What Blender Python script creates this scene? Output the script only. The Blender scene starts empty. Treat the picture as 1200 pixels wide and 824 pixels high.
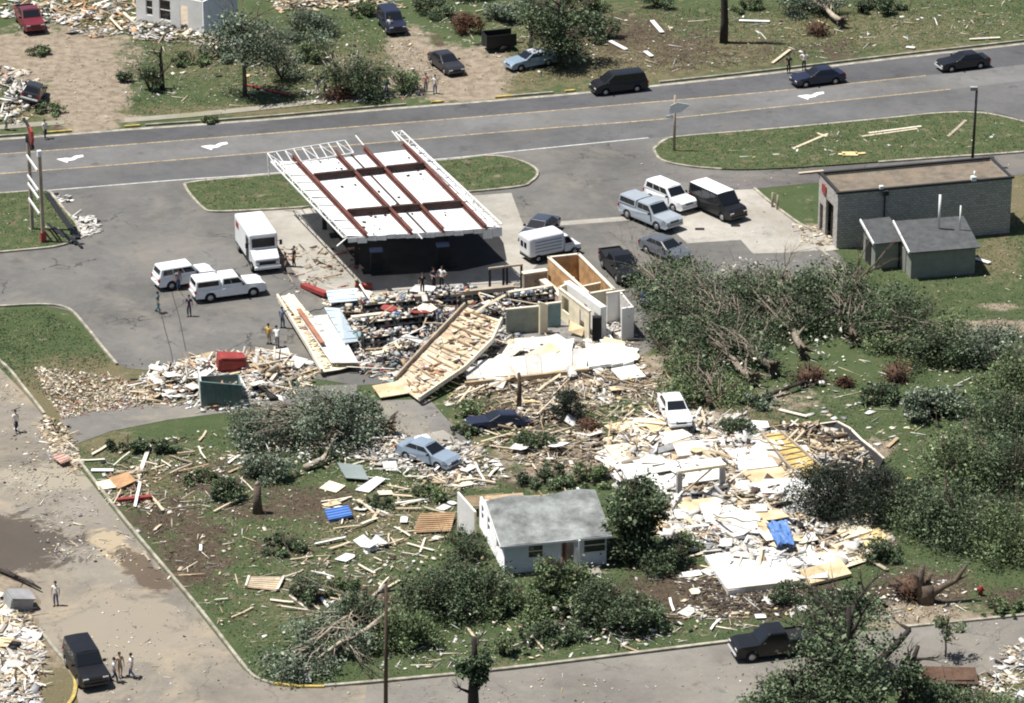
import bpy, bmesh, math, random
import numpy as np
from mathutils import Vector, Matrix, Euler, noise as mnoise

# ---------------------------------------------------------------- camera, world, sun
scene = bpy.context.scene
C = scene.collection
R = math.radians
W0, H0 = 1200, 824
FOC = 4750.0
PITCH = R(23.0)
CAM = Vector((0, -280, 119))
camd = bpy.data.cameras.new('camera')
camd.sensor_width = 36
camd.lens = FOC / W0 * 36
camd.clip_start = 1
camd.clip_end = 6000
cam = bpy.data.objects.new('camera', camd)
C.objects.link(cam)
cam.location = CAM
cam.rotation_euler = (math.pi / 2 - PITCH, 0, 0)
scene.camera = cam

TO_SUN = Vector((-0.40, 0.03, 1.0)).normalized()
SUN_EL = math.asin(TO_SUN.z)
world = bpy.data.worlds.new('World')
scene.world = world
world.use_nodes = True
wn = world.node_tree.nodes
wl = world.node_tree.links
sky = wn.new('ShaderNodeTexSky')
sky.sky_type = 'NISHITA'
sky.sun_disc = False
sky.sun_elevation = SUN_EL
sky.sun_rotation = math.atan2(TO_SUN.x, TO_SUN.y)
sky.altitude = 200
sky.dust_density = 1.5
wl.new(sky.outputs[0], wn['Background'].inputs[0])
wn['Background'].inputs[1].default_value = 0.055
sund = bpy.data.lights.new('sun', 'SUN')
sund.energy = 4.8
sund.angle = R(0.5)
sund.color = (1.0, 0.965, 0.91)
sun = bpy.data.objects.new('sun', sund)
C.objects.link(sun)
sun.rotation_euler = TO_SUN.to_track_quat('Z', 'Y').to_euler()
scene.view_settings.view_transform = 'Standard'
scene.view_settings.look = 'None'
scene.view_settings.exposure = 0.5
scene.view_settings.gamma = 1
scene.cycles.filter_width = 2.0

rnd = random.Random(7)
nr = np.random.RandomState(11)

# ---------------------------------------------------------------- surveying: a spot on the photo -> a point on the ground
cp, sp = math.cos(PITCH), math.sin(PITCH)
def P(px, py, z=0.0):
    d = Vector((px - W0 / 2, FOC * cp + (H0 / 2 - py) * sp, -FOC * sp + (H0 / 2 - py) * cp))
    t = (z - CAM.z) / d.z
    return CAM + d * t
def g(px, py):
    p = P(px, py)
    return (p.x, p.y)
def scale_at(px, py):
    p = P(px, py) - CAM
    return FOC / (p.y * cp - p.z * sp)
def to_px(X, Y):
    rx = X; ry = Y - CAM.y; rz = -CAM.z
    depth = ry * cp - rz * sp
    up = ry * sp + rz * cp
    return W0 / 2 + FOC * rx / depth, H0 / 2 - FOC * up / depth

# ---------------------------------------------------------------- materials
MATS = {}
def nodes_of(m):
    m.use_nodes = True
    nt = m.node_tree
    return nt, nt.nodes['Principled BSDF']
def mat(name, col, rough=0.8, var=0.12, scale=1.5, metal=0.0, bump=0.0, bscale=8.0, dirt=None, dirt_amt=0.0, island=0.0, spec=0.3):
    if name in MATS: return MATS[name]
    m = bpy.data.materials.new(name)
    nt, b = nodes_of(m)
    N, L = nt.nodes, nt.links
    b.inputs['Roughness'].default_value = rough
    b.inputs['Metallic'].default_value = metal
    b.inputs['Specular IOR Level'].default_value = spec
    tc = N.new('ShaderNodeTexCoord')
    nz = N.new('ShaderNodeTexNoise')
    nz.inputs['Scale'].default_value = scale
    nz.inputs['Detail'].default_value = 5
    nz.inputs['Roughness'].default_value = 0.65
    L.new(tc.outputs['Object'], nz.inputs['Vector'])
    mr = N.new('ShaderNodeMapRange')
    mr.inputs['From Min'].default_value = 0.3
    mr.inputs['From Max'].default_value = 0.7
    mr.inputs['To Min'].default_value = 1 - var * 1.6
    mr.inputs['To Max'].default_value = 1 + var
    L.new(nz.outputs['Fac'], mr.inputs['Value'])
    mul = N.new('ShaderNodeMix'); mul.data_type = 'RGBA'; mul.blend_type = 'MULTIPLY'
    mul.inputs[0].default_value = 1
    mul.inputs[6].default_value = (*col, 1)
    L.new(mr.outputs[0], mul.inputs[7])
    out = mul.outputs[2]
    if island > 0:
        ge = N.new('ShaderNodeNewGeometry')
        m2 = N.new('ShaderNodeMapRange')
        m2.inputs['To Min'].default_value = 1 - island
        m2.inputs['To Max'].default_value = 1 + island
        L.new(ge.outputs['Random Per Island'], m2.inputs['Value'])
        mu = N.new('ShaderNodeMix'); mu.data_type = 'RGBA'; mu.blend_type = 'MULTIPLY'
        mu.inputs[0].default_value = 1
        L.new(out, mu.inputs[6]); L.new(m2.outputs[0], mu.inputs[7])
        out = mu.outputs[2]
    if dirt is not None:
        n2 = N.new('ShaderNodeTexNoise')
        n2.inputs['Scale'].default_value = scale * 0.6
        n2.inputs['Detail'].default_value = 6
        n2.inputs['Roughness'].default_value = 0.7
        L.new(tc.outputs['Object'], n2.inputs['Vector'])
        r2 = N.new('ShaderNodeMapRange')
        r2.inputs['From Min'].default_value = 0.45
        r2.inputs['From Max'].default_value = 0.7
        r2.inputs['To Max'].default_value = dirt_amt
        L.new(n2.outputs['Fac'], r2.inputs['Value'])
        mx = N.new('ShaderNodeMix'); mx.data_type = 'RGBA'
        L.new(r2.outputs[0], mx.inputs[0])
        L.new(out, mx.inputs[6]); mx.inputs[7].default_value = (*dirt, 1)
        out = mx.outputs[2]
    L.new(out, b.inputs['Base Color'])
    if bump > 0:
        n3 = N.new('ShaderNodeTexNoise'); n3.inputs['Scale'].default_value = bscale
        n3.inputs['Detail'].default_value = 4
        L.new(tc.outputs['Object'], n3.inputs['Vector'])
        bp = N.new('ShaderNodeBump'); bp.inputs['Strength'].default_value = bump
        bp.inputs['Distance'].default_value = 0.1
        L.new(n3.outputs['Fac'], bp.inputs['Height'])
        L.new(bp.outputs[0], b.inputs['Normal'])
    MATS[name] = m
    return m

def asphalt(name, c, dust, dust_amt, crack=0.5, spills=()):
    m = bpy.data.materials.new(name)
    nt, b = nodes_of(m)
    N, L = nt.nodes, nt.links
    b.inputs['Roughness'].default_value = 0.9
    b.inputs['Specular IOR Level'].default_value = 0.15
    tc = N.new('ShaderNodeTexCoord')
    def nz(s, d=6, ro=0.65, dist=0):
        n = N.new('ShaderNodeTexNoise'); n.inputs['Scale'].default_value = s
        n.inputs['Detail'].default_value = d; n.inputs['Roughness'].default_value = ro
        n.inputs['Distortion'].default_value = dist
        L.new(tc.outputs['Object'], n.inputs['Vector']); return n
    def mrange(src, a, bb, t0, t1):
        r = N.new('ShaderNodeMapRange')
        for k, v in zip(('From Min', 'From Max', 'To Min', 'To Max'), (a, bb, t0, t1)): r.inputs[k].default_value = v
        L.new(src, r.inputs['Value']); return r.outputs[0]
    def mixc(f, a, bcol, mode='MIX'):
        x = N.new('ShaderNodeMix'); x.data_type = 'RGBA'; x.blend_type = mode
        if isinstance(f, float): x.inputs[0].default_value = f
        else: L.new(f, x.inputs[0])
        for idx, v in ((6, a), (7, bcol)):
            if isinstance(v, tuple): x.inputs[idx].default_value = (*v, 1)
            else: L.new(v, x.inputs[idx])
        return x.outputs[2]
    v = mrange(nz(0.09, 5).outputs['Fac'], 0.3, 0.7, 0.68, 1.25)
    v2 = mrange(nz(1.2, 6, 0.8).outputs['Fac'], 0.25, 0.75, 0.86, 1.14)
    v3 = mrange(nz(14, 3, 0.8).outputs['Fac'], 0.2, 0.8, 0.86, 1.14)
    out = mixc(1.0, c, v, 'MULTIPLY'); out = mixc(1.0, out, v2, 'MULTIPLY'); out = mixc(1.0, out, v3, 'MULTIPLY')
    df = mrange(nz(0.16, 7, 0.7, 0.6).outputs['Fac'], 0.48, 0.66, 0.0, dust_amt)
    out = mixc(df, out, dust)
    st = mrange(nz(0.55, 4, 0.6).outputs['Fac'], 0.60, 0.72, 0.0, 0.5)
    out = mixc(st, out, (c[0] * 0.45, c[1] * 0.45, c[2] * 0.45))
    if crack:
        vo = N.new('ShaderNodeTexVoronoi'); vo.feature = 'DISTANCE_TO_EDGE'; vo.inputs['Scale'].default_value = 0.16
        wv = N.new('ShaderNodeVectorMath'); wv.operation = 'ADD'
        nn = nz(0.7, 4); L.new(tc.outputs['Object'], wv.inputs[0]); 
        sc = N.new('ShaderNodeVectorMath'); sc.operation = 'SCALE'; sc.inputs['Scale'].default_value = 2.4
        L.new(nn.outputs['Color'], sc.inputs[0]); L.new(sc.outputs[0], wv.inputs[1])
        L.new(wv.outputs[0], vo.inputs['Vector'])
        cr = mrange(vo.outputs['Distance'], 0.0, 0.012, 1.0, 0.0)
        gate = mrange(nz(0.12, 3).outputs['Fac'], 0.5, 0.58, 0.0, crack)
        mm = N.new('ShaderNodeMath'); mm.operation = 'MULTIPLY'; L.new(cr, mm.inputs[0]); L.new(gate, mm.inputs[1])
        out = mixc(mm.outputs[0], out, (0.02, 0.02, 0.02))
    for (sx_, sy_, rx_, ry_, rot_, scol) in spills:      # earth spilled on the paving: an ellipse with a torn outline
        mp = N.new('ShaderNodeMapping'); mp.vector_type = 'TEXTURE'
        mp.inputs['Location'].default_value = (sx_, sy_, 0); mp.inputs['Rotation'].default_value = (0, 0, rot_); mp.inputs['Scale'].default_value = (rx_, ry_, 1)
        L.new(tc.outputs['Object'], mp.inputs['Vector'])
        sv = N.new('ShaderNodeVectorMath'); sv.operation = 'MULTIPLY'; sv.inputs[1].default_value = (1, 1, 0); L.new(mp.outputs[0], sv.inputs[0])
        ln = N.new('ShaderNodeVectorMath'); ln.operation = 'LENGTH'; L.new(sv.outputs[0], ln.inputs[0])
        ad = N.new('ShaderNodeMath'); ad.operation = 'MULTIPLY_ADD'; ad.inputs[1].default_value = 3.2; L.new(nz(0.45, 8, 0.72, 0.5).outputs['Fac'], ad.inputs[0]); L.new(ln.outputs['Value'], ad.inputs[2])
        mk_ = mrange(ad.outputs[0], 2.35, 2.6, 0.9, 0.0)
        out = mixc(mk_, out, scol)
    L.new(out, b.inputs['Base Color'])
    bp = N.new('ShaderNodeBump'); bp.inputs['Strength'].default_value = 0.25; bp.inputs['Distance'].default_value = 0.03
    L.new(nz(20, 3).outputs['Fac'], bp.inputs['Height']); L.new(bp.outputs[0], b.inputs['Normal'])
    MATS[name] = m
    return m

M_LOT = asphalt('asphalt_lot', (0.138, 0.134, 0.126), (0.215, 0.195, 0.165), 0.65, 1.0)
M_LANE1 = asphalt('asphalt_lane_dark', (0.098, 0.098, 0.102), (0.13, 0.125, 0.118), 0.3, 0.3)
M_LANE2 = asphalt('asphalt_lane_light', (0.158, 0.156, 0.152), (0.18, 0.17, 0.155), 0.3, 0.25)
M_LANE3 = asphalt('asphalt_lane_mid', (0.118, 0.118, 0.120), (0.16, 0.15, 0.135), 0.4, 0.3)
M_STREET = asphalt('asphalt_street', (0.205, 0.185, 0.155), (0.33, 0.275, 0.20), 0.85, 0.5, [(*g(18, 640), 4.6, 5.5, .2, (.075, .062, .052)), (*g(142, 650), 1.3, 4.2, .45, (.38, .31, .21)), (*g(165, 668), 1.3, 4.0, .5, (.10, .075, .055)), (*g(60, 560), 5, 2.2, 0, (.30, .27, .21)), (*g(140, 740), 5, 5, 0, (.27, .235, .185))])
M_STREET2 = asphalt('asphalt_street_clean', (0.195, 0.182, 0.162), (0.25, 0.222, 0.178), 0.5, 0.5)
M_ALLEY = asphalt('asphalt_alley', (0.19, 0.18, 0.165), (0.29, 0.26, 0.2), 0.8, 0.2)
M_DRIVE = asphalt('asphalt_drive', (0.14, 0.13, 0.125), (0.2, 0.18, 0.15), 0.5, 0.3)
M_CONC = asphalt('concrete_slab', (0.36, 0.34, 0.30), (0.26, 0.23, 0.18), 0.6, 0.5)
M_SHADE = asphalt('oily_slab', (0.03, 0.03, 0.032), (0.05, 0.05, 0.05), 0.5, 0.3)  # near-black colour that paints the canopy's shade into the floor
M_WALK = asphalt('concrete_walk', (0.30, 0.28, 0.225), (0.2, 0.19, 0.12), 0.6, 0.0)
M_KERB = mat('kerb_concrete', (0.40, 0.37, 0.30), 0.9, 0.3, 1.2, bump=0.3, dirt=(0.16, 0.14, 0.10), dirt_amt=0.8)
M_YEL = mat('yellow_paint', (0.50, 0.38, 0.20), 0.7, 0.35, 2.5, dirt=(0.17, 0.16, 0.15), dirt_amt=0.8)
M_WHT = mat('white_line_paint', (0.62, 0.61, 0.58), 0.7, 0.2, 2.0, dirt=(0.2, 0.2, 0.2), dirt_amt=0.6)
M_WHT2 = mat('white_arrow_paint', (0.82, 0.82, 0.8), 0.7, 0.06, 2.0)
M_KYEL = mat('kerb_yellow', (0.50, 0.38, 0.10), 0.7, 0.3, 2.0, dirt=(0.2, 0.18, 0.13), dirt_amt=0.6)

WOOD = [mat('wood_pale', (0.58, 0.49, 0.35), 0.8, 0.2, 1.2, island=0.25), mat('wood_tan', (0.40, 0.30, 0.19), 0.8, 0.2, 1.2, island=0.35),
        mat('wood_weathered', (0.36, 0.30, 0.23), 0.85, 0.2, 1.2, island=0.3), mat('wood_cream', (0.68, 0.62, 0.50), 0.8, 0.15, 1.2, island=0.25),
        mat('wood_orange', (0.42, 0.25, 0.13), 0.8, 0.25, 1.5, island=0.3), mat('wood_dark', (0.10, 0.07, 0.05), 0.85, 0.2, 1.5, island=0.3)]
M_PLY = mat('plywood', (0.62, 0.47, 0.28), 0.75, 0.2, 0.7, island=0.12, dirt=(0.75, 0.68, 0.52), dirt_amt=0.6)
M_WHITE = mat('drywall_white', (0.66, 0.645, 0.61), 0.85, 0.2, 0.8, island=0.3, dirt=(0.36, 0.30, 0.22), dirt_amt=0.7)
M_WPAINT = mat('white_paint', (0.80, 0.80, 0.78), 0.5, 0.06, 0.8, dirt=(0.55, 0.52, 0.46), dirt_amt=0.3)
M_CREAM = mat('cream_board', (0.74, 0.66, 0.48), 0.8, 0.15, 1.0, island=0.15)
M_INSUL = mat('yellow_insulation', (0.66, 0.52, 0.26), 0.95, 0.25, 3.0, island=0.2, bump=0.5)
M_PINK = mat('pink_scrap', (0.50, 0.32, 0.26), 0.9, 0.25, 2.0, island=0.3)
M_RED = mat('red_scrap', (0.28, 0.05, 0.045), 0.6, 0.2, 1.0, island=0.2)
M_BLUE = mat('blue_scrap', (0.10, 0.15, 0.28), 0.6, 0.2, 1.0, island=0.2)
M_TEAL = mat('teal_scrap', (0.20, 0.30, 0.32), 0.6, 0.2, 1.0, island=0.2)
M_SHING = mat('grey_shingle', (0.14, 0.14, 0.14), 0.9, 0.25, 2.0, island=0.3)
M_BLACK = mat('black_scrap', (0.02, 0.02, 0.022), 0.7, 0.2, 1.0)
M_GREY = mat('grey_scrap', (0.32, 0.32, 0.32), 0.7, 0.2, 1.0, island=0.3)
M_BRICK = mat('brick_scrap', (0.34, 0.16, 0.10), 0.85, 0.2, 1.0, island=0.3)
M_STEEL = mat('rusty_steel', (0.15, 0.055, 0.042), 0.75, 0.3, 0.8, dirt=(0.09, 0.04, 0.03), dirt_amt=0.7)
M_STEELD = mat('dark_steel', (0.055, 0.028, 0.022), 0.7, 0.3, 0.8)
M_METAL = mat('galvanised_metal', (0.62, 0.64, 0.66), 0.45, 0.12, 0.6, metal=0.2)
M_BARK = mat('bark', (0.13, 0.10, 0.075), 0.95, 0.3, 3.0, bump=0.5)
M_BARKM = mat('bark_grey', (0.24, 0.20, 0.16), 0.95, 0.3, 3.0, bump=0.5)
M_BARKL = mat('bark_pale', (0.42, 0.36, 0.28), 0.95, 0.3, 3.0, bump=0.5)
M_BARKD = mat('bark_dark', (0.05, 0.04, 0.035), 0.95, 0.3, 3.0, bump=0.5)

def leafmat(name, a, b_, c):
    m = bpy.data.materials.new(name)
    nt, b = nodes_of(m)
    N, L = nt.nodes, nt.links
    ge = N.new('ShaderNodeNewGeometry')
    cr = N.new('ShaderNodeValToRGB')
    e = cr.color_ramp.elements
    e[0].position = 0; e[0].color = (*a, 1)
    e[1].position = 1; e[1].color = (*c, 1)
    x = e.new(0.55); x.color = (*b_, 1)
    L.new(ge.outputs['Random Per Island'], cr.inputs[0])
    tc = N.new('ShaderNodeTexCoord'); nz = N.new('ShaderNodeTexNoise'); nz.inputs['Scale'].default_value = 0.5
    nz.inputs['Detail'].default_value = 3
    L.new(tc.outputs['Object'], nz.inputs['Vector'])
    mr = N.new('ShaderNodeMapRange'); mr.inputs['From Min'].default_value = .3; mr.inputs['From Max'].default_value = .7
    mr.inputs['To Min'].default_value = 0.45; mr.inputs['To Max'].default_value = 1.55
    L.new(nz.outputs['Fac'], mr.inputs['Value'])
    mu = N.new('ShaderNodeMix'); mu.data_type = 'RGBA'; mu.blend_type = 'MULTIPLY'; mu.inputs[0].default_value = 1
    L.new(cr.outputs[0], mu.inputs[6]); L.new(mr.outputs[0], mu.inputs[7])
    L.new(mu.outputs[2], b.inputs['Base Color'])
    b.inputs['Roughness'].default_value = 0.6
    b.inputs['Specular IOR Level'].default_value = 0.25
    MATS[name] = m
    return m
LEAF = leafmat('leaf_green', (0.042, 0.068, 0.028), (0.100, 0.140, 0.060), (0.25, 0.30, 0.15))
LEAFD = leafmat('leaf_dark', (0.024, 0.042, 0.020), (0.062, 0.092, 0.044), (0.19, 0.23, 0.13))
LEAFS = leafmat('leaf_silver', (0.050, 0.072, 0.042), (0.12, 0.155, 0.10), (0.32, 0.37, 0.28))
LEAFB = leafmat('leaf_brown', (0.05, 0.028, 0.018), (0.13, 0.06, 0.035), (0.22, 0.11, 0.06))
LEAFE = leafmat('needle_dark', (0.008, 0.014, 0.009), (0.020, 0.030, 0.018), (0.05, 0.065, 0.042))
GRASSB = leafmat('grass_blade', (0.040, 0.060, 0.026), (0.075, 0.100, 0.045), (0.17, 0.18, 0.09))

def paint(name, col, rough=0.3, metal=0.0):
    return mat('paint_' + name, col, rough, 0.05, 1.0, metal=metal, spec=0.5, dirt=tuple(c * .75 + .02 for c in col), dirt_amt=0.3)
M_GLASS = mat('dark_glass', (0.012, 0.014, 0.017), 0.12, 0.0, 1.0, spec=0.6)
M_TYRE = mat('tyre_rubber', (0.018, 0.018, 0.018), 0.9, 0.0, 1.0)
M_RIM = mat('wheel_rim', (0.42, 0.42, 0.43), 0.35, 0.0, 1.0, metal=0.6)
M_LAMP = mat('lamp_glass', (0.75, 0.76, 0.75), 0.2, 0.0, 1.0, spec=0.6)
M_TAIL = mat('tail_glass', (0.35, 0.02, 0.02), 0.3, 0.0, 1.0)
M_TRIM = mat('black_trim', (0.02, 0.02, 0.022), 0.5, 0.0, 1.0)

# ---------------------------------------------------------------- building helpers
def tag(o, label=None, cat=None, group=None, kind=None):
    if label: o['label'] = label
    if cat: o['category'] = cat
    if group: o['group'] = group
    if kind: o['kind'] = kind
    elif cat: o['kind'] = 'thing'
    return o
def thing(name, label, cat, loc=(0, 0, 0), rz=0.0, group=None, rot=None):
    o = bpy.data.objects.new(name, None)
    o.empty_display_size = 0.3
    C.objects.link(o)
    o.location = loc
    o.rotation_euler = rot if rot else (0, 0, rz)
    return tag(o, label, cat, group)

BOXV = np.array([(-1, -1, -1), (1, -1, -1), (1, 1, -1), (-1, 1, -1), (-1, -1, 1), (1, -1, 1), (1, 1, 1), (-1, 1, 1)], float) / 2
BOXF = [(0, 3, 2, 1), (4, 5, 6, 7), (0, 1, 5, 4), (1, 2, 6, 5), (2, 3, 7, 6), (3, 0, 4, 7)]
class MB:
    def __init__(s): s.v = []; s.f = []; s.m = []; s.smooth = []
    def add(s, vs, fs, mi=0, sm=False):
        n = len(s.v)
        s.v += [tuple(v) for v in vs]
        for f in fs:
            s.f.append(tuple(i + n for i in f)); s.m.append(mi); s.smooth.append(sm)
    def box(s, c, d, rot=None, mi=0):
        vs = [Vector((v[0] * d[0], v[1] * d[1], v[2] * d[2])) for v in BOXV]
        if rot is not None:
            e = rot if isinstance(rot, Matrix) else Euler(rot).to_matrix()
            vs = [e @ v for v in vs]
        c = Vector(c)
        s.add([v + c for v in vs], BOXF, mi)
    def bar(s, a, b, w, h, mi=0, up=Vector((0, 0, 1))):
        a = Vector(a); b = Vector(b); d = b - a
        if d.length < 1e-4: return
        x = d.normalized()
        y = up.cross(x)
        if y.length < 1e-3: y = Vector((0, 1, 0)).cross(x)
        y.normalize(); z = x.cross(y)
        m = Matrix((x, y, z)).transposed()
        s.box((a + b) / 2, (d.length, w, h), m, mi)
    def tube(s, pts, rs, n=7, mi=0, sm=True, cap=True):
        pts = [Vector(p) for p in pts]
        rings = []
        for i, p in enumerate(pts):
            d = (pts[min(i + 1, len(pts) - 1)] - pts[max(i - 1, 0)])
            if d.length < 1e-6: d = Vector((0, 0, 1))
            d.normalize()
            a = d.cross(Vector((0.31, 0.87, 0.12))); a.normalize(); b = d.cross(a)
            rings.append([p + (a * math.cos(t) + b * math.sin(t)) * rs[i] for t in [2 * math.pi * k / n for k in range(n)]])
        vs = [v for r in rings for v in r]; fs = []
        for i in range(len(pts) - 1):
            for k in range(n):
                fs.append((i * n + k, i * n + (k + 1) % n, (i + 1) * n + (k + 1) % n, (i + 1) * n + k))
        if cap:
            fs.append(tuple(range(n))[::-1]); fs.append(tuple((len(pts) - 1) * n + k for k in range(n)))
        s.add(vs, fs, mi, sm)
    def prism(s, poly, z0, z1, mi=0):
        n = len(poly)
        a = sum(poly[i][0] * poly[(i + 1) % n][1] - poly[(i + 1) % n][0] * poly[i][1] for i in range(n))
        if a < 0: poly = poly[::-1]
        vs = [(p[0], p[1], z0) for p in poly] + [(p[0], p[1], z1) for p in poly]
        fs = [tuple(range(n))[::-1], tuple(range(n, 2 * n))] + [(i, (i + 1) % n, n + (i + 1) % n, n + i) for i in range(n)]
        s.add(vs, fs, mi)
    def slab(s, q, t, mi=0):
        """q: four 3-D corners in order; thickness t downward along its normal"""
        q = [Vector(p) for p in q]
        nrm = (q[1] - q[0]).cross(q[3] - q[0]).normalized()
        if nrm.z < 0: q = q[::-1]; nrm = -nrm
        lo = [p - nrm * t for p in q]
        s.add(q + lo, [(0, 1, 2, 3), (7, 6, 5, 4)] + [(i, i + 4, (i + 1) % 4 + 4, (i + 1) % 4) for i in range(4)], mi)
    def build(s, name, mats, parent=None, bevel=0, seg=2):
        me = bpy.data.meshes.new(name)
        me.from_pydata(s.v, [], s.f)
        if not isinstance(mats, (list, tuple)): mats = [mats]
        for m in mats: me.materials.append(m)
        me.polygons.foreach_set('material_index', s.m)
        me.polygons.foreach_set('use_smooth', s.smooth)
        me.update()
        o = bpy.data.objects.new(name, me)
        C.objects.link(o)
        if parent: o.parent = parent
        if bevel:
            b = o.modifiers.new('b', 'BEVEL'); b.width = bevel; b.segments = seg; b.limit_method = 'ANGLE'; b.angle_limit = R(35)
        return o

def np_mesh(name, V, F, mats, mi=None, parent=None, smooth=False):
    """V (n,3), F (m,4) arrays"""
    me = bpy.data.meshes.new(name)
    me.vertices.add(len(V)); me.vertices.foreach_set('co', np.asarray(V, np.float32).ravel())
    k = F.shape[1]
    me.loops.add(F.size); me.loops.foreach_set('vertex_index', F.ravel().astype(np.int32))
    me.polygons.add(len(F)); me.polygons.foreach_set('loop_start', (np.arange(len(F)) * k).astype(np.int32))
    me.polygons.foreach_set('loop_total', np.full(len(F), k, np.int32))
    for m in (mats if isinstance(mats, (list, tuple)) else [mats]): me.materials.append(m)
    if mi is not None: me.polygons.foreach_set('material_index', mi.astype(np.int32))
    me.update(calc_edges=True)
    o = bpy.data.objects.new(name, me)
    C.objects.link(o)
    if parent: o.parent = parent
    return o

def rotmats(ax, ay, az):
    cx, sx, cy, sy, cz, sz = np.cos(ax), np.sin(ax), np.cos(ay), np.sin(ay), np.cos(az), np.sin(az)
    M = np.empty((len(ax), 3, 3))
    M[:, 0, 0] = cz * cy; M[:, 0, 1] = cz * sy * sx - sz * cx; M[:, 0, 2] = cz * sy * cx + sz * sx
    M[:, 1, 0] = sz * cy; M[:, 1, 1] = sz * sy * sx + cz * cx; M[:, 1, 2] = sz * sy * cx - cz * sx
    M[:, 2, 0] = -sy; M[:, 2, 1] = cy * sx; M[:, 2, 2] = cy * cx
    return M

def inpoly(X, Y, poly):
    X = np.asarray(X); Y = np.asarray(Y)
    c = np.zeros(X.shape, bool); n = len(poly); j = n - 1
    for i in range(n):
        xi, yi = poly[i]; xj, yj = poly[j]
        t = ((yi > Y) != (yj > Y)) & (X < (xj - xi) * (Y - yi) / (yj - yi + 1e-12) + xi)
        c ^= t; j = i
    return c
def sample_poly(pxpoly, n, rs):
    poly = [g(*p) for p in pxpoly]
    a = np.array(poly); lo = a.min(0); hi = a.max(0)
    out = np.zeros((0, 2))
    while len(out) < n:
        q = rs.uniform(lo, hi, (n * 3, 2))
        out = np.vstack([out, q[inpoly(q[:, 0], q[:, 1], poly)]])
    cx = a.mean(0); rad = (hi - lo) / 2
    out = out[:n]
    # distance to the region's outline, metres
    d = np.full(len(out), 1e9)
    for i in range(len(poly)):
        p = a[i]; q = a[(i + 1) % len(a)]; e = q - p
        t = np.clip(((out - p) @ e) / (e @ e + 1e-9), 0, 1)
        d = np.minimum(d, np.linalg.norm(out - (p + t[:, None] * e), axis=1))
    return out, d
# ---------------------------------------------------------------- ground with grass, bare earth and litter
ax_f = np.arange(-62, 62.01, 0.45)
ay_f = np.arange(-75, 110.01, 0.55)
ext = np.array([70, 90, 130, 200, 350, 700, 1500, 3000.0])
gx = np.concatenate([-ext[::-1], ax_f, ext]); gy = np.concatenate([-ext[::-1] - 20, ay_f, ext + 60])
GX, GY = np.meshgrid(gx, gy)
PX, PY = to_px(GX, GY)
DIRT = np.zeros(GX.shape); SOIL = np.zeros(GX.shape); DRY = np.zeros(GX.shape)
def blob(A, cx, cy, rx, ry, amt=1.0, rot=0.0):
    dx = PX - cx; dy = PY - cy; c = math.cos(rot); s = math.sin(rot)
    u = (dx * c + dy * s) / rx; v = (-dx * s + dy * c) / ry
    d = np.sqrt(u * u + v * v)
    np.maximum(A, amt * np.clip(1.25 - d * 0.72, 0, 1), out=A)
# tan bare earth
for a in [(60, 60, 75, 22), (100, 100, 42, 40), (20, 75, 60, 18), (105, 135, 30, 20), (85, 115, 30, 26), (480, 60, 22, 20), (520, 92, 45, 20), (560, 105, 30, 14), (540, 80, 50, 20),
          (1160, 384, 50, 7), (1170, 360, 20, 5, .5), (1030, 525, 18, 9, .8), (640, 450, 70, 16, .8), (760, 440, 60, 25, .7), (300, 470, 50, 10, .6), (560, 560, 30, 10, .5),
          (1060, 722, 70, 13), (1130, 735, 40, 6, .8), (980, 715, 30, 10, .6), (900, 470, 60, 12, .5), (650, 545, 80, 20, .5), (930, 285, 40, 10, .6), (150, 140, 14, 5, .6), (960, 270, 18, 6, .9)]:
    blob(DIRT, *a)
# dark brown soil
for a in [(228, 645, 42, 45, .62, .5), (190, 605, 44, 26, .6), (300, 598, 56, 12, .5), (250, 560, 60, 20, .5), (850, 695, 100, 26, .9), (700, 540, 50, 18, .8), (680, 530, 40, 18, .9),
          (1080, 690, 50, 18, .9), (1180, 700, 30, 10, .6), (360, 590, 60, 20, .6), (330, 640, 40, 15, .4), (60, 540, 10, 10, 0), (620, 480, 60, 20, .6), (420, 700, 60, 20, .4), (730, 40, 70, 25, .5),
          (800, 60, 60, 25, .45), (30, 50, 30, 10, .3), (100, 150, 20, 5, .6), (250, 155, 60, 3, .2), (980, 60, 30, 20, .4), (560, 90, 20, 10, .2), (900, 60, 90, 20, .3), (900, 560, 60, 30, .6), (620, 560, 40, 12, .5)]:
    blob(SOIL, *a)
# dry grass and leaf litter
for a in [(100, 455, 70, 30, .9), (60, 470, 40, 20, .8), (200, 450, 40, 20, .6), (720, 70, 120, 30, .7), (860, 60, 60, 25, .5), (1100, 60, 90, 12, .4), (1170, 300, 30, 30, .5), (1100, 165, 110, 10, .7),
          (900, 160, 60, 8, .5), (300, 130, 160, 8, .5), (600, 90, 60, 25, .5), (200, 560, 80, 40, .4), (440, 610, 80, 40, .45), (350, 700, 90, 40, .3), (850, 500, 80, 30, .5), (930, 280, 30, 15, .5),
          (30, 480, 30, 40, .7), (1050, 280, 60, 6, .4), (560, 210, 60, 8, .25), (280, 230, 60, 6, .2), (120, 520, 40, 20, .5), (500, 520, 90, 25, .5), (20, 130, 60, 20, .4), (960, 620, 60, 40, .5), (620, 780, 100, 8, .3), (1190, 230, 30, 30, .7), (60, 270, 40, 16, .2), (1160, 770, 60, 30, .8)]:
    blob(DRY, *a)
nx, ny = len(gx), len(gy)
hz = np.zeros(GX.shape)
V = np.stack([GX.ravel(), GY.ravel(), hz.ravel()], 1)
idx = np.arange(nx * ny).reshape(ny, nx)
F = np.stack([idx[:-1, :-1].ravel(), idx[:-1, 1:].ravel(), idx[1:, 1:].ravel(), idx[1:, :-1].ravel()], 1)

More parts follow.
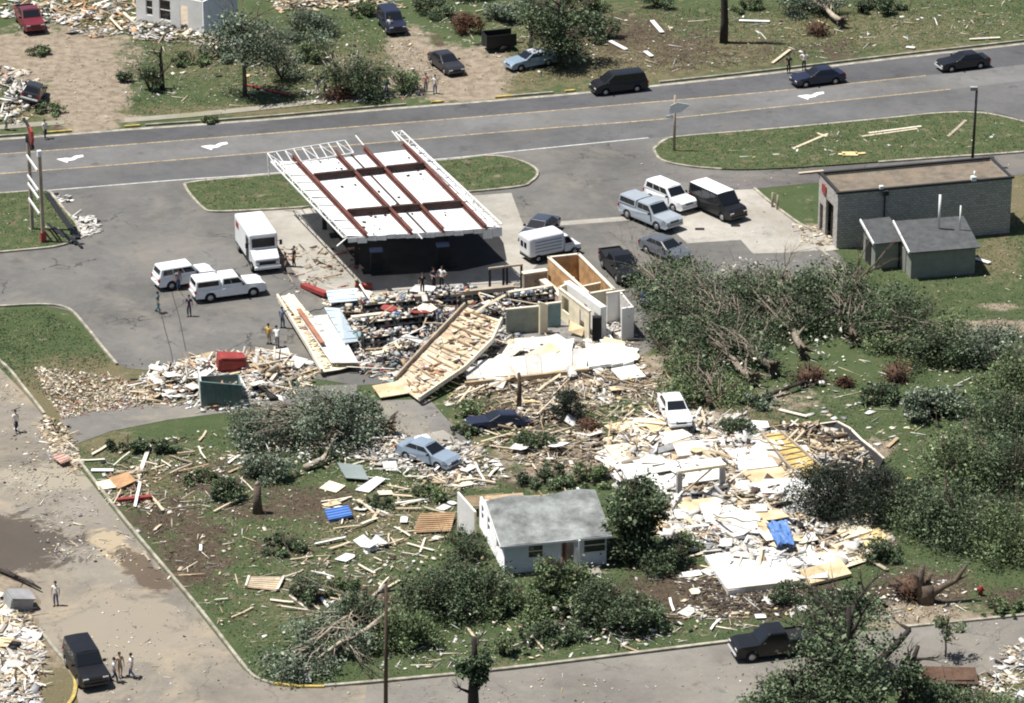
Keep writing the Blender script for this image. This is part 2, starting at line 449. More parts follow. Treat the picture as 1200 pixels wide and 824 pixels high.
def ground_mat():
    m = bpy.data.materials.new('ground_cover')
    nt, b = nodes_of(m); N, L = nt.nodes, nt.links
    b.inputs['Roughness'].default_value = 0.95; b.inputs['Specular IOR Level'].default_value = 0.1
    tc = N.new('ShaderNodeTexCoord')
    at = N.new('ShaderNodeAttribute'); at.attribute_name = 'cover'
    sp_ = N.new('ShaderNodeSeparateColor'); L.new(at.outputs['Color'], sp_.inputs[0])
    def nz(s, d=6, ro=0.65, dist=0.0):
        n = N.new('ShaderNodeTexNoise'); n.inputs['Scale'].default_value = s; n.inputs['Detail'].default_value = d
        n.inputs['Roughness'].default_value = ro; n.inputs['Distortion'].default_value = dist
        L.new(tc.outputs['Object'], n.inputs['Vector']); return n.outputs['Fac']
    def ramp(src, stops):
        r = N.new('ShaderNodeValToRGB'); e = r.color_ramp.elements
        e[0].position, e[0].color = stops[0][0], (*stops[0][1], 1)
        e[1].position, e[1].color = stops[-1][0], (*stops[-1][1], 1)
        for p_, c_ in stops[1:-1]:
            x = e.new(p_); x.color = (*c_, 1)
        L.new(src, r.inputs[0]); return r.outputs[0]
    def mix(f, a, b_):
        x = N.new('ShaderNodeMix'); x.data_type = 'RGBA'; L.new(f, x.inputs[0]); L.new(a, x.inputs[6]); L.new(b_, x.inputs[7]); return x.outputs[2]
    def mask(attr, n, soft=0.22):
        a = N.new('ShaderNodeMath'); a.operation = 'MULTIPLY_ADD'; L.new(n, a.inputs[0]); a.inputs[1].default_value = 3.2
        s = N.new('ShaderNodeMath'); s.operation = 'MULTIPLY_ADD'; L.new(attr, s.inputs[0]); s.inputs[1].default_value = 1.5; L.new(a.outputs[0], s.inputs[2]); a.inputs[2].default_value = -1.6
        r = N.new('ShaderNodeMapRange'); r.inputs['From Min'].default_value = 0.5 - soft; r.inputs['From Max'].default_value = 0.5 + soft
        L.new(s.outputs[0], r.inputs['Value']); return r.outputs[0]
    fine = nz(7, 8, 0.85)
    med = nz(0.5, 7, 0.7)
    grass = mix(ramp(med, [(0.35, (0, 0, 0)), (0.68, (1, 1, 1))]), ramp(fine, [(0.3, (0.028, 0.050, 0.021)), (0.55, (0.064, 0.094, 0.040)), (0.78, (0.135, 0.165, 0.076))]),
                ramp(fine, [(0.3, (0.038, 0.055, 0.026)), (0.55, (0.095, 0.120, 0.054)), (0.78, (0.19, 0.205, 0.105))]))
    dry = ramp(fine, [(0.3, (0.07, 0.065, 0.035)), (0.5, (0.15, 0.13, 0.075)), (0.75, (0.30, 0.25, 0.15))])
    soil = ramp(nz(2.2, 8, 0.75), [(0.3, (0.045, 0.034, 0.025)), (0.55, (0.10, 0.075, 0.055)), (0.8, (0.19, 0.145, 0.10))])
    dirt = ramp(nz(1.0, 8, 0.72), [(0.3, (0.14, 0.11, 0.08)), (0.5, (0.27, 0.22, 0.165)), (0.75, (0.40, 0.345, 0.27))])
    c = mix(mask(sp_.outputs[2], nz(1.3, 7, 0.75)), grass, dry)
    c = mix(mask(sp_.outputs[1], nz(0.8, 7, 0.75)), c, soil)
    c = mix(mask(sp_.outputs[0], nz(0.6, 7, 0.7)), c, dirt)
    # sparse pale litter specks
    L.new(c, b.inputs['Base Color'])
    bp = N.new('ShaderNodeBump'); bp.inputs['Strength'].default_value = 0.7; bp.inputs['Distance'].default_value = 0.12
    L.new(fine, bp.inputs['Height']); L.new(bp.outputs[0], b.inputs['Normal'])
    return m
M_GROUND = ground_mat()
gr = np_mesh('ground', V, F, M_GROUND)
tag(gr, kind='structure')

def smooth_line(pts, n=6):
    """Catmull-Rom through px points"""
    out = []
    for i in range(len(pts) - 1):
        p0 = pts[max(i - 1, 0)]; p1 = pts[i]; p2 = pts[i + 1]; p3 = pts[min(i + 2, len(pts) - 1)]
        for k in range(n):
            t = k / n
            out.append(tuple(0.5 * ((2 * p1[j]) + (-p0[j] + p2[j]) * t + (2 * p0[j] - 5 * p1[j] + 4 * p2[j] - p3[j]) * t * t + (-p0[j] + 3 * p1[j] - 3 * p2[j] + p3[j]) * t ** 3) for j in (0, 1)))
    out.append(pts[-1])
    return out
def tess(name, pxpoly, z, m, kind='structure', jitter=0.0):
    """flat sheet filling a px outline"""
    pts = [g(*p) for p in pxpoly]
    bm = bmesh.new()
    vs = [bm.verts.new((p[0] + rnd.uniform(-jitter, jitter), p[1] + rnd.uniform(-jitter, jitter), z)) for p in pts]
    es = [bm.edges.new((vs[i], vs[(i + 1) % len(vs)])) for i in range(len(vs))]
    bmesh.ops.triangle_fill(bm, edges=es, use_beauty=True)
    for f in bm.faces:
        if f.normal.z < 0: f.normal_flip()
    me = bpy.data.meshes.new(name); bm.to_mesh(me); bm.free()
    me.materials.append(m)
    o = bpy.data.objects.new(name, me); C.objects.link(o)
    return tag(o, kind=kind)
def strip(mb, top, bot, z, mi=0):
    for i in range(len(top) - 1):
        a, b, c, d = [P(*q) for q in (bot[i], bot[i + 1], top[i + 1], top[i])]
        for q in (a, b, c, d): q.z = z
        mb.add([a, b, c, d], [(0, 1, 2, 3)], mi)
def line_at(line, x):
    for i in range(len(line) - 1):
        if line[i][0] <= x <= line[i + 1][0]:
            t = (x - line[i][0]) / (line[i + 1][0] - line[i][0]); return line[i][1] + t * (line[i + 1][1] - line[i][1])
    if x < line[0][0]:
        a, b = line[0], line[1]
    else: a, b = line[-2], line[-1]
    return a[1] + (x - a[0]) / (b[0] - a[0]) * (b[1] - a[1])

# the main road: kerb line, two yellow lines, near edge
L_TOP = smooth_line([(-400, 189), (0, 162), (145, 151), (300, 140), (450, 127), (600, 115), (690, 107), (790, 97), (900, 85), (1050, 67), (1200, 50), (1500, 14)])
L_Y1 = smooth_line([(-400, 208), (0, 181), (300, 158), (600, 134), (765, 120), (900, 108), (1085, 89), (1200, 76), (1500, 42)])
L_Y2 = smooth_line([(-400, 231), (0, 204), (300, 180), (600, 154), (765, 141), (900, 127), (1114, 105), (1200, 95), (1500, 62)])
L_BOT = smooth_line([(-400, 258), (0, 228), (200, 212), (300, 205), (525, 186), (600, 178), (760, 162), (900, 150), (1040, 137), (1100, 131), (1160, 131), (1240, 150), (1500, 190)])
xs = list(range(-400, 1500, 25))
lines = {k: [(x, line_at(l, x)) for x in xs] for k, l in (('t', L_TOP), ('1', L_Y1), ('2', L_Y2), ('b', L_BOT))}
mb = MB()
strip(mb, lines['t'], lines['1'], 0.03, 0); strip(mb, lines['1'], lines['2'], 0.03, 1); strip(mb, lines['2'], lines['b'], 0.03, 2)
tag(mb.build('road', [M_LANE1, M_LANE2, M_LANE3]), kind='structure')
def ribbon(mb, pxline, w, z, mi=0, h=0.0):
    """painted line (h=0) or kerb (h>0) along a px polyline"""
    pts = [P(*p) for p in pxline]
    L_, R_ = [], []
    for i, p in enumerate(pts):
        d = pts[min(i + 1, len(pts) - 1)] - pts[max(i - 1, 0)]; d.z = 0; d.normalize()
        n = Vector((-d.y, d.x, 0)) * w / 2
        L_.append(p + n); R_.append(p - n)
    for i in range(len(pts) - 1):
        q = [R_[i], R_[i + 1], L_[i + 1], L_[i]]
        if h > 0:
            vs = [(a.x, a.y, z) for a in q] + [(a.x, a.y, z + h) for a in q]
            mb.add(vs, [(4, 5, 6, 7), (0, 1, 5, 4), (2, 3, 7, 6)] + ([(3, 0, 4, 7)] if i == 0 else []) + ([(1, 2, 6, 5)] if i == len(pts) - 2 else []), mi)
        else:
            mb.add([(a.x, a.y, z) for a in q], [(0, 1, 2, 3)], mi)
mk = MB()
def sub(line, x0, x1):
    return [p for p in line if x0 <= p[0] <= x1]
ribbon(mk, sub(L_Y1, -400, 1085), 0.16, 0.036, 0); ribbon(mk, sub(L_Y2, -400, 1114), 0.16, 0.036, 0)
ribbon(mk, sub(L_BOT, -400, 760), 0.17, 0.036, 1)
# pale gutter along the far kerb
ribbon(mk, [(x, y + 1.6) for x, y in sub(L_TOP, -400, 1500)], 0.45, 0.0345, 2)
def arrow(mb, cx, cy, s=1):
    pts = [(-30, 1.5), (-21, -4.5), (-13, -5), (-13, -8), (22, -8), (30, -13), (0, -14), (0, 0)]
    # left-turn arrow: head, shaft, hook
    head = [(-17, 0), (-4, 5), (-3, 2.4), (4, 1.2), (8, -1.6), (15, -3.4), (14, -6), (5, -4.6), (0, -1.4), (-6, -1.8)]
    vs = [P(cx + a * s, cy + b * 0.85) for a, b in head]
    for v in vs: v.z = 0.0375
    c = P(cx - 2, cy - 1); 
    mb.add(vs, [(0, 1, 2, 9), (2, 3, 8, 9), (3, 4, 7, 8), (4, 5, 6, 7)], 3)
for c in ((83, 187), (252, 172), (951, 113)): arrow(mk, *c)
mk.build('road_marking', [M_YEL, M_WHT, M_KERB, M_WHT2])['kind'] = 'structure'

# the forecourt
lot = [(-400, 258), (-60, 232)] + [(x, line_at(L_BOT, x)) for x in range(0, 1241, 40)] + \
      [(1270, 170), (1270, 200), (1195, 205), (1100, 212), (950, 215), (880, 222), (905, 245), (945, 272), (985, 300), (1020, 345), (960, 372), (860, 390), (770, 405), (738, 425), (600, 440), (420, 452),
       (330, 438), (240, 440), (150, 432), (133, 425), (110, 395), (88, 366), (50, 358), (0, 360), (-400, 390)]
tess('forecourt', lot, 0.018, M_LOT)
tess('service_lane', [(770, 200), (860, 208), (940, 205), (1060, 194), (1270, 172), (1270, 190), (1195, 203), (1100, 210), (950, 214), (870, 222), (800, 212)], 0.026, M_DRIVE)
tess('concrete_pad', [(775, 257), (850, 224), (884, 222), (922, 252), (962, 288), (966, 293), (920, 297), (882, 297), (868, 281), (805, 286)], 0.026, M_CONC, jitter=0.1)
tess('concrete_strip', [(600, 264), (760, 252), (764, 257), (640, 266), (600, 270)], 0.030, M_CONC)
tess('pump_bay', [(384, 262), (400, 250), (560, 240), (590, 285), (594, 306), (540, 318), (436, 324), (412, 300)], 0.030, M_SHADE)  # added dark sheet, deepens the canopy shadow by colour
tess('canopy_slab', [(290, 252), (300, 246), (372, 243), (600, 226), (612, 262), (640, 290), (640, 300), (610, 332), (560, 340), (420, 352), (380, 348), (352, 330), (318, 280)], 0.024, M_CONC, jitter=0.1)
tess('apron', [(895, 262), (960, 270), (985, 292), (960, 296), (925, 278)], 0.032, M_CONC, jitter=0.2)
# streets
street = [(-400, 330), (-60, 395), (0, 432), (30, 463), (52, 490), (90, 545), (150, 620), (230, 715), (285, 785), (300, 797), (320, 804), (350, 807), (430, 803), (600, 786), (870, 753), (1060, 737), (1200, 723), (1400, 700),
          (1400, 765), (1200, 785), (1060, 800), (880, 825), (600, 862), (420, 885), (300, 950), (180, 960), (95, 860), (92, 824), (85, 795), (66, 765), (45, 735), (48, 705), (30, 680), (0, 672), (-60, 660), (-400, 640)]
s1 = street[:13] + [(420, 885)] + street[-11:]
blob(DRY, 20, 760, 80, 70, 1.2)
blob(DIRT, 10, 720, 60, 60, .7)
for q_ in [(250, 620, 120, 60), (450, 640, 120, 50), (160, 560, 100, 30), (960, 500, 90, 30), (560, 600, 50, 30), (850, 740, 100, 10), (1080, 300, 90, 30), (1080, 350, 60, 20)]: blob(DRY, *q_, .15)
for q_ in [(400, 80, 160, 35), (250, 60, 80, 40), (1000, 35, 230, 32), (700, 40, 120, 40)]: blob(DRY, *q_, .38)
for q_ in [(70, 128, 6, 34, .8, .1), (95, 112, 5, 30, .7, -.3), (120, 90, 30, 5, .8, -.2), (55, 62, 50, 5, .6, 0), (520, 60, 5, 26, .6, -.5)]: blob(SOIL, *q_)
ca = gr.data.color_attributes.new('cover', 'FLOAT_COLOR', 'POINT')
ca.data.foreach_set('color', np.stack([DIRT.ravel(), SOIL.ravel(), DRY.ravel(), np.ones(DIRT.size)], 1).astype(np.float32).ravel())
tess('street', s1, 0.03, M_STREET)
tess('cross_street', street[12:24], 0.03, M_STREET2)
tess('alley', [(72, 492), (110, 480), (200, 472), (240, 470), (340, 455), (420, 452), (420, 470), (300, 480), (200, 492), (130, 505), (92, 520), (84, 512)], 0.022, M_ALLEY, jitter=0.25)
tess('driveway', [(432, 470), (505, 468), (520, 488), (556, 520), (540, 545), (500, 530), (470, 512)], 0.024, M_ALLEY, jitter=0.1)
tess('driveway_slab', [(478, 512), (520, 505), (548, 524), (530, 546), (478, 540), (465, 522)], 0.028, M_CONC, jitter=0.1)
# far pavement
wk = MB()
for seg in ([(-60, 154), (0, 150), (76, 144)], [(146, 142), (220, 136), (300, 128), (400, 117), (460, 113), (515, 108)]):
    strip(wk, [(x, y - 3) for x, y in seg], [(x, y + 2.2) for x, y in seg], 0.05)
wk.build('pavement', M_WALK)['kind'] = 'structure'

# kerbed grass islands
kb = MB()
def island(name, px, closed=True, n=5):
    o = tess(name, px, 0.13, M_GROUND)
    me = o.data
    a = me.color_attributes.new('cover', 'FLOAT_COLOR', 'POINT')
    vals = []
    for v in me.vertices: vals += [0.0, 0.0, 0.18, 1.0]
    a.data.foreach_set('color', vals)
    return o
A_ = smooth_line([(-60, 230), (0, 228), (52, 225), (64, 233), (76, 248), (92, 268), (86, 282), (70, 289), (40, 293), (-60, 302)])
B_ = smooth_line([(216, 217), (240, 213), (300, 208), (525, 189), (570, 184), (600, 187), (622, 195), (630, 204), (622, 214), (600, 221), (480, 232), (370, 243), (290, 248), (250, 249), (238, 245), (222, 228), (216, 217)])
C_ = smooth_line([(766, 176), (778, 166), (800, 161), (900, 153), (1040, 140), (1100, 134), (1150, 134), (1200, 144), (1270, 163), (1270, 172), (1190, 180), (1100, 186), (960, 196), (880, 200), (840, 199), (800, 195), (774, 188), (766, 176)])
island('grass_island', A_); island('grass_island', B_); island('grass_island', C_)
ribbon(kb, A_, 0.22, 0.0, 0, 0.16); ribbon(kb, B_, 0.22, 0.0, 0, 0.16); ribbon(kb, C_[:len(C_) * 11 // 16], 0.26, 0.0, 0, 0.16); ribbon(kb, C_[-20:], 0.22, 0.0, 0, 0.16)
ribbon(kb, smooth_line([(-60, 362), (0, 360), (50, 358), (80, 363), (100, 383), (120, 408), (137, 428)]), 0.2, 0.0, 0, 0.16)
ribbon(kb, smooth_line([(-60, 388), (0, 424), (30, 458), (52, 486)]), 0.19, 0.0, 0, 0.16)
ribbon(kb, smooth_line([(92, 540), (150, 615), (230, 710), (288, 784), (304, 797), (322, 803)]), 0.19, 0.0, 0, 0.16)
ribbon(kb, [(322, 803), (350, 806)], 0.24, 0.0, 1, 0.16)
ribbon(kb, [(350, 806), (380, 806)], 0.24, 0.0, 1, 0.16)
ribbon(kb, smooth_line([(380, 805), (430, 801), (600, 784), (870, 751), (900, 748)]), 0.26, 0.0, 0, 0.16)
ribbon(kb, smooth_line([(1060, 736), (1200, 722), (1300, 710)]), 0.26, 0.0, 0, 0.16)
ribbon(kb, smooth_line([(46, 738), (60, 757), (78, 778)]), 0.19, 0.0, 0, 0.16)
ribbon(kb, smooth_line([(78, 778), (88, 795), (86, 818), (70, 840)]), 0.24, 0.0, 1, 0.16)
for x0, x1 in ((-100, 48), (150, 500), (585, 655), (760, 1500)):
    ribbon(kb, [(x, y - 1.5) for x, y in sub(L_TOP, x0, x1)], 0.2, 0.0, 0, 0.17)
for x0, x1 in ((52, 84), (146, 164), (505, 520), (580, 600), (662, 674)):
    ribbon(kb, [(x0, line_at(L_TOP, x0) - 1.5), (x1, line_at(L_TOP, x1) - 1.5)], 0.24, 0.0, 1, 0.17)
ribbon(kb, smooth_line([(884, 222), (905, 240), (935, 262), (955, 272)]), 0.22, 0.0, 0, 0.16)
ribbon(kb, smooth_line([(958, 292), (985, 312), (1010, 335), (1020, 345)]), 0.22, 0.0, 0, 0.16)
kb.build('kerb', [M_KERB, M_KYEL])['kind'] = 'structure'
# storm drains set in the concrete pad
for c in ((820, 269), (862, 265)):
    p = P(*c); m = MB(); m.box((0, 0, 0.02), (0.75, 0.45, 0.03)); 
    for k in range(5): m.box((-0.28 + k * 0.14, 0, 0.045), (0.05, 0.4, 0.02))
    o = m.build('storm_drain', M_BLACK); o.location = (p.x, p.y, 0.022)
    tag(o, 'black storm drain grate in the concrete pad ' + ('below the white suv' if c[0] < 840 else 'below the white-roofed van'), 'drain grate', 'storm drains in the pad')
# long oil-dark skid and joint seams across the forecourt
sm = MB()
for ln in ([(188, 362), (193, 385), (200, 410), (204, 430)], [(200, 338), (210, 372), (218, 412)]):
    ribbon(sm, ln, 0.07, 0.0225, 0)
sm.build('pavement_joint', mat('joint_dark', (0.06, 0.045, 0.045), 0.9))['kind'] = 'structure'
# ---------------------------------------------------------------- buildings
def frame_from(pa, pb):
    """origin and yaw of a wall whose foot runs from px a to px b"""
    a = P(*pa); b = P(*pb); d = b - a
    return a, math.atan2(d.y, d.x), d.length
def wall_openings(mb, x0, x1, y, th, z0, z1, opens, mi=0, axis='x'):
    """wall along x (or along y) at offset y with rectangular openings [(u0,u1,w0,w1)]"""
    us = sorted({x0, x1} | {o[0] for o in opens} | {o[1] for o in opens})
    def bx(u0, u1, w0, w1):
        if u1 - u0 < 1e-3 or w1 - w0 < 1e-3: return
        c = ((u0 + u1) / 2, y, (w0 + w1) / 2); d = (u1 - u0, th, w1 - w0)
        if axis == 'y': c = (c[1], c[0], c[2]); d = (d[1], d[0], d[2])
        mb.box(c, d, mi=mi)
    for i in range(len(us) - 1):
        u0, u1 = us[i], us[i + 1]; zc = z0
        for o in sorted([o for o in opens if o[0] <= u0 + 1e-4 and o[1] >= u1 - 1e-4], key=lambda o: o[2]):
            bx(u0, u1, zc, o[2]); zc = o[3]
        bx(u0, u1, zc, z1)
def window_part(parent, c, w, h, face='x', th=0.12, bars=1, fm=None):
    """frame with glass, centred at c; face 'x' = wall runs along x"""
    f = MB(); t = 0.07
    def b(cx, cz, dx, dz):
        if face == 'x': f.box((cx, 0, cz), (dx, th, dz))
        else: f.box((0, cx, cz), (th, dx, dz))
    b(0, h / 2 - t / 2, w, t); b(0, -h / 2 + t / 2, w, t); b(-w / 2 + t / 2, 0, t, h - 2 * t); b(w / 2 - t / 2, 0, t, h - 2 * t)
    if bars: b(0, 0, w - 2 * t, t * 0.7)
    o = f.build('window', fm or M_WPAINT, parent); o.location = c
    p = MB(); 
    if face == 'x': p.box((0, 0.01, 0), (w - 2 * t, 0.02, h - 2 * t))
    else: p.box((0.01, 0, 0), (0.02, w - 2 * t, h - 2 * t))
    p.build('pane', M_GLASS, o)
    return o

def siding_mat(name, col, pitch=0.16, dirt=0.3):
    m = mat(name, col, 0.7, 0.08, 0.8, dirt=(col[0] * .6, col[1] * .58, col[2] * .52), dirt_amt=dirt)
    nt = m.node_tree; N, L = nt.nodes, nt.links; b = N['Principled BSDF']
    tc = N.new('ShaderNodeTexCoord'); sx = N.new('ShaderNodeSeparateXYZ'); L.new(tc.outputs['Object'], sx.inputs[0])
    mu = N.new('ShaderNodeMath'); mu.operation = 'MULTIPLY'; mu.inputs[1].default_value = 1 / pitch; L.new(sx.outputs[2], mu.inputs[0])
    fr = N.new('ShaderNodeMath'); fr.operation = 'FRACT'; L.new(mu.outputs[0], fr.inputs[0])
    bp = N.new('ShaderNodeBump'); bp.inputs['Strength'].default_value = 0.9; bp.inputs['Distance'].default_value = 0.05; bp.invert = True
    L.new(fr.outputs[0], bp.inputs['Height']); L.new(bp.outputs[0], b.inputs['Normal'])
    return m
M_SIDE = siding_mat('white_siding', (0.80, 0.81, 0.82), dirt=0.2)
def block_mat(name, col):
    m = bpy.data.materials.new(name); nt, b = nodes_of(m); N, L = nt.nodes, nt.links
    b.inputs['Roughness'].default_value = 0.95; b.inputs['Specular IOR Level'].default_value = 0.1
    tc = N.new('ShaderNodeTexCoord'); sx = N.new('ShaderNodeSeparateXYZ'); L.new(tc.outputs['Object'], sx.inputs[0])
    ad = N.new('ShaderNodeMath'); L.new(sx.outputs[0], ad.inputs[0]); L.new(sx.outputs[1], ad.inputs[1])
    cb = N.new('ShaderNodeCombineXYZ'); L.new(ad.outputs[0], cb.inputs[0]); L.new(sx.outputs[2], cb.inputs[1])
    br = N.new('ShaderNodeTexBrick'); L.new(cb.outputs[0], br.inputs['Vector'])
    br.inputs['Color1'].default_value = (*col, 1); br.inputs['Color2'].default_value = (*[c * 0.72 for c in col], 1)
    br.inputs['Mortar'].default_value = (*[c * 0.6 for c in col], 1)
    for k, v in (('Scale', 1.0), ('Mortar Size', 0.02), ('Brick Width', 0.42), ('Row Height', 0.21), ('Bias', -0.2)): br.inputs[k].default_value = v
    nz = N.new('ShaderNodeTexNoise'); nz.inputs['Scale'].default_value = 5; nz.inputs['Detail'].default_value = 6; nz.inputs['Roughness'].default_value = .8
    L.new(tc.outputs['Object'], nz.inputs['Vector'])
    mr = N.new('ShaderNodeMapRange'); mr.inputs['From Min'].default_value = .3; mr.inputs['From Max'].default_value = .7; mr.inputs['To Min'].default_value = .72; mr.inputs['To Max'].default_value = 1.25
    L.new(nz.outputs['Fac'], mr.inputs['Value'])
    mu = N.new('ShaderNodeMix'); mu.data_type = 'RGBA'; mu.blend_type = 'MULTIPLY'; mu.inputs[0].default_value = 1
    L.new(br.outputs['Color'], mu.inputs[6]); L.new(mr.outputs[0], mu.inputs[7]); L.new(mu.outputs[2], b.inputs['Base Color'])
    bp = N.new('ShaderNodeBump'); bp.inputs['Strength'].default_value = 1.0; bp.inputs['Distance'].default_value = 0.06
    sb = N.new('ShaderNodeMath'); sb.operation = 'SUBTRACT'; L.new(nz.outputs['Fac'], sb.inputs[0]); L.new(br.outputs['Fac'], sb.inputs[1])
    L.new(sb.outputs[0], bp.inputs['Height']); L.new(bp.outputs[0], b.inputs['Normal'])
    MATS[name] = m; return m
M_BLOCK = block_mat('rough_block', (0.52, 0.49, 0.45))
M_GRAVEL = mat('gravel_roof', (0.19, 0.16, 0.125), 0.95, 0.25, 1.2, island=0, dirt=(0.25, 0.185, 0.125), dirt_amt=0.6, bump=0.5, bscale=25)
M_CAP = mat('roof_edge_dark', (0.035, 0.035, 0.037), 0.7, 0.1, 1)
M_SHEDW = mat('shed_wall', (0.26, 0.27, 0.235), 0.85, 0.12, 1.5)
M_SHEDR = mat('shed_roof', (0.085, 0.088, 0.092), 0.9, 0.2, 1.5)
M_DARKIN = mat('dark_interior', (0.02, 0.02, 0.02), 0.9, 0.1, 1)  # near-black colour stands in for shade inside doorways

# --- block utility building at the right
o0, yaw, Lx = frame_from((980, 292), (1183, 273))
Wd = (P(950, 268) - P(980, 292)).length
Hb = 4.75
t = thing('block_building', 'grey rough-block building with a gravel roof beside the grass strip', 'building', o0, yaw)
sk = (P(950, 268) - o0); sk = Matrix.Rotation(-yaw, 3, 'Z') @ sk
Wd = sk.y
mb = MB()
wall_openings(mb, 0.0, Lx, 0.1, 0.2, 0, Hb, [])
wall_openings(mb, 0.0, Lx, Wd - 0.1, 0.2, 0, Hb, [])
wall_openings(mb, 0.2, Wd - 0.2, 0.1, 0.2, 0, Hb, [(1.0, 2.9, 0, 3.3), (3.6, 4.4, 0, 2.4)], axis='y')
wall_openings(mb, 0.2, Wd - 0.2, Lx - 0.1, 0.2, 0, Hb, [], axis='y')
mb.build('wall', M_BLOCK, t)
mb = MB(); mb.box((Lx / 2, Wd / 2, Hb - 0.28), (Lx - 0.42, Wd - 0.42, 0.2)); rf = mb.build('roof', M_GRAVEL, t)
mb = MB(); e = 0.12
for c, d in (((Lx / 2, -e / 2 + .1, Hb + .03), (Lx + .3, .26, .16)), ((Lx / 2, Wd - .1, Hb + .03), (Lx + .3, .26, .16)), ((.08, Wd / 2, Hb + .03), (.24, Wd - .3, .15)), ((Lx - .08, Wd / 2, Hb + .03), (.24, Wd - .3, .15))):
    mb.box(c, d)
mb.build('roof_edge', M_CAP, rf)
mb = MB(); mb.box((0.45, 1.95, 1.6), (0.06, 1.9, 3.2)); mb.box((0.3, 4.0, 1.15), (.06, .8, 2.3)); mb.build('door', M_DARKIN, t)  # dark panels painted as the shade inside the openings
mb = MB(); mb.box((-0.06, 3.3, 3.9), (0.08, 1.0, .7)); mb.box((-0.07, 3.3, 3.9), (.05, .3, .8)); mb.build('sign_board', M_RED, t)
mb = MB(); mb.tube([(3.9, -0.12, 0.2), (3.9, -0.12, 3.3), (3.9, -.12, Hb - .1)], [.07, .07, .07]); mb.box((3.9, -.2, Hb - .25), (.5, .25, .4)); mb.build('downpipe', M_CAP, t)
mb = MB(); mb.box((11.4, .1, Hb + .2), (.4, .4, .35)); mb.tube([(11.5, .15, Hb + .3), (11.5, .15, Hb + .8)], [.08, .08]); mb.box((3.6, .0, Hb + .2), (.3, .3, .25)); mb.build('roof_vent', M_WPAINT, t)

# --- two lean-to sheds in front of it
def shed(pa, pb, depth, h0, h1, label, trim=True, pipes=()):
    a, yw, L_ = frame_from(pa, pb)
    t = thing('lean_to_shed', label, 'shed', a, yw, 'lean-to sheds by the block building')
    mb = MB()
    mb.box((L_ / 2, .06, h0 / 2), (L_, .12, h0))
    for x in (.06, L_ - .06):
        mb.add([(x - .06, .12, 0), (x + .06, .12, 0), (x + .06, depth, 0), (x - .06, depth, 0), (x - .06, .12, h0), (x + .06, .12, h0), (x + .06, depth, h1), (x - .06, depth, h1)], BOXF)
    mb.box((L_ / 2, depth - .06, h1 / 2), (L_ - .24, .12, h1)); mb.build('wall', M_SHEDW, t)
    rb = MB(); rb.slab([(-.25, -.35, h0 + .02), (L_ + .25, -.35, h0 + .02), (L_ + .25, depth + .1, h1 + .13), (-.25, depth + .1, h1 + .13)], .1)
    r = rb.build('roof', M_SHEDR, t)
    tb = MB(); tb.bar((-.31, -.35, h0 + .02), (-.31, depth + .1, h1 + .13), .1, .2)
    tb.build('edge_trim', M_WPAINT, r)
    db = MB(); db.box((-.03, depth * .55, .95), (.05, depth * .45, 1.85)); db.build('door', M_DARKIN if trim else M_SHEDW, t)  # with trim: a dark sheet paints the shade inside the open doorway
    for x, y, h, rr in pipes:
        z = h0 + (h1 - h0) * y / depth + .05
        pbm = MB(); pbm.tube([(x, y, z), (x, y, z + h)], [rr, rr], 8); pbm.build('vent_pipe', M_WPAINT, t)
    return t
shed((1025, 316), (1052, 313), 2.6, 2.3, 3.1, 'small grey lean-to shed with an open dark doorway')
shed((1067, 327), (1142, 321), 4.0, 2.35, 3.2, 'wide dark-roofed lean-to shed with two white vent pipes', False, [(3.0, 2.6, 2.9, .1), (4.6, 2.2, 2.1, .06)])

# --- white house with one roof slope left
o0, yaw, Lx = frame_from((591, 673), (709, 661))
t = thing('white_house', 'small white-sided house with a grey shingle roof among bushes', 'house', o0, yaw)
D = 7.6; He = 2.3; Hr = 3.55; Dr = 4.3
mb = MB()
wall_openings(mb, 0, Lx, .08, .16, 0, He, [(1.6, 2.7, .95, 2.0), (3.9, 4.75, 0, 2.05), (5.4, 7.0, .9, 2.05)])
wall_openings(mb, .16, D - .16, .08, .16, 0, He, [(1.6, 2.4, .9, 2.0), (4.4, 5.1, .9, 2.0), (6.3, 6.9, .9, 2.0)], axis='y')
wall_openings(mb, .16, D - .16, Lx - .08, .16, 0, He, [(2.4, 3.4, .9, 2.0)], axis='y')
wall_openings(mb, 0, Lx, D - .08, .16, 0, He - .4, [])
for x in (0.0, Lx - .16):   # gable ends
    mb.add([(x, 0, He), (x + .16, 0, He), (x + .16, Dr, Hr - .1), (x, Dr, Hr - .1), (x, Dr + 2.6, He), (x + .16, Dr + 2.6, He)],
           [(0, 3, 4), (1, 5, 2), (0, 1, 2, 3), (3, 2, 5, 4), (0, 4, 5, 1)])
mb.build('wall', M_SIDE, t)
M_ROOFG = mat('asphalt_shingle_roof', (0.27, 0.285, 0.275), 0.95, 0.3, 0.9, dirt=(0.08, 0.085, 0.08), dirt_amt=0.85, bump=0.6, bscale=12)
rb = MB(); n = 8
for k in range(n):   # slightly wavy slope with a ragged torn ridge
    x0 = -.35 + (Lx + .7) * k / n; x1 = -.35 + (Lx + .7) * (k + 1) / n
    def zz(x): return 0.05 * math.sin(x * 1.3)
    def yy(x): return Dr + 0.18 * math.sin(x * 5.1) 
    rb.slab([(x0, -.45, He + .0 + zz(x0)), (x1, -.45, He + .0 + zz(x1)), (x1, yy(x1), Hr + zz(x1)), (x0, yy(x0), Hr + zz(x0))], .14)
rf = rb.build('roof', M_ROOFG, t)
rb = MB(); rb.bar((-.38, -.46, He - .1), (Lx + .38, -.46, He - .1), .04, .16); rb.bar((-.37, -.44, He - .07), (-.37, Dr, Hr - .07), .04, .18); rb.build('fascia', M_WPAINT, rf)
rb = MB()
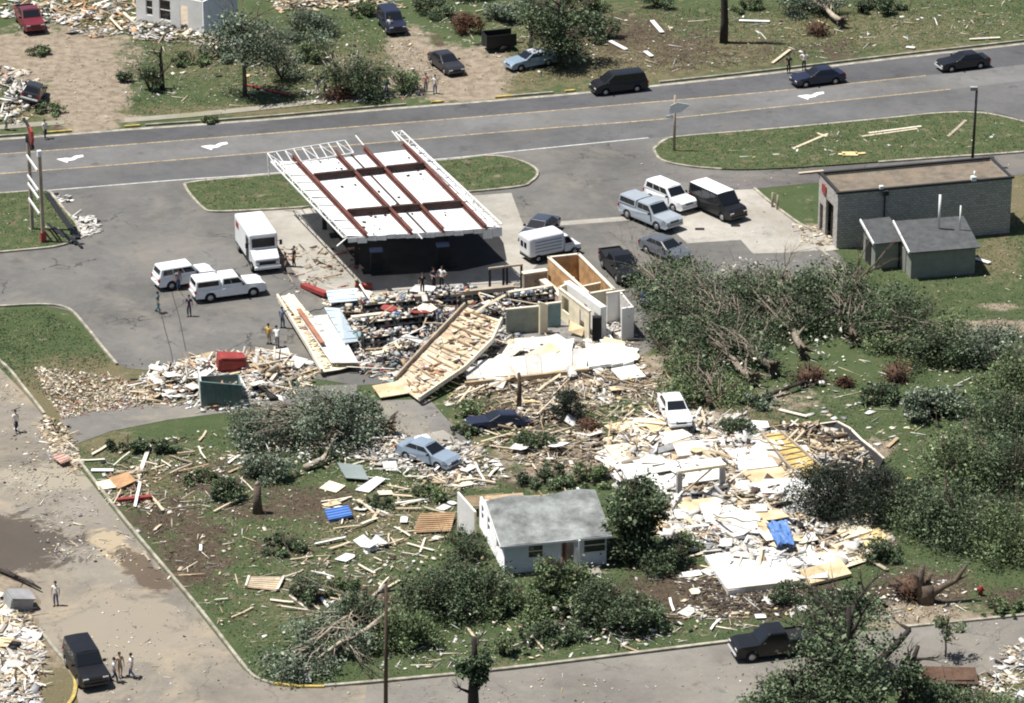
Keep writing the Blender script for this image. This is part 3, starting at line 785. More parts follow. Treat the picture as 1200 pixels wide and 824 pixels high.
rb.slab([(-.2, Dr + .4, He + .55), (2.6, Dr + .2, He + .6), (2.8, Dr + 2.4, He + .35), (.2, Dr + 2.6, He + .3)], .05)
rb.slab([(2.9, Dr + .4, He + .3), (5.4, Dr + .2, He + .2), (5.5, Dr + 2.3, He + .05), (2.7, Dr + 2.4, He + .1)], .05)
for k in range(4): rb.bar((.5 + k * 1.7, Dr + .2, He + .75 - k * .03), (.4 + k * 1.8, D - .6, He + .2), .06, .14)
rb.build('roof_deck', WOOD[1], t)
rb = MB(); rb.box((Lx / 2, D / 2, .06), (Lx - .4, D - .4, .1)); rb.build('floor', WOOD[2], t)
window_part(t, (2.15, .08, 1.475), 1.1, 1.05); window_part(t, (6.2, .1, 1.475), 1.6, 1.15)
for y in (2.0, 4.75, 6.6): window_part(t, (.08, y, 1.45), .78, 1.1, 'y')
db = MB(); db.box((4.3, .75, 1.0), (.05, .85, 2.0)); db.build('door', M_BRICK, t)
db = MB(); db.box((5.0, -.55, 1.1), (.12, .12, 2.25)); db.box((4.75, -.5, .85), (.3, .06, 1.7), (0, .12, .1)); db.build('porch_post', M_WPAINT, t)
db = MB(); db.box((4.6, -.8, .08), (3.4, 1.4, .16)); db.build('porch_slab', M_WALK, t)
# the torn end wall standing behind the house
a, yw, L_ = frame_from((536, 622), (556, 634))
q = thing('house_wall_fragment', 'tall white wall fragment standing behind the small white house', 'wall', a, yw)
mb = MB(); mb.add([(0, 0, 0), (L_, 0, 0), (L_, .15, 0), (0, .15, 0), (0, 0, 2.9), (L_, 0, 2.2), (L_, .15, 2.2), (0, .15, 2.9)], BOXF); mb.build('siding', M_WPAINT, q)
mb = MB(); mb.bar((L_ + .06, .07, 0), (L_ + .06, .07, 2.2), .1, .1); mb.build('corner_post', WOOD[0], q)

# --- shattered white house at the top left
A0, B0, C0 = P(160, 26), P(238, 41), P(263, 29)
yaw = math.atan2((B0 - A0).y, (B0 - A0).x); Lx = (B0 - A0).length
t = thing('wrecked_house', 'white house with its roof torn off standing at the top of the yard', 'house', A0, yaw)
c = Matrix.Rotation(-yaw, 3, 'Z') @ (C0 - A0)
mb = MB(); hh = 3.2
wall_openings(mb, 0, Lx, .1, .2, 0, hh, [(1.1, 1.9, .9, 2.4), (2.6, 3.9, .7, 2.7), (4.9, 5.8, 0, 2.5)])
mb.build('front_wall', M_WPAINT, t)
sb = MB(); d = (c - Vector((Lx, 0, 0))); sb.bar((Lx, 0, hh / 2), (Lx + d.x * 1.6, d.y * 1.6, hh / 2), .2, hh); sb.build('side_wall', M_SIDE, t)
sb = MB(); sb.bar((0, 0.2, hh / 2), (-.5, 5, hh / 2), .2, hh); sb.build('side_wall', M_SIDE, t)
sb = MB(); sb.box((Lx / 2, 3, .2), (Lx - .5, 5.5, .3)); sb.build('floor', WOOD[2], t)
window_part(t, (1.5, .1, 1.65), .8, 1.5); window_part(t, (3.25, .1, 1.7), 1.3, 2.0)

# ---------------------------------------------------------------- petrol canopy, its beams laid bare
ZC = 4.8
FL, FR, BR_, BL = P(407, 274, ZC), P(588, 262, ZC), P(493, 166, ZC), P(325, 186, ZC)
def cq(u, v, z=0.0):
    a = FL.lerp(FR, u); b = BL.lerp(BR_, u); r = a.lerp(b, v); r.z += z; return r
base = cq(.5, .5, -ZC)
t = thing('fuel_canopy', 'white flat canopy stripped to rusty red beams over the dark pump bay', 'canopy', base)
def rel(p): return p - base
M_DECK = mat('canopy_white_deck', (0.80, 0.80, 0.80), 0.5, 0.05, 0.5, dirt=(0.60, 0.58, 0.53), dirt_amt=0.25)
M_FASC = mat('canopy_fascia', (0.72, 0.73, 0.74), 0.5, 0.15, 1.2, dirt=(0.4, 0.4, 0.4), dirt_amt=0.4)
bu = [.12, .41, .615, .89]; bv = [.27, .74]
dk = MB()
NU, NV = 26, 10
us = [i / NU for i in range(NU + 1)]
for i in range(NU):
    u0, u1 = us[i], us[i + 1]
    dk.slab([rel(cq(u0 + .001, 0.02, -.45)), rel(cq(u1 - .001, 0.02, -.45)), rel(cq(u1 - .001, .985, -.45 + .0)), rel(cq(u0 + .001, .985, -.45))], .06)
dk.build('deck', M_DECK, t)
for u in bu:
    m = MB()
    p, q = rel(cq(u, -.012, 0)), rel(cq(u, 1.03, 0))
    m.bar(p, q, .26, .04); m.bar(p - Vector((0, 0, .34)), q - Vector((0, 0, .34)), .26, .04); m.bar(p - Vector((0, 0, .17)), q - Vector((0, 0, .17)), .03, .32)
    m.build('beam', M_STEEL, t)
for v in bv:
    for i in range(3):
        m = MB(); p, q = rel(cq(bu[i] + .01, v, -.1)), rel(cq(bu[i + 1] - .01, v, -.1)); m.bar(p, q, .34, .5); m.build('cross_beam', M_STEELD, t)
m = MB(); m.bar(rel(cq(.51, .0, -.38)), rel(cq(.51, 1.0, -.38)), .12, .1); m.build('gutter', M_STEELD, t)
# front fascia hanging, back and side ladder frames
m = MB()
for i in range(16):
    u0, u1 = i / 16, (i + 1) / 16; dz = rnd.uniform(-.05, .05); drop = .42 + rnd.uniform(-.1, .08) + (.35 if i in (14, 15) else 0)
    a, b = rel(cq(u0 + .001, -.005, -.3 + dz)), rel(cq(u1 - .001, -.005, -.3 + dz))
    m.add([a - Vector((0, 0, drop)), b - Vector((0, 0, drop + rnd.uniform(-.1, .1))), b, a, a - Vector((0, -.06, drop)), b - Vector((0, -.06, drop)), b + Vector((0, .06, 0)), a + Vector((0, .06, 0))],
          [(0, 1, 2, 3), (5, 4, 7, 6), (3, 2, 6, 7), (0, 4, 5, 1), (1, 5, 6, 2), (0, 3, 7, 4)])
m.build('front_fascia', M_FASC, t)
def ladder(p0, p1, width, n, drop, name, z=0.1):
    m = MB(); w = width
    m.bar(p0, p1, .09, .09); m.bar(p0 + w, p1 + w, .09, .09)
    for k in range(n + 1):
        f = k / n; a = p0.lerp(p1, f); m.bar(a, a + w + Vector((0, 0, rnd.uniform(-.08, .08))), .06, .06)
        if k < n and k % 2 == 0: b = p0.lerp(p1, (k + 1) / n); m.bar(a, b + w, .04, .04)
    return m.build(name, M_WPAINT, t)
ladder(rel(cq(-.04, 1.06, .15)), rel(cq(.52, 1.10, .15)), rel(cq(0, .94, -.2)) - rel(cq(0, 1.06, .15)), 9, 0, 'back_frame')
ladder(rel(cq(.93, 1.12, .25)), rel(cq(1.0, .0, -.05)), rel(cq(.1, .5)) - rel(cq(.145, .5, 0.1)), 22, 0, 'side_frame')
ladder(rel(cq(-.02, 1.0, -.1)), rel(cq(.0, .0, -.2)), rel(cq(.1, .5)) - rel(cq(.125, .5, 0.1)), 16, 0, 'side_frame')
m = MB(); a = rel(cq(-.04, 1.06, .15)); m.bar(a, a + Vector((.1, -.1, -1.9)), .08, .08); m.bar(a + Vector((.6, -.3, 0)), a + Vector((.0, -.2, -1.2)), .06, .06)
a = rel(cq(.0, 0, -.3)); m.bar(a, a + Vector((-.8, -.6, -.5)), .1, .06); a = rel(cq(.45, 0, -.3)); m.bar(a, a + Vector((.4, -.5, -.3)), .1, .06)
for u in (.615, .87): a = rel(cq(u, 1.03, .05)); m.bar(a, a + Vector((-.7, 1.0, .5)), .09, .06)
m.build('bent_strut', M_WPAINT, t)
# white side panels lying on the outer bays
for (u0, u1) in ((.003, .105), (.905, .985)):
    m = MB()
    for i in range(10):
        v0, v1 = i / 10, (i + 1) / 10
        q = [rel(cq(u0, v0 + .006, -.2 + rnd.uniform(-.04, .04))), rel(cq(u1, v0 + .006, -.34)), rel(cq(u1, v1 - .006, -.34)), rel(cq(u0, v1 - .006, -.2 + rnd.uniform(-.04, .04)))]
        m.slab(q, .03)
    m.build('edge_panel', M_WPAINT, t)
# bolts and fallen scraps on the deck
m = MB()
for k in range(60):
    u, v = rnd.uniform(.02, .98), rnd.uniform(.03, .96); r = rnd.uniform(.06, .2)
    p = rel(cq(u, v, -.37)); m.box(p, (r * rnd.uniform(.5, 2), r, .07), (0, 0, rnd.uniform(0, 3)))
o = m.build('roof_litter', M_STEELD, t); o['kind'] = 'stuff'
for u, v in ((.2, .3), (.2, .75), (.8, .3), (.8, .75)):
    p = rel(cq(u, v, -ZC)); m = MB(); m.box(p + Vector((0, 0, 2.1)), (.35, .35, 4.2)); m.build('column', M_BLACK, t)  # white columns coloured black, the canopy's shade painted in

def pump(px_uv, label, k):
    p = cq(*px_uv, -ZC)
    t = thing('fuel_pump', label, 'fuel pump', p, yaw_c, 'fuel pumps under the canopy')
    m = MB(); m.box((0, 0, .08), (2.2, .9, .16)); m.build('plinth', M_SHADE, t)
    m = MB(); m.box((0, 0, .95), (.9, .5, 1.6)); m.build('cabinet', M_BLACK, t, bevel=.03)
    m = MB(); m.box((0, 0, 1.85), (1.0, .55, .22)); m.build('top_sign', M_BLUE, t)
    m = MB(); m.tube([(.5, .1, 1.4), (.7, .15, .6), (.55, .2, .3), (.5, .1, .9)], [.025] * 4, 5); m.build('hose', M_BLACK, t)
yaw_c = math.atan2((FR - FL).y, (FR - FL).x)
for i, (uv, lb) in enumerate((((.28, .2), 'fuel pump under the canopy, front row nearest the step van'), ((.72, .2), 'fuel pump under the canopy, front row nearest the box van'), ((.28, .65), 'fuel pump deep under the canopy on the step van side'), ((.72, .65), 'fuel pump deep under the canopy on the box van side'))):
    pump(uv, lb, i)
# ---------------------------------------------------------------- vehicles
def quadpanel(mb, q, u0, u1, v0, v1, off=0.012, mi=0):
    q = [Vector(p) for p in q]
    def at(u, v): return q[0].lerp(q[1], u).lerp(q[3].lerp(q[2], u), v)
    n = (q[1] - q[0]).cross(q[3] - q[0]).normalized()
    pts = [at(u0, v0), at(u1, v0), at(u1, v1), at(u0, v1)]
    mb.add([p + n * off for p in pts] + [p - n * .02 for p in pts], [(0, 1, 2, 3), (0, 4, 5, 1), (1, 5, 6, 2), (2, 6, 7, 3), (3, 7, 4, 0)], mi)
SPEC = {  # L, W, sill, nose z, hood z, belt z, tail z, axle x front/rear, wheel r, cabins[(rear foot, front foot, rear top, front top, roof z, side splits)]
    'sedan': (4.8, 1.8, .25, .68, .92, .95, .98, 1.5, -1.35, .32, [(-1.85, 1.05, -1.15, .15, 1.42, (0, .5, 1))]),
    'hatch': (4.3, 1.75, .25, .72, .95, .98, 1.0, 1.3, -1.25, .32, [(-1.95, 1.0, -1.5, .2, 1.45, (0, .5, 1))]),
    'suv': (4.8, 1.88, .35, .95, 1.1, 1.12, 1.12, 1.45, -1.35, .38, [(-2.32, 1.1, -2.12, .42, 1.78, (0, .33, .66, 1))]),
    'minivan': (5.0, 1.9, .25, .75, 1.05, 1.08, 1.08, 1.55, -1.4, .34, [(-2.42, 1.65, -2.15, .75, 1.76, (0, .36, .7, 1))]),
    'van': (5.5, 2.02, .35, .95, 1.2, 1.22, 1.22, 1.75, -1.6, .37, [(-2.7, 1.75, -2.62, 1.0, 2.12, (0, .4, .74, 1))]),
    'pickup': (5.6, 1.98, .4, 1.0, 1.15, 1.18, 1.15, 1.75, -1.6, .39, [(-.75, 1.3, -.55, .6, 1.82, (0, .42, 1))]),
    'captruck': (5.7, 1.98, .4, 1.0, 1.15, 1.18, 1.15, 1.8, -1.65, .40, [(-.72, 1.35, -.6, .65, 1.84, (0, .42, 1)), (-2.8, -.76, -2.7, -.78, 1.80, (0, 1))]),
}
def vehicle(kind, name, pcol, at, nose, label, cat, group=None, roof=None, cap=None, tilt=(0, 0), z=0.03, low=None, scale=1.0):
    L_, W, sill, zn, zh, zb, zt, axf, axr, wr, cabs = SPEC[kind]
    a = P(*at); n = P(*nose); rz = math.atan2((n - a).y, (n - a).x)
    t = thing(name, label, cat, (a.x, a.y, z), rz, group, rot=Euler((tilt[0], tilt[1], rz), 'XYZ'))
    hx = L_ / 2
    def arch(cx):
        return [(cx + (wr + .07) * math.cos(th), wr + (wr + .07) * math.sin(th)) for th in [math.pi * k / 8 for k in range(9)]]
    bot = [(x, max(z_, sill)) for x, z_ in arch(axf)] + [(x, max(z_, sill)) for x, z_ in arch(axr)]
    cab0 = cabs[-1][0] if kind != 'pickup' else cabs[0][0]
    top = [(-hx + .03, sill + .08), (-hx, .55), (-hx + .04, zt - .06), (-hx + .12, zt), (cab0, zb), (cabs[0][1], zb), (cabs[0][1] + .15, zh + .01), (hx - .35, (zn + zh) / 2 + .05), (hx - .07, zn), (hx, zn - .15), (hx - .02, sill + .1), (hx - .1, sill)]
    prof = [(hx - .1, sill)] + bot + [(-hx + .1, sill)] + top[:-1]
    # outline as polygon in x-z, extruded in five y layers so that shoulders and ends round off
    layers = [(-W / 2 + .10, .93, True), (-W / 2 + .0, 1.0, False), (W / 2 - .0, 1.0, False), (W / 2 - .10, .93, True)]
    bmx = MB(); n_ = len(prof)
    def yv(x, z_, s):
        y = W / 2 * s
        if z_ > zb - .25: y -= s * .07 * min(1, (z_ - zb + .25) / .25)
        ex = (abs(x) - (hx - .45)) / .45
        if ex > 0: y -= s * .16 * ex * ex
        return y
    vs = [(x, yv(x, z_, -1), z_) for x, z_ in prof] + [(x, yv(x, z_, 1), z_) for x, z_ in prof]
    bmx.add(vs, [tuple(range(n_)), tuple(range(n_, 2 * n_))[::-1]] + [(i, i + n_, (i + 1) % n_ + n_, (i + 1) % n_) for i in range(n_)])
    bed = kind == 'pickup'
    body = bmx.build('body', paint(*pcol), t)
    bm = bmesh.new(); bm.from_mesh(body.data); bmesh.ops.triangulate(bm, faces=[f for f in bm.faces if len(f.verts) > 4]); bmesh.ops.recalc_face_normals(bm, faces=bm.faces[:]); bm.to_mesh(body.data); bm.free()
    if bed:
        m = MB(); m.box((-hx + 1.02, 0, zb + .005), (1.75, W - .35, .02)); m.build('truck_bed', M_TRIM, t)
        m = MB()
        for s in (-1, 1): m.box((-hx + 1.02, s * (W / 2 - .13), zb + .06), (1.95, .09, .12))
        m.box((-hx + .08, 0, zb + .06), (.08, W - .3, .12)); m.build('bed_rail', paint(*pcol), t)
    for ci, (rf_, ff, rt, ft, rz_, splits) in enumerate(cabs):
        m = MB(); wb = W / 2 - .07; wt = W / 2 - (.24 if kind in ('sedan', 'hatch') else .17 if kind != 'van' else .1)
        B = [(rf_, -wb, zb - .03), (ff, -wb, zb - .03), (ff, wb, zb - .03), (rf_, wb, zb - .03)]
        T = [(rt, -wt, rz_), (ft, -wt, rz_), (ft, wt, rz_), (rt, wt, rz_)]
        pc = pcol if (ci == 0 or not cap) else cap
        m.add(B + T, BOXF)
        c_ = m.build('cabin' if ci == 0 else 'bed_cap', paint(*pc), t, bevel=.07, seg=3)
        # roof skin, slightly crowned
        rm = MB(); rx = [(rt + .02), (rt + ft) / 2, ft - .02]
        vs = []
        for x in rx:
            for y, dz in ((-wt + .03, .0), (0, .045), (wt - .03, .0)): vs.append((x, y, rz_ + .008 + dz * (1 if x == rx[1] else .7)))
        rm.add(vs, [(0, 3, 4, 1), (1, 4, 5, 2), (3, 6, 7, 4), (4, 7, 8, 5)], sm=True)
        rm.build('roof', paint(*(roof or pc)), c_)
        R_face = [T[0], B[0], B[3], T[3]]
        front = [B[1], B[2], T[2], T[1]]; rear = [B[3], B[0], T[0], T[3]]; rt_side = [B[0], B[1], T[1], T[0]]; lf_side = [B[2], B[3], T[3], T[2]]
        if ci == 0:
            m = MB(); quadpanel(m, front, .06, .94, .14, .92, .015); m.build('windshield', M_GLASS, t)
        m = MB(); quadpanel(m, rear, .1, .9, .35 if kind not in ('sedan', 'hatch') else .12, .88, .015)
        if not (kind == 'captruck' and ci == 0): m.build('rear_window', M_GLASS, t)
        for sidei, fc in enumerate((rt_side, lf_side)):
            for k in range(len(splits) - 1):
                u0, u1 = splits[k], splits[k + 1]
                if sidei == 1: u0, u1 = 1 - u1, 1 - u0
                m = MB(); quadpanel(m, fc, .07 + u0 * .86 + .012, .07 + u1 * .86 - .012, .28, .86, .014); m.build('side_window', M_GLASS, t)
    for x in (axf, axr):
        for s in (-1, 1):
            m = MB(); m.tube([(0, -.11, 0), (0, .11, 0)], [wr, wr], 16); w = m.build('wheel', M_TYRE, t, bevel=.03, seg=1); w.location = (x, s * (W / 2 - .12), wr)
            m = MB(); m.tube([(0, s * .07, 0), (0, s * .125, 0)], [wr * .62, wr * .55], 10); m.build('rim', M_RIM, w)
    for s in (-1, 1):
        m = MB(); m.box((hx - .1, s * (W / 2 - .32), zn - .1), (.16, .36, .15)); m.build('headlight', M_LAMP, t)
        m = MB(); m.box((-hx + .05, s * (W / 2 - .2), zt - .22), (.12, .22, .2)); m.build('tail_light', M_TAIL, t)
        m = MB(); m.box((cabs[0][1] - .35, s * (W / 2 + .06), zb + .08), (.14, .2, .14)); m.build('mirror', M_TRIM, t)
    m = MB(); m.box((hx - .02, 0, zn - .12), (.06, W * .42, .13)); m.build('grille', M_TRIM, t)
    for bx_, bz_ in ((hx - .02, sill + .16), (-hx + .02, sill + .2)):
        m = MB(); m.box((bx_, 0, bz_), (.16, W * .86, .16)); m.build('bumper', paint(*(low or (('silver', (.5, .5, .5)) if kind in ('captruck', 'pickup', 'van') else pcol))), t, bevel=.03)
    m = MB(); m.box((0, 0, .3), (L_ * .8, W * .7, .18)); m.build('underbody', M_TRIM, t)
    m = MB(); m.box((-hx - .02, 0, .72), (.03, .32, .15)); m.build('number_plate', M_LAMP, t)
    if scale != 1: t.scale = (scale,) * 3
    return t
NAVY = ('navy', (.018, .022, .045)); BLACK = ('black', (.012, .012, .014)); WHITE = ('white', (.80, .81, .82)); SILV = ('silver_blue', (.33, .37, .41)); GREY = ('grey', (.11, .12, .14))
MAROON = ('maroon', (.16, .022, .035)); LBLUE = ('light_blue', (.22, .29, .36)); SKYB = ('sky_blue', (.24, .30, .37)); DBLUE = ('deep_blue', (.025, .045, .18)); CHAR = ('charcoal', (.03, .03, .035))
vehicle('pickup', 'maroon_pickup', MAROON, (35, 31), (46, 47), 'dark red pickup parked beside the tan dirt driveway', 'pickup truck', low=MAROON, roof=('maroon_roof', (.13, .03, .045)))
vehicle('hatch', 'wrecked_car', CHAR, (38, 118), (47, 100), 'crushed dark car tipped against rubble at the edge of the dirt yard', 'car', tilt=(.25, .1), z=.25, low=WHITE)
vehicle('suv', 'dark_suv', NAVY, (459, 34), (469, 46), 'dark suv at the head of the narrow dirt driveway', 'suv')
vehicle('sedan', 'dark_sedan', CHAR, (523, 81), (538, 92), 'black sedan parked in the middle of the narrow dirt driveway', 'car')
vehicle('sedan', 'wrecked_sedan', LBLUE, (622, 78), (590, 84), 'battered pale blue sedan with a white roof under the far tree', 'car', roof=WHITE)
vehicle('minivan', 'black_minivan', BLACK, (725, 107), (690, 111), 'black minivan driving along the main road', 'minivan')
vehicle('sedan', 'navy_sedan', NAVY, (958, 98), (925, 102), 'dark blue sedan on the main road beside two walkers', 'car')
vehicle('sedan', 'black_sedan', BLACK, (1128, 80), (1095, 84), 'black sedan with silver lower trim at the far end of the road', 'car', low=('silver', (.5, .5, .5)))
vehicle('suv', 'white_suv', WHITE, (216, 333), (246, 328), 'white suv parked behind the white capped pickup', 'suv')
vehicle('captruck', 'white_pickup', WHITE, (267, 347), (305, 342), 'white pickup with a white bed cap and dark side glass', 'pickup truck')
vehicle('captruck', 'silver_pickup', SILV, (762, 261), (791, 273), 'silver-blue pickup with a matching bed cap on the concrete edge', 'pickup truck', scale=1.04)
vehicle('suv', 'parked_suv', WHITE, (785, 241), (808, 251), 'white suv between the silver pickup and the black van', 'suv', scale=1.02)
vehicle('van', 'black_van', BLACK, (841, 250), (865, 261), 'black full-size van with a white roof on the concrete pad', 'van', roof=WHITE, low=BLACK)
vehicle('sedan', 'grey_sedan', GREY, (780, 300), (804, 310), 'grey-blue sedan parked alone on the forecourt', 'car')
vehicle('pickup', 'black_pickup', BLACK, (727, 322), (741, 337), 'black pickup nosed toward the wrecked store rooms', 'pickup truck', low=BLACK)
vehicle('sedan', 'dark_blue_sedan', ('dusty_blue', (.06, .07, .10)), (632, 277), (615, 291), 'dark blue car parked behind the white box van', 'car', scale=1.02)
vehicle('sedan', 'blue_sedan', DBLUE, (781, 352), (805, 343), 'deep blue car half buried by the toppled tree', 'car')
vehicle('sedan', 'light_blue_sedan', SKYB, (502, 541), (533, 551), 'light blue sedan standing on the cracked driveway slab', 'car')
vehicle('sedan', 'crushed_sedan', NAVY, (584, 499), (553, 502), 'flattened dark blue car on the grass behind the broken post', 'car', tilt=(.09, -.1), z=-.4)
vehicle('sedan', 'white_car', WHITE, (790, 498), (797, 511), 'white car sunk in pale rubble below the fallen trees', 'car', z=.6)
vehicle('suv', 'black_suv', BLACK, (101, 791), (112, 809), 'black suv on the street beside three people', 'suv', scale=1.03)
vehicle('pickup', 'dark_pickup', BLACK, (907, 766), (872, 770), 'black pickup by the cross street kerb under overhanging branches', 'pickup truck')
# the pale lower trim of the far sedan, a pale object on the black pickup bonnet
p = P(722, 316); m = MB(); m.tube([(0, 0, 0), (.0, 0, .16)], [.32, .28], 12); o = m.build('orange_disc', M_PINK); o.location = (p.x, p.y, 1.3)
tag(o, 'round pale orange lid lying on the black pickup', 'lid')

# --- step van
a = P(303, 305); nn = P(319, 329); rz = math.atan2((nn - a).y, (nn - a).x)
t = thing('step_van', 'tall white step van facing the store with its front doors open', 'van', (a.x, a.y, .03), rz)
wp = paint(*WHITE)
m = MB(); m.box((-.7, 0, 1.75), (5.0, 2.3, 2.3)); m.build('box_body', wp, t, bevel=.14, seg=3)
m = MB(); m.box((-.3, 0, .52), (5.9, 2.1, .3)); m.build('chassis', M_TRIM, t)
m = MB(); m.add([(1.8, -1.1, .55), (3.1, -1.0, .55), (3.1, 1.0, .55), (1.8, 1.1, .55), (1.8, -1.1, 1.65), (3.0, -1.0, 1.25), (3.0, 1.0, 1.25), (1.8, 1.1, 1.65)], BOXF); m.build('hood', wp, t, bevel=.08)
m = MB(); m.box((1.81, 0, 2.15), (.04, 1.85, .75)); m.build('windshield', M_GLASS, t)
m = MB(); m.box((3.1, 0, .92), (.06, 1.75, .28)); m.build('grille', M_TRIM, t)
m = MB(); m.box((3.15, 0, .55), (.16, 2.1, .2)); m.build('bumper', wp, t)
for s in (-1, 1):
    m = MB(); m.box((3.12, s * .78, .92), (.06, .2, .18)); m.build('headlight', M_LAMP, t)
    m = MB(); m.box((1.2, s * 1.16, 1.6), (.9, .04, 1.9)); m.build('side_door', M_TRIM, t)
    m = MB(); m.box((1.95, s * 1.38, 2.1), (.08, .22, .4)); m.bar((1.8, s * 1.1, 2.2), (1.95, s * 1.38, 2.2), .03, .03); m.build('mirror', M_TRIM, t)
    for x in (2.3, -2.1):
        m = MB(); m.tube([(0, -.13, 0), (0, .13, 0)], [.42, .42], 14); w = m.build('wheel', M_TYRE, t); w.location = (x, s * 1.0, .42)
        m = MB(); m.tube([(0, s * .1, 0), (0, s * .14, 0)], [.24, .2], 10); m.build('rim', M_RIM, w)
m = MB(); m.box((-2.2, -1.16, 2.3), (.9, .03, .5)); m.build('side_emblem', M_RED, t)

# --- box van beside the store
a = P(645, 300); nn = P(678, 293); rz = math.atan2((nn - a).y, (nn - a).x)
t = thing('box_van', 'white box van with ribbed sides beside the broken store rooms', 'van', (a.x, a.y, .03), rz)
t.scale = (.9, .9, .9)
m = MB(); m.box((-.9, 0, 1.5), (3.6, 2.05, 1.9)); bx = m.build('box_body', wp, t, bevel=.28, seg=4)
m = MB()
for k in range(4): m.box((-.8, -1.04, 1.05 + k * .3), (2.7, .05, .08))
m.build('side_rib', paint('rib_blue', (.25, .30, .38)), bx)
m = MB(); m.box((-2.71, .35, 1.6), (.04, .4, .5)); m.box((-2.71, -.25, 1.6), (.04, .4, .5)); m.build('rear_window', M_GLASS, t)
m = MB(); m.box((0, 0, .5), (5.2, 1.8, .25)); m.build('chassis', M_TRIM, t)
m = MB(); m.add([(.92, -.98, .5), (2.65, -.9, .5), (2.65, .9, .5), (.92, .98, .5), (.92, -.98, 1.15), (2.6, -.88, .95), (2.6, .88, .95), (.92, .98, 1.15)], BOXF); m.build('cab', wp, t, bevel=.07)
m = MB(); m.add([(.92, -.92, 1.1), (2.0, -.92, 1.1), (2.0, .92, 1.1), (.92, .92, 1.1), (.92, -.8, 1.95), (1.35, -.8, 1.95), (1.35, .8, 1.95), (.92, .8, 1.95)], BOXF); m.build('cab_roof', wp, t, bevel=.05)
m = MB(); quadpanel(m, [(2.0, -.92, 1.1), (2.0, .92, 1.1), (1.35, .8, 1.95), (1.35, -.8, 1.95)], .06, .94, .1, .9, .02); m.build('windshield', M_GLASS, t)
m = MB(); quadpanel(m, [(.92, -.92, 1.1), (2.0, -.92, 1.1), (1.35, -.8, 1.95), (.92, -.8, 1.95)], .1, .85, .2, .85, .02); m.build('side_window', M_GLASS, t)
for s in (-1, 1):
    m = MB(); m.box((2.66, s * .65, .8), (.06, .25, .16)); m.build('headlight', M_LAMP, t)
    for x in (1.9, -1.8):
        m = MB(); m.tube([(0, -.12, 0), (0, .12, 0)], [.38, .38], 14); w = m.build('wheel', M_TYRE, t); w.location = (x, s * .92, .38)
        m = MB(); m.tube([(0, s * .1, 0), (0, s * .13, 0)], [.22, .18], 10); m.build('rim', M_RIM, w)

# ---------------------------------------------------------------- people
def skin_mesh(name, chains, parent, m, sub=1):
    """chains: list of (points, radii); the first point of a later chain is welded to the nearest earlier vertex"""
    vs, es, rs = [], [], []
    for pts, rad in chains:
        prev = None
        for i, p in enumerate(pts):
            p = Vector(p)
            if i == 0 and vs:
                j = min(range(len(vs)), key=lambda k: (vs[k] - p).length)
                if (vs[j] - p).length < 0.03: prev = j; continue
            vs.append(p); rs.append(rad[i]); k = len(vs) - 1
            if prev is not None: es.append((prev, k))
            prev = k
    me = bpy.data.meshes.new(name); me.from_pydata([tuple(v) for v in vs], es, []); me.update()
    o = bpy.data.objects.new(name, me); C.objects.link(o)
    sk_ = o.modifiers.new('s', 'SKIN'); sk_.use_smooth_shade = True; sk_.branch_smoothing = .3
    ss = o.modifiers.new('u', 'SUBSURF'); ss.levels = ss.render_levels = sub
    if not me.skin_vertices: me.attributes  # layer comes with the modifier
    for i, r in enumerate(rs):
        sv = me.skin_vertices[0].data[i]; r = r if isinstance(r, tuple) else (r, r)
        sv.radius = r; sv.use_root = (i == 0)
    dg = bpy.context.evaluated_depsgraph_get(); dg.update()
    ev = bpy.data.meshes.new_from_object(o.evaluated_get(dg))
    o.modifiers.clear(); o.data = ev; bpy.data.meshes.remove(me)
    ev.materials.clear(); ev.materials.append(m); o.parent = parent
    return o
SKIN = [mat('skin_light', (.50, .30, .21), .6, .05, 1), mat('skin_tan', (.33, .19, .12), .6, .05, 1)]
CLOTH = {k: mat('cloth_' + k, v, .9, .08, 3) for k, v in dict(white=(.78, .78, .76), black=(.02, .02, .022), navy=(.03, .04, .09), blue=(.10, .17, .30), denim=(.09, .13, .22), teal=(.08, .20, .22), red=(.45, .06, .05), khaki=(.42, .34, .22),
         yellow=(.65, .42, .08), grey=(.25, .25, .27), pink=(.6, .3, .26), tan=(.45, .36, .26)).items()}
HAIR = mat('hair_dark', (.03, .022, .016), .8, .1, 1); SHOE = mat('shoe_dark', (.03, .028, .026), .7, .1, 1)
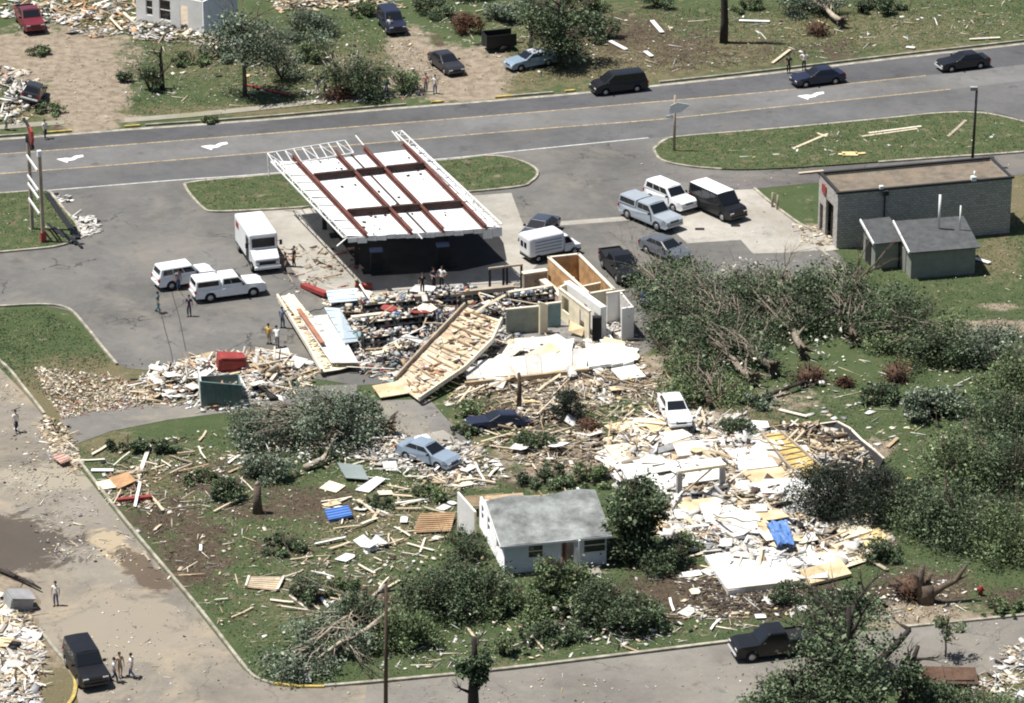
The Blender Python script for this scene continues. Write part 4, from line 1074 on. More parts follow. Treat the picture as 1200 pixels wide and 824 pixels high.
def person(px, yaw_deg, label, shirt, legs, pose='stand', group=None, skin=0, z=.03, shorts=False, hat=None, h=1.75):
    p = P(*px); t = thing('person', label, 'person', (p.x, p.y, z), R(yaw_deg), group)
    k = h / 1.75; st = .28 if pose == 'walk' else .06; V_ = Vector
    bend = .5 if pose == 'bend' else (0.06 if pose == 'walk' else 0)
    hip = V_((0, 0, .94)); 
    def tor(zz, x=0, y=0):
        d = zz - .94; return V_((x + d * math.sin(bend), y, .94 + d * math.cos(bend)))
    chest = tor(1.28); neckb = tor(1.47); neck = tor(1.53, .01); head = tor(1.64, .03); crown = tor(1.73, .02)
    sh = [tor(1.42, 0, s * .185) for s in (-1, 1)]
    if pose == 'walk': el = [V_((.12, -.25, 1.15)), V_((-.14, .25, 1.15))]; wr = [V_((.30, -.24, .97)), V_((-.10, .27, .92))]
    elif pose == 'point': el = [tor(1.42, .22, -.28), V_((.0, .26, 1.14))]; wr = [tor(1.5, .48, -.26), V_((.06, .25, .9))]
    elif pose == 'hips': el = [V_((-.04, -.42, 1.18)), V_((-.04, .42, 1.18))]; wr = [V_((.08, -.21, 1.02)), V_((.08, .21, 1.02))]
    elif pose == 'bend': el = [tor(1.2, .22, -.22), tor(1.2, .22, .22)]; wr = [tor(1.05, .42, -.18), tor(1.05, .42, .18)]
    elif pose == 'hold': el = [V_((.04, -.27, 1.15)), V_((.04, .27, 1.15))]; wr = [V_((.28, -.14, 1.12)), V_((.28, .14, 1.12))]
    else: el = [V_((-.02, -.26, 1.13)), V_((.0, .26, 1.13))]; wr = [V_((.05, -.27, .88)), V_((.06, .26, .88))]
    hj = [V_((0, s * .095, .90)) for s in (-1, 1)]
    sx = (1, -1)
    kn = [V_((.06 + (st * .45 if sx[i] > 0 else -st * .1), s * .10, .50)) for i, s in enumerate((-1, 1))]
    an = [V_((st * .9 if sx[i] > 0 else -st, s * .10, .09 + (.05 if st > .1 and sx[i] < 0 else 0))) for i, s in enumerate((-1, 1))]
    toe = [a + V_((.17, 0, -.045)) for a in an]
    chains = [([hip, tor(1.1), chest, neckb, neck, head, crown], [(.125, .10), (.115, .095), (.135, .10), (.07, .065), (.052, .05), (.085, .095), (.06, .07)])]
    chains.append(([head, tor(1.625, .13)], [.08, .018]))
    for i, s in enumerate((-1, 1)):
        chains.append(([chest, sh[i], el[i], wr[i]], [.1, .062, .045, .032]))
        d = (wr[i] - el[i]).normalized(); side = d.cross(V_((0, s, 0)).cross(d)).normalized() if abs(d.y) < .9 else V_((1, 0, 0))
        fwd = V_((1, 0, 0)) if abs(d.x) < .7 else V_((0, 0, 1))
        palm = wr[i] + d * .07
        chains.append(([wr[i], palm], [.03, (.034, .02)]))
        for f in range(4):
            off = fwd * (.027 - .018 * f); ln = (.075, .085, .08, .062)[f]
            chains.append(([palm, palm + off + d * .035, palm + off * 1.15 + d * (.035 + ln * .6), palm + off * 1.15 + d * (.03 + ln) + V_((0, -s * .018, 0))], [.03, .010, .009, .008]))
        chains.append(([wr[i], wr[i] + fwd * .035 + d * .035, wr[i] + fwd * .055 + d * .07], [.03, .012, .010]))
        chains.append(([hip, hj[i], kn[i], an[i], toe[i]], [.12, .088, .058, .040, .038]))
    skin_mesh('body', chains, t, SKIN[skin])
    sc = [([tor(.84), tor(.97), tor(1.1), chest, tor(1.45)], [(.165, .14), (.16, .135), (.148, .12), (.165, .125), (.11, .09)])]
    for i in range(2):
        mid = sh[i].lerp(el[i], .8); sc.append(([chest, sh[i], mid], [.12, .082, .068]))
    skin_mesh('shirt', sc, t, CLOTH[shirt])
    lc = [([tor(1.0), hip], [(.14, .115), (.15, .12)])]
    for i in range(2):
        end = kn[i] if shorts else kn[i].lerp(an[i], .92)
        lc.append(([hip, hj[i], kn[i].lerp(hj[i], .15)] + ([] if shorts else [kn[i], end]), [.13, .105, .08] + ([] if shorts else [.075, .062])))
    skin_mesh('shorts' if shorts else 'trousers', lc, t, CLOTH[legs])
    for i in range(2):
        m = MB(); m.tube([an[i] + V_((-.06, 0, -.035)), an[i] + V_((.02, 0, -.03)), toe[i] + V_((.01, 0, -.01)), toe[i] + V_((.06, 0, -.01))], [.045, .058, .05, .03], 8); m.build('shoe', SHOE, t)
    m = MB(); m.tube([head + V_((-.05, 0, -.03)), head + V_((-.035, 0, .045)), crown + V_((-.015, 0, .01)), crown + V_((0, 0, .045))], [.088, .108, .092, .03], 9)
    m.build('cap' if hat else 'hair', CLOTH[hat] if hat else HAIR, t)
    m = MB()
    for s in (-1, 1): m.box(head + V_((.088, s * .032, .012)), (.015, .022, .012))
    m.box(head + V_((.088, 0, -.05)), (.012, .045, .01)); m.build('eyes_and_mouth', HAIR, t)
    if h != 1.75: t.scale = (k, k, k)
    return t
person((53, 163), -60, 'person in white top and dark trousers crossing at the road edge', 'white', 'navy', 'walk')
person((7, 153), 20, 'person in white sitting-height stoop at the far pavement end', 'white', 'grey', 'bend')
person((457, 41), -90, 'person in white standing at the front of the dark suv', 'white', 'tan')
person((446, 112), 200, 'person in white shirt beside the far bushes and pavement', 'white', 'khaki', 'bend')
person((453, 113), -70, 'person in teal crouching by the far bushes', 'teal', 'denim', 'bend')
person((499, 108), -80, 'person in pink on the pavement by the dirt driveway', 'pink', 'denim')
person((510, 110), -100, 'person in white shirt and blue jeans by the dirt driveway', 'white', 'denim')
person((372, 111), -90, 'person in navy near the torn root wad by the far pavement', 'navy', 'white')
person((381, 112), 180, 'person in white bending at the brush pile by the far pavement', 'white', 'navy', 'bend')
person((924, 86), -90, 'person in dark clothes standing on the kerb behind the dark blue sedan', 'black', 'black')
person((942, 82), -100, 'person in white shirt standing on the kerb behind the dark blue sedan', 'white', 'black', 'hips')
person((185, 367), -30, 'person in teal walking beside the white suv', 'teal', 'teal', 'walk')
person((222, 371), -100, 'person in dark navy standing in front of the white pickup tail', 'navy', 'navy')
person((209, 340), -60, 'person in grey shirt between the white suv and the white pickup', 'grey', 'denim')
person((335, 321), -170, 'person in black closest to the step van door', 'black', 'black')
person((345, 313), -150, 'person in black with arm raised beside the step van', 'black', 'black', 'point')
person((19, 507), -60, 'person in white shirt on the littered street near the alley', 'white', 'navy', 'walk')
person((66, 710), -100, 'lone person in white shirt and pale trousers on the dusty street', 'white', 'denim')
person((134, 800), -10, 'person in white nearest the black suv', 'white', 'navy', 'walk')
person((141, 794), -60, 'person in tan shirt and pale shorts, middle of the three by the black suv', 'tan', 'khaki', 'stand', shorts=True)
person((155, 795), 160, 'person in white, farthest of the three from the black suv', 'white', 'denim', 'walk')
person((315, 404), 60, 'worker in yellow vest beside the fallen wall panel', 'yellow', 'khaki', h=1.7)
person((325, 408), 100, 'person in white stooping beside the fallen wall panel', 'white', 'grey', 'bend')
person((331, 385), 60, 'person in blue reaching toward the fallen wall panel', 'blue', 'denim', 'point')
person((495, 345), -90, 'person in black at the back of the wrecked store', 'black', 'black')
person((508, 338), -60, 'person in navy by the dark edge of the canopy shadow', 'navy', 'black', 'hold')
person((518, 337), -120, 'person in white shirt by the dark edge of the canopy shadow', 'white', 'black', 'hips')
person((510, 372), 30, 'person in navy shirt and jeans among the store shelves', 'navy', 'denim', z=.25)
person((513, 386), -20, 'person in pale blue picking through the store goods', 'blue', 'grey', 'bend', z=.25)
person((537, 376), 170, 'person in black standing among the store goods', 'black', 'navy', z=.25)
# ---------------------------------------------------------------- trees and shrubs
def leaves(name, clumps, n, size, m, parent, seed, flat=0.55, shell=0.55):
    rs = np.random.RandomState(seed)
    cl = np.array(clumps, float)           # x y z rx ry rz
    w = (cl[:, 3] * cl[:, 4] * cl[:, 5]) ** 0.7
    k = rs.choice(len(cl), n, p=w / w.sum())
    d = rs.normal(size=(n, 3)); d /= np.linalg.norm(d, axis=1)[:, None]
    r = shell + (1 - shell) * rs.rand(n); r[rs.rand(n) < .25] *= rs.rand((rs.rand(n) < 2).sum())[:1]
    r *= 1 + np.abs(rs.normal(size=n)) * .32; r[rs.rand(n) < .05] *= 1.5
    c = cl[k, :3] + d * r[:, None] * cl[k, 3:]
    c[:, 2] = np.abs(c[:, 2]) + .02
    L = size * rs.uniform(.4, 1.1, n); L[rs.rand(n) < .12] *= 1.9
    a = rs.normal(size=(n, 3)); a[:, 2] *= flat; a /= np.linalg.norm(a, axis=1)[:, None]
    b = rs.normal(size=(n, 3)); b[:, 2] *= flat; b -= (b * a).sum(1)[:, None] * a; b /= np.linalg.norm(b, axis=1)[:, None]
    V = np.empty((n, 4, 3)); hl = (L / 2)[:, None]; hw = (L * .3)[:, None]
    V[:, 0] = c - a * hl; V[:, 1] = c - b * hw + a * hl * .1; V[:, 2] = c + a * hl; V[:, 3] = c + b * hw
    V[:, 2, 2] -= L * .15
    F = np.arange(n * 4).reshape(n, 4)
    return np_mesh(name, V.reshape(-1, 3), F, m, parent=parent)
def half_dome(rx, ry, h, k, seed, base=.06):
    rs = random.Random(seed); out = []; k = int(k * 1.7)
    for i in range(k):
        th = rs.uniform(0, 2 * math.pi); q = math.sqrt(rs.random()) * .85; z = rs.random() ** .8
        s = math.sqrt(max(0, 1 - (z * .9) ** 2))
        r = rs.uniform(.14, .42) * min(rx, ry, h * .9)
        out.append((math.cos(th) * q * rx * s, math.sin(th) * q * ry * s, base * h + z * h * .75, r * rs.uniform(.8, 1.5), r * rs.uniform(.8, 1.5), r * rs.uniform(.6, 1.1)))
    return out
def limb_paths(rs, start, d, L, r, depth, out, droop=0.0, spread=.7):
    p = Vector(start); d = Vector(d).normalized(); pts = [p.copy()]; rad = [r]; n = 4
    for i in range(n):
        d = (d + Vector((rs.uniform(-.25, .25), rs.uniform(-.25, .25), rs.uniform(-.2, .2) - droop))).normalized()
        p = p + d * L / n
        if p.z < .05: p.z = .05
        pts.append(p.copy()); rad.append(r * (1 - .7 * (i + 1) / n))
        if depth > 0 and i >= 1:
            for _ in range(rs.choice((1, 2))):
                dd = (d + Vector((rs.uniform(-1, 1), rs.uniform(-1, 1), rs.uniform(-.5, .8))) * spread).normalized()
                limb_paths(rs, p, dd, L * rs.uniform(.4, .65), rad[-1] * .65, depth - 1, out, droop, spread)
    out.append((pts, rad))
def shrub(px, rx, ry, h, n, m, label, cat='shrub', name='shrub', size=.22, k=14, seed=None, group=None, stems=6, bark=None, shell=.5, z=0.0):
    seed = seed or int(px[0] * 7 + px[1])
    p = P(*px); t = thing(name, label, cat, (p.x, p.y, z), 0, group)
    rs = random.Random(seed)
    mb = MB()
    for i in range(stems):
        th = rs.uniform(0, 6.3); o = []
        limb_paths(rs, (0, 0, 0), (math.cos(th) * .6, math.sin(th) * .6, 1), h * (1.12 if i % 2 else .85), .05 + h * .012, 1, o)
        for pts, rad in o: mb.tube(pts, rad, 5)
    mb.build('stem', bark or M_BARK, t)
    leaves('foliage', half_dome(rx * 1.1, ry * 1.1, h, k, seed), int(n * 1.5), size * .8, m, t, seed, shell=shell)
    return t
def fallen(base, tip, r, w, h, n, m, label, seed, size=.24, bark=None, limbs=7, k=22, name='fallen_tree', frac=.25, depth=2, brushy=1.0, root=True, z0=.35, cfrac=None):
    a = P(*base); b = P(*tip); d = b - a; L = d.length
    t = thing(name, label, 'fallen tree', (a.x, a.y, 0), math.atan2(d.y, d.x))
    rs = random.Random(seed); mb = MB(); pts = []; rad = []
    for i in range(7):
        f = i / 6; pts.append((f * L * .8, rs.uniform(-.2, .2), z0 + r + f * .5 + rs.uniform(-.1, .1))); rad.append(r * (1 - .7 * f))
    mb.tube(pts, rad, 9); mb.build('trunk', bark or M_BARK, t)
    for j in range(limbs):
        f = frac + (1 - frac) * .8 * (j + rs.random()) / limbs; s = rs.choice((-1, 1)); o = []
        i = min(5, int(f * 6)); q = Vector(pts[i]).lerp(Vector(pts[i + 1]), f * 6 - i if f * 6 - i < 1 else .9)
        limb_paths(rs, q, (1.0, s * rs.uniform(.3, 1.3), rs.uniform(.0, .9)), L * rs.uniform(.25, .45), r * .42, depth, o, .03)
        m2 = MB()
        for pp, rr in o: m2.tube(pp, rr, 5)
        m2.build('limb', bark or M_BARK, t)
    if root:
        m3 = MB()
        for i in range(14):
            th = i * 2 * math.pi / 14 + rs.uniform(-.2, .2); l = rs.uniform(.4, .95)
            m3.tube([(0, 0, z0 + r), (-.3, math.cos(th) * l * .6, max(.05, z0 + r + math.sin(th) * l * .6)), (-.5 + rs.uniform(-.3, .1), math.cos(th) * l, max(.05, z0 + r + math.sin(th) * l))], [.14, .09, .03], 5)
        m3.build('root', M_BARK, t)
    cl = []; frac = cfrac if cfrac is not None else frac
    for i in range(k):
        f = frac + (1.05 - frac) * rs.random(); q = math.sin(min(1, (f - frac) / (1 - frac) + .25) * math.pi * .8)
        rr = rs.uniform(.5, 1.1) * w * .3
        cl.append((f * L, rs.uniform(-1, 1) * w * q * .8, rs.uniform(.1, .9) * h * q, rr * rs.uniform(.8, 1.6), rr * rs.uniform(.8, 1.4), rr * rs.uniform(.5, .9)))
    if n: leaves('crown', cl, int(n * 1.15), size * .82, m, t, seed, shell=.45)
    m4 = MB()      # long whippy branches swept along the crown
    for i in range(int(w * 16)):
        f = rs.uniform(frac, .8); y = rs.uniform(-.5, .5) * w; z = rs.uniform(.35, 1.0) * h; ll = rs.uniform(1.2, 3.2); dy = rs.uniform(-.35, .5) * (1 if y > 0 else -1)
        p0 = Vector((f * L, y * .5, z * .7)); p1 = p0 + Vector((ll * .5, dy * ll * .5, .25 * ll * rs.random())); p2 = p1 + Vector((ll * .5, dy * ll * .6, rs.uniform(-.2, .1) * ll))
        m4.tube([p0, p1, p2], [.06, .04, .015], 4)
    m4.build('branch', bark or M_BARKM, t)
    return t
def tree(px, H, crown_z, rx, rz, n, m, label, r=.25, seed=1, size=.26, name='tree', k=20, lean=(0, 0), bark=None, limbs=7, cat='tree', depth=2, top=1.0):
    p = P(*px); t = thing(name, label, cat, (p.x, p.y, 0)); rs = random.Random(seed)
    mb = MB(); pts = []; rad = []
    for i in range(6):
        f = i / 5; pts.append((lean[0] * f * H + rs.uniform(-.1, .1) * f, lean[1] * f * H + rs.uniform(-.1, .1) * f, f * H * top)); rad.append(r * (1.15 - .75 * f))
    mb.tube(pts, rad, 9); mb.build('trunk', bark or M_BARK, t)
    for j in range(limbs):
        f = .35 + .6 * j / limbs; i = min(4, int(f * 5)); q = Vector(pts[i]).lerp(Vector(pts[i + 1]), f * 5 - i); th = rs.uniform(0, 6.28); o = []
        limb_paths(rs, q, (math.cos(th), math.sin(th), rs.uniform(.3, 1.1)), rx * rs.uniform(.7, 1.1), r * .4, depth, o)
        m2 = MB()
        for pp, rr in o: m2.tube(pp, rr, 5)
        m2.build('limb', bark or M_BARK, t)
    if n:
        cl = []
        for i in range(k):
            d = Vector((rs.gauss(0, 1), rs.gauss(0, 1), rs.gauss(0, 1))).normalized() * rs.random() ** .4
            rr = rs.uniform(.22, .42) * rx
            cl.append((d.x * rx * .85 + lean[0] * crown_z, d.y * rx * .85 + lean[1] * crown_z, crown_z + d.z * rz * .85, rr * rs.uniform(.8, 1.4), rr * rs.uniform(.8, 1.4), rr * rs.uniform(.5, .9)))
        leaves('crown', cl, n, size, m, t, seed)
    return t
# right-hand tangle of toppled trees
fallen((905, 440), (778, 345), .38, 5.6, 4.2, 24000, LEAFD, 'huge toppled tree with bare pale limbs facing the black pickup and forecourt', 11, limbs=10, k=56, brushy=1, cfrac=.3, frac=.1, bark=M_BARKM)
fallen((880, 452), (795, 385), .30, 4.8, 3.4, 15000, LEAFD, 'toppled dark tree lying lowest in the tangle above the white car', 12, limbs=5, k=44, frac=.05, cfrac=.1, bark=M_BARKM)
fallen((835, 480), (800, 425), .22, 4.2, 2.6, 11000, LEAF, 'small toppled tree with speckled green leaves right behind the white car', 15, limbs=6, k=20, frac=.0, root=False)
fallen((940, 420), (895, 340), .30, 4.6, 3.6, 24000, LEAFD, 'toppled tree with dark leaves just below the end of the concrete pad', 13, limbs=8, k=44, frac=.1, cfrac=.25, bark=M_BARKM)
fallen((1000, 405), (985, 338), .28, 4.8, 3.4, 15000, LEAFD, 'toppled tree leaning toward the sheds of the block building', 14, limbs=6, k=44, cfrac=.1, frac=.0)
shrub((1060, 398), 3.6, 3.0, 3.2, 7000, LEAFD, 'dark rounded bush below the wide lean-to shed', k=20)
fallen((1125, 415), (1035, 405), .26, 3.6, 3.0, 10000, LEAF, 'toppled green leafy tree on the lawn under the bare dirt strip', 16, limbs=7, k=22, frac=.0, root=False)
shrub((1105, 425), 3.6, 2.8, 2.6, 6000, LEAFD, 'low dark bush beyond the silvery mound', k=16)
shrub((1160, 425), 3.4, 3.2, 3.0, 6500, LEAFS, 'silvery green bush on the lawn at the frame edge below the dirt strip', k=18)
shrub((1187, 470), 3.4, 3.4, 3.4, 7000, LEAF, 'tall green bush against the frame edge above the dark thicket', k=18)
shrub((1092, 487), 3.1, 2.0, 1.9, 6500, LEAFS, 'low silvery mound of drooping foliage on the lawn', k=14, size=.3)
shrub((1030, 470), 2.2, 1.6, 1.3, 2800, LEAFD, 'small dark bush between the silvery mound and the brown root wads', k=9)
shrub((1170, 515), 3.6, 3.2, 3.4, 7500, LEAFD, 'dense dark thicket at the frame edge behind the silvery mound', k=18)
shrub((1120, 568), 3.4, 3.2, 3.4, 8000, LEAF, 'rounded green bush halfway down the lawn at the far side of the dark evergreen', k=18)
shrub((1185, 575), 3.6, 3.6, 4.0, 8500, LEAFD, 'tall dark bush against the frame edge beside the rounded green bush', k=20)
shrub((1130, 630), 4.2, 3.4, 3.8, 9500, LEAFD, 'wide dark bush directly above the split stump tree', k=22)
shrub((1190, 650), 3.4, 3.2, 3.4, 7000, LEAF, 'green bush at the frame edge above the cross street grass', k=18)
shrub((1080, 612), 2.8, 2.6, 2.6, 5000, LEAFD, 'dark bush touching the dark evergreen mound', k=14)
shrub((978, 604), 3.5, 3.0, 3.9, 15000, LEAFE, 'dense almost black evergreen mound beside the pale rubble field', k=16, size=.18, name='evergreen_shrub')
shrub((1030, 596), 2.8, 2.8, 2.8, 9000, LEAFE, 'smaller black-green evergreen next to the dense evergreen mound', k=10, size=.18, name='evergreen_shrub')
# beside and before the white house
tree((742, 650), 5.6, 3.1, 2.15, 3.2, 11000, LEAFD, 'dark bushy tree standing right against the white house', r=.22, seed=31, k=30)
shrub((778, 668), 1.8, 1.6, 1.8, 2600, LEAFD, 'low dark bush at the foot of the bushy tree by the white house', k=9)
shrub((546, 655), 1.5, 1.4, 2.2, 3000, LEAFD, 'narrow dark bush against the side wall of the white house', k=9)
shrub((520, 715), 3.6, 2.6, 3.2, 9000, LEAFD, 'large dark shrub in front of the corner of the white house', k=20)
shrub((575, 712), 2.6, 1.8, 2.4, 5000, LEAFD, 'dark shrub below the single front window of the white house', k=14)
shrub((612, 722), 2.4, 1.8, 1.7, 4200, LEAF, 'mid green shrub in front of the white house door', k=12)
tree((658, 712), 3.6, 2.0, 1.9, 1.9, 6500, LEAF, 'upright green bush hiding the porch of the white house', r=.12, seed=33, k=18, cat='shrub', name='shrub')
shrub((700, 722), 2.2, 1.8, 2.6, 5000, LEAFD, 'dark rounded shrub below the far corner of the white house', k=12)
shrub((742, 735), 2.6, 1.8, 2.4, 5500, LEAFD, 'dark shrub nearest the kerb below the bushy tree', k=14)
shrub((655, 748), 3.0, 1.2, 1.3, 4200, LEAFD, 'low spreading shrub along the grass above the cross street kerb', k=12)
shrub((425, 735), 2.0, 1.6, 2.5, 4200, LEAFD, 'dark brownish shrub beside the leaning utility pole', k=12, bark=M_BARKD)
shrub((470, 755), 3.4, 1.8, 2.2, 6500, LEAF, 'grey-green shrub behind the fallen silver tree by the kerb', k=16)
shrub((590, 766), 2.0, 1.0, 1.0, 1800, LEAF, 'small green shrub at the kerb near the broken trunk', k=8)
shrub((356, 703), 1.2, 1.0, 1.6, 2600, LEAFD, 'small dark shrub alone on the lower lawn', k=8)
shrub((267, 584), 1.2, 1.0, 1.4, 2400, LEAFD, 'small dark shrub by the sawn stump on the left lawn', k=8)
shrub((150, 528), 2.0, 1.0, .9, 2600, LEAFD, 'low dark hedge tuft beside the alley', k=8)
shrub((192, 528), 1.6, 1.0, .8, 2000, LEAFD, 'second low hedge tuft by the alley, beneath the dumpster side', k=8)
shrub((668, 492), 1.3, 1.2, 2.4, 3600, LEAFE, 'small dark evergreen standing among yellow timber', k=9, size=.18, name='evergreen_shrub')
fallen((455, 510), (285, 520), .30, 4.6, 3.2, 19000, LEAFS, 'toppled silvery tree covering the grass beside the green dumpster', 41, limbs=9, k=55, frac=.1, z0=.6)
shrub((420, 500), 2.2, 1.8, 2.0, 4200, LEAFD, 'dark shadowed bush at the root of the silvery toppled tree', k=12)
shrub((318, 560), 2.2, 1.4, 1.6, 3600, LEAFS, 'silvery branch clump lying below the toppled silvery tree', k=10)
fallen((455, 705), (350, 795), .16, 3.4, 1.6, 11000, LEAFS, 'slender silver-leaved tree snapped and lying down to the kerb', 43, limbs=8, k=34, frac=.2, root=False, bark=MATS['bark_pale'], z0=.9)
shrub((130, 795 - 0), .01, .01, .2, 1, LEAF, 'x', stems=0) if False else None
# foreground trees along the bottom edge
tree((555, 850), 6.4, 4.2, 1.1, 1.8, 2600, LEAFD, 'snapped trunk with a few leafy shoots beside the cross street', r=.38, seed=51, bark=M_BARKD, k=14, limbs=6, top=.95)
tree((990, 860), 8.8, 4.6, 4.0, 4.2, 9000, LEAFD, 'large dark tree in front of the cross street hiding the black pickup tail', r=.35, seed=52, bark=M_BARKD, k=34)
tree((925, 862), 4.5, 2.6, 3.0, 1.8, 8500, LEAFD, 'low spreading dark tree at the bottom edge in front of the black pickup', r=.2, seed=53, bark=M_BARKD, k=20)
tree((1050, 850), 5.2, 3.0, 1.6, 1.4, 1800, LEAFD, 'broken dark tree with bare limbs crossing the street view', r=.32, seed=54, bark=M_BARKD, k=10, limbs=5, lean=(.22, .1))
shrub((1110, 845), 3.0, 2.2, 2.4, 5500, LEAFD, 'dark bush at the bottom edge by the brown heap', k=14)
shrub((1165, 850), 3.0, 2.4, 2.2, 5000, LEAF, 'green bush at the bottom corner beside the rubble', k=14)
tree((985, 790), 6.0, 4.6, 2.5, 1.9, 4500, LEAFD, 'thin dark tree rising above the street beside the dark soil', r=.16, seed=57, bark=M_BARKD, k=16)
tree((1108, 770), 3.0, 2.2, 1.2, 1.0, 700, LEAF, 'spindly sapling standing beside the cross street', r=.06, seed=58, k=8, cat='sapling', name='sapling', size=.2)
# split stump with upright limbs
p = P(1085, 706); t = thing('split_stump', 'split grey tree stump with three jagged limbs on brown earth', 'tree stump', p)
m = MB(); m.tube([(0, 0, 0), (.1, 0, .8), (0, 0, 1.3)], [.6, .45, .4], 9); m.build('trunk', M_BARK, t)
for q, rr in (([(-.3, 0, .5), (-.45, .1, 1.6), (-.3, 0, 2.7)], [.3, .26, .16]), ([(0, .2, .5), (.1, .3, 1.3), (.2, .3, 1.9)], [.26, .2, .12]), ([(.3, -.1, .6), (1.1, 0, 1.2), (1.9, .2, 1.5), (2.6, .3, 2.6)], [.28, .24, .2, .1]), ([(1.9, .2, 1.5), (2.7, .6, 1.7)], [.14, .05]), ([(-.4, 0, 1.6), (-1.0, -.1, 2.2)], [.13, .05])):
    m = MB(); m.tube(q, rr, 7); m.build('limb', M_BARK, t)
# the north yards
tree((287, 112), 7.2, 5.0, 3.2, 2.8, 6500, LEAFS, 'half-stripped grey-green tree in the yard below the wrecked house', r=.2, seed=61, k=20, limbs=12)
shrub((330, 92), 2.3, 2.0, 3.4, 3600, LEAFS, 'silvery bush full of pale litter beside the half-stripped tree', k=14)
tree((190, 104), 4.0, 2.4, 1.3, 1.4, 0, LEAF, 'bare two-forked tree on the lawn by the dirt yard', r=.22, seed=62, limbs=5, bark=M_BARKD)
shrub((176, 106), 1.2, 1.0, 2.4, 1800, LEAFD, 'dark twiggy bush touching the bare forked tree', k=8)
shrub((146, 95), 1.0, .8, 1.0, 1100, LEAFD, 'little dark bush at the edge of the dirt yard', k=6)
shrub((410, 112), 4.0, 2.8, 3.6, 9500, LEAFD, 'broad twiggy bush by the far pavement with bare stems inside', k=18, stems=12, bark=MATS['bark_pale'])
shrub((476, 108), 1.7, 1.3, 2.0, 2600, LEAF, 'green bush next to the narrow dirt driveway', k=10)
tree((655, 75), 6.5, 3.6, 3.6, 3.2, 14000, LEAFD, 'dark leafy tree behind the battered pale blue sedan', r=.28, seed=63, k=26)
tree((622, 60), 8.0, 5.0, 1.8, 2.4, 2200, LEAFS, 'thin tree with pale torn limbs at the top beyond the battered sedan', r=.18, seed=64, k=12, bark=M_BARKL)
fallen((985, 32), (930, -6), .28, 4.0, 3.0, 7000, LEAFS, 'toppled tree with white splintered limbs across the main road', 65, limbs=8, k=20, bark=M_BARKL)
shrub((770, 8), 1.6, 1.4, 1.6, 2200, LEAFD, 'dark bush at the top edge between the two far trees', k=8)
shrub((548, 38), 1.6, 1.2, 1.8, 1500, LEAFB, 'brown torn bush beside the dark trailer', k=8)
shrub((430, 18), 2.2, 1.4, 1.2, 2400, LEAF, 'low green hedge behind the dark suv at the top', k=9)
shrub((560, -4), 3.4, 2.2, 2.6, 4500, LEAFD, 'dark thicket at the top edge beyond the dark trailer', k=12)
shrub((800, 95 - 0), .01, .01, .2, 1, LEAF, 'x', stems=0) if False else None
p = P(848, 50); t = thing('bare_trunk', 'tall bare tree trunk rising out of the top of the view', 'tree', p)
m = MB(); m.tube([(0, 0, 0), (.05, 0, 2), (-.05, 0, 5), (.2, 0, 9), (.3, 0, 13)], [.42, .36, .32, .28, .2], 10); m.build('trunk', M_BARKD, t)
for q in ([(0, 0, 5), (1.2, .3, 6.4), (2.0, .3, 8.6)], [(0, 0, 7), (-1.0, .4, 8.5), (-1.4, .3, 10.5)]):
    m = MB(); m.tube(q, [.16, .11, .04], 6); m.build('limb', M_BARKD, t)
# root wads of brown roots and earth
def root_wad(px, r, label, m_=LEAFB, n=900):
    p = P(*px); t = thing('root_wad', label, 'root wad', p, rnd.uniform(0, 3), 'torn-up root wads'); rs = random.Random(int(px[0]))
    m = MB()
    for i in range(46):
        d = Vector((rs.gauss(0, 1), rs.gauss(0, .7), abs(rs.gauss(.3, .6)))).normalized() * r * rs.uniform(.6, 1.25)
        m.tube([(0, 0, r * .3), d * .6 + Vector((0, 0, .1)), d], [.09, .06, .02], 4)
    m.build('root', M_BARKD, t)
    m = MB(); m.tube([(-r * .5, 0, r * .25), (0, 0, r * .35), (r * .5, 0, r * .25)], [r * .3, r * .5, r * .3], 9); m.build('soil_ball', mat('soil_clod', (.10, .06, .04), .95, .4, 2, bump=1, bscale=5), t)
    leaves('torn_root_fibre', [(0, 0, r * .4, r * .9, r * .7, r * .5)], n, .16, m_, t, int(px[0]))
root_wad((948, 448), 1.5, 'brown root wad nearest the toppled trees on the lawn'); root_wad((1050, 445), 1.5, 'reddish brown root wad beside the silvery mound')
root_wad((990, 452), .7, 'small brown root clump between the two big root wads'); root_wad((395, 116), 1.4, 'brown root wad on the far pavement among bent figures')
root_wad((1068, 698), 1.5, 'brown root wad at the foot of the split stump'); root_wad((545, 30), 1.3, 'brown root wad beside the dark trailer at the top')
root_wad((958, 40), 1.3, 'brown root wad under the splintered tree across the road'); root_wad((690, 505), 1.0, 'orange-brown root clump among the yellow timber')
root_wad((850, 790), 1.0, 'x') if False else None

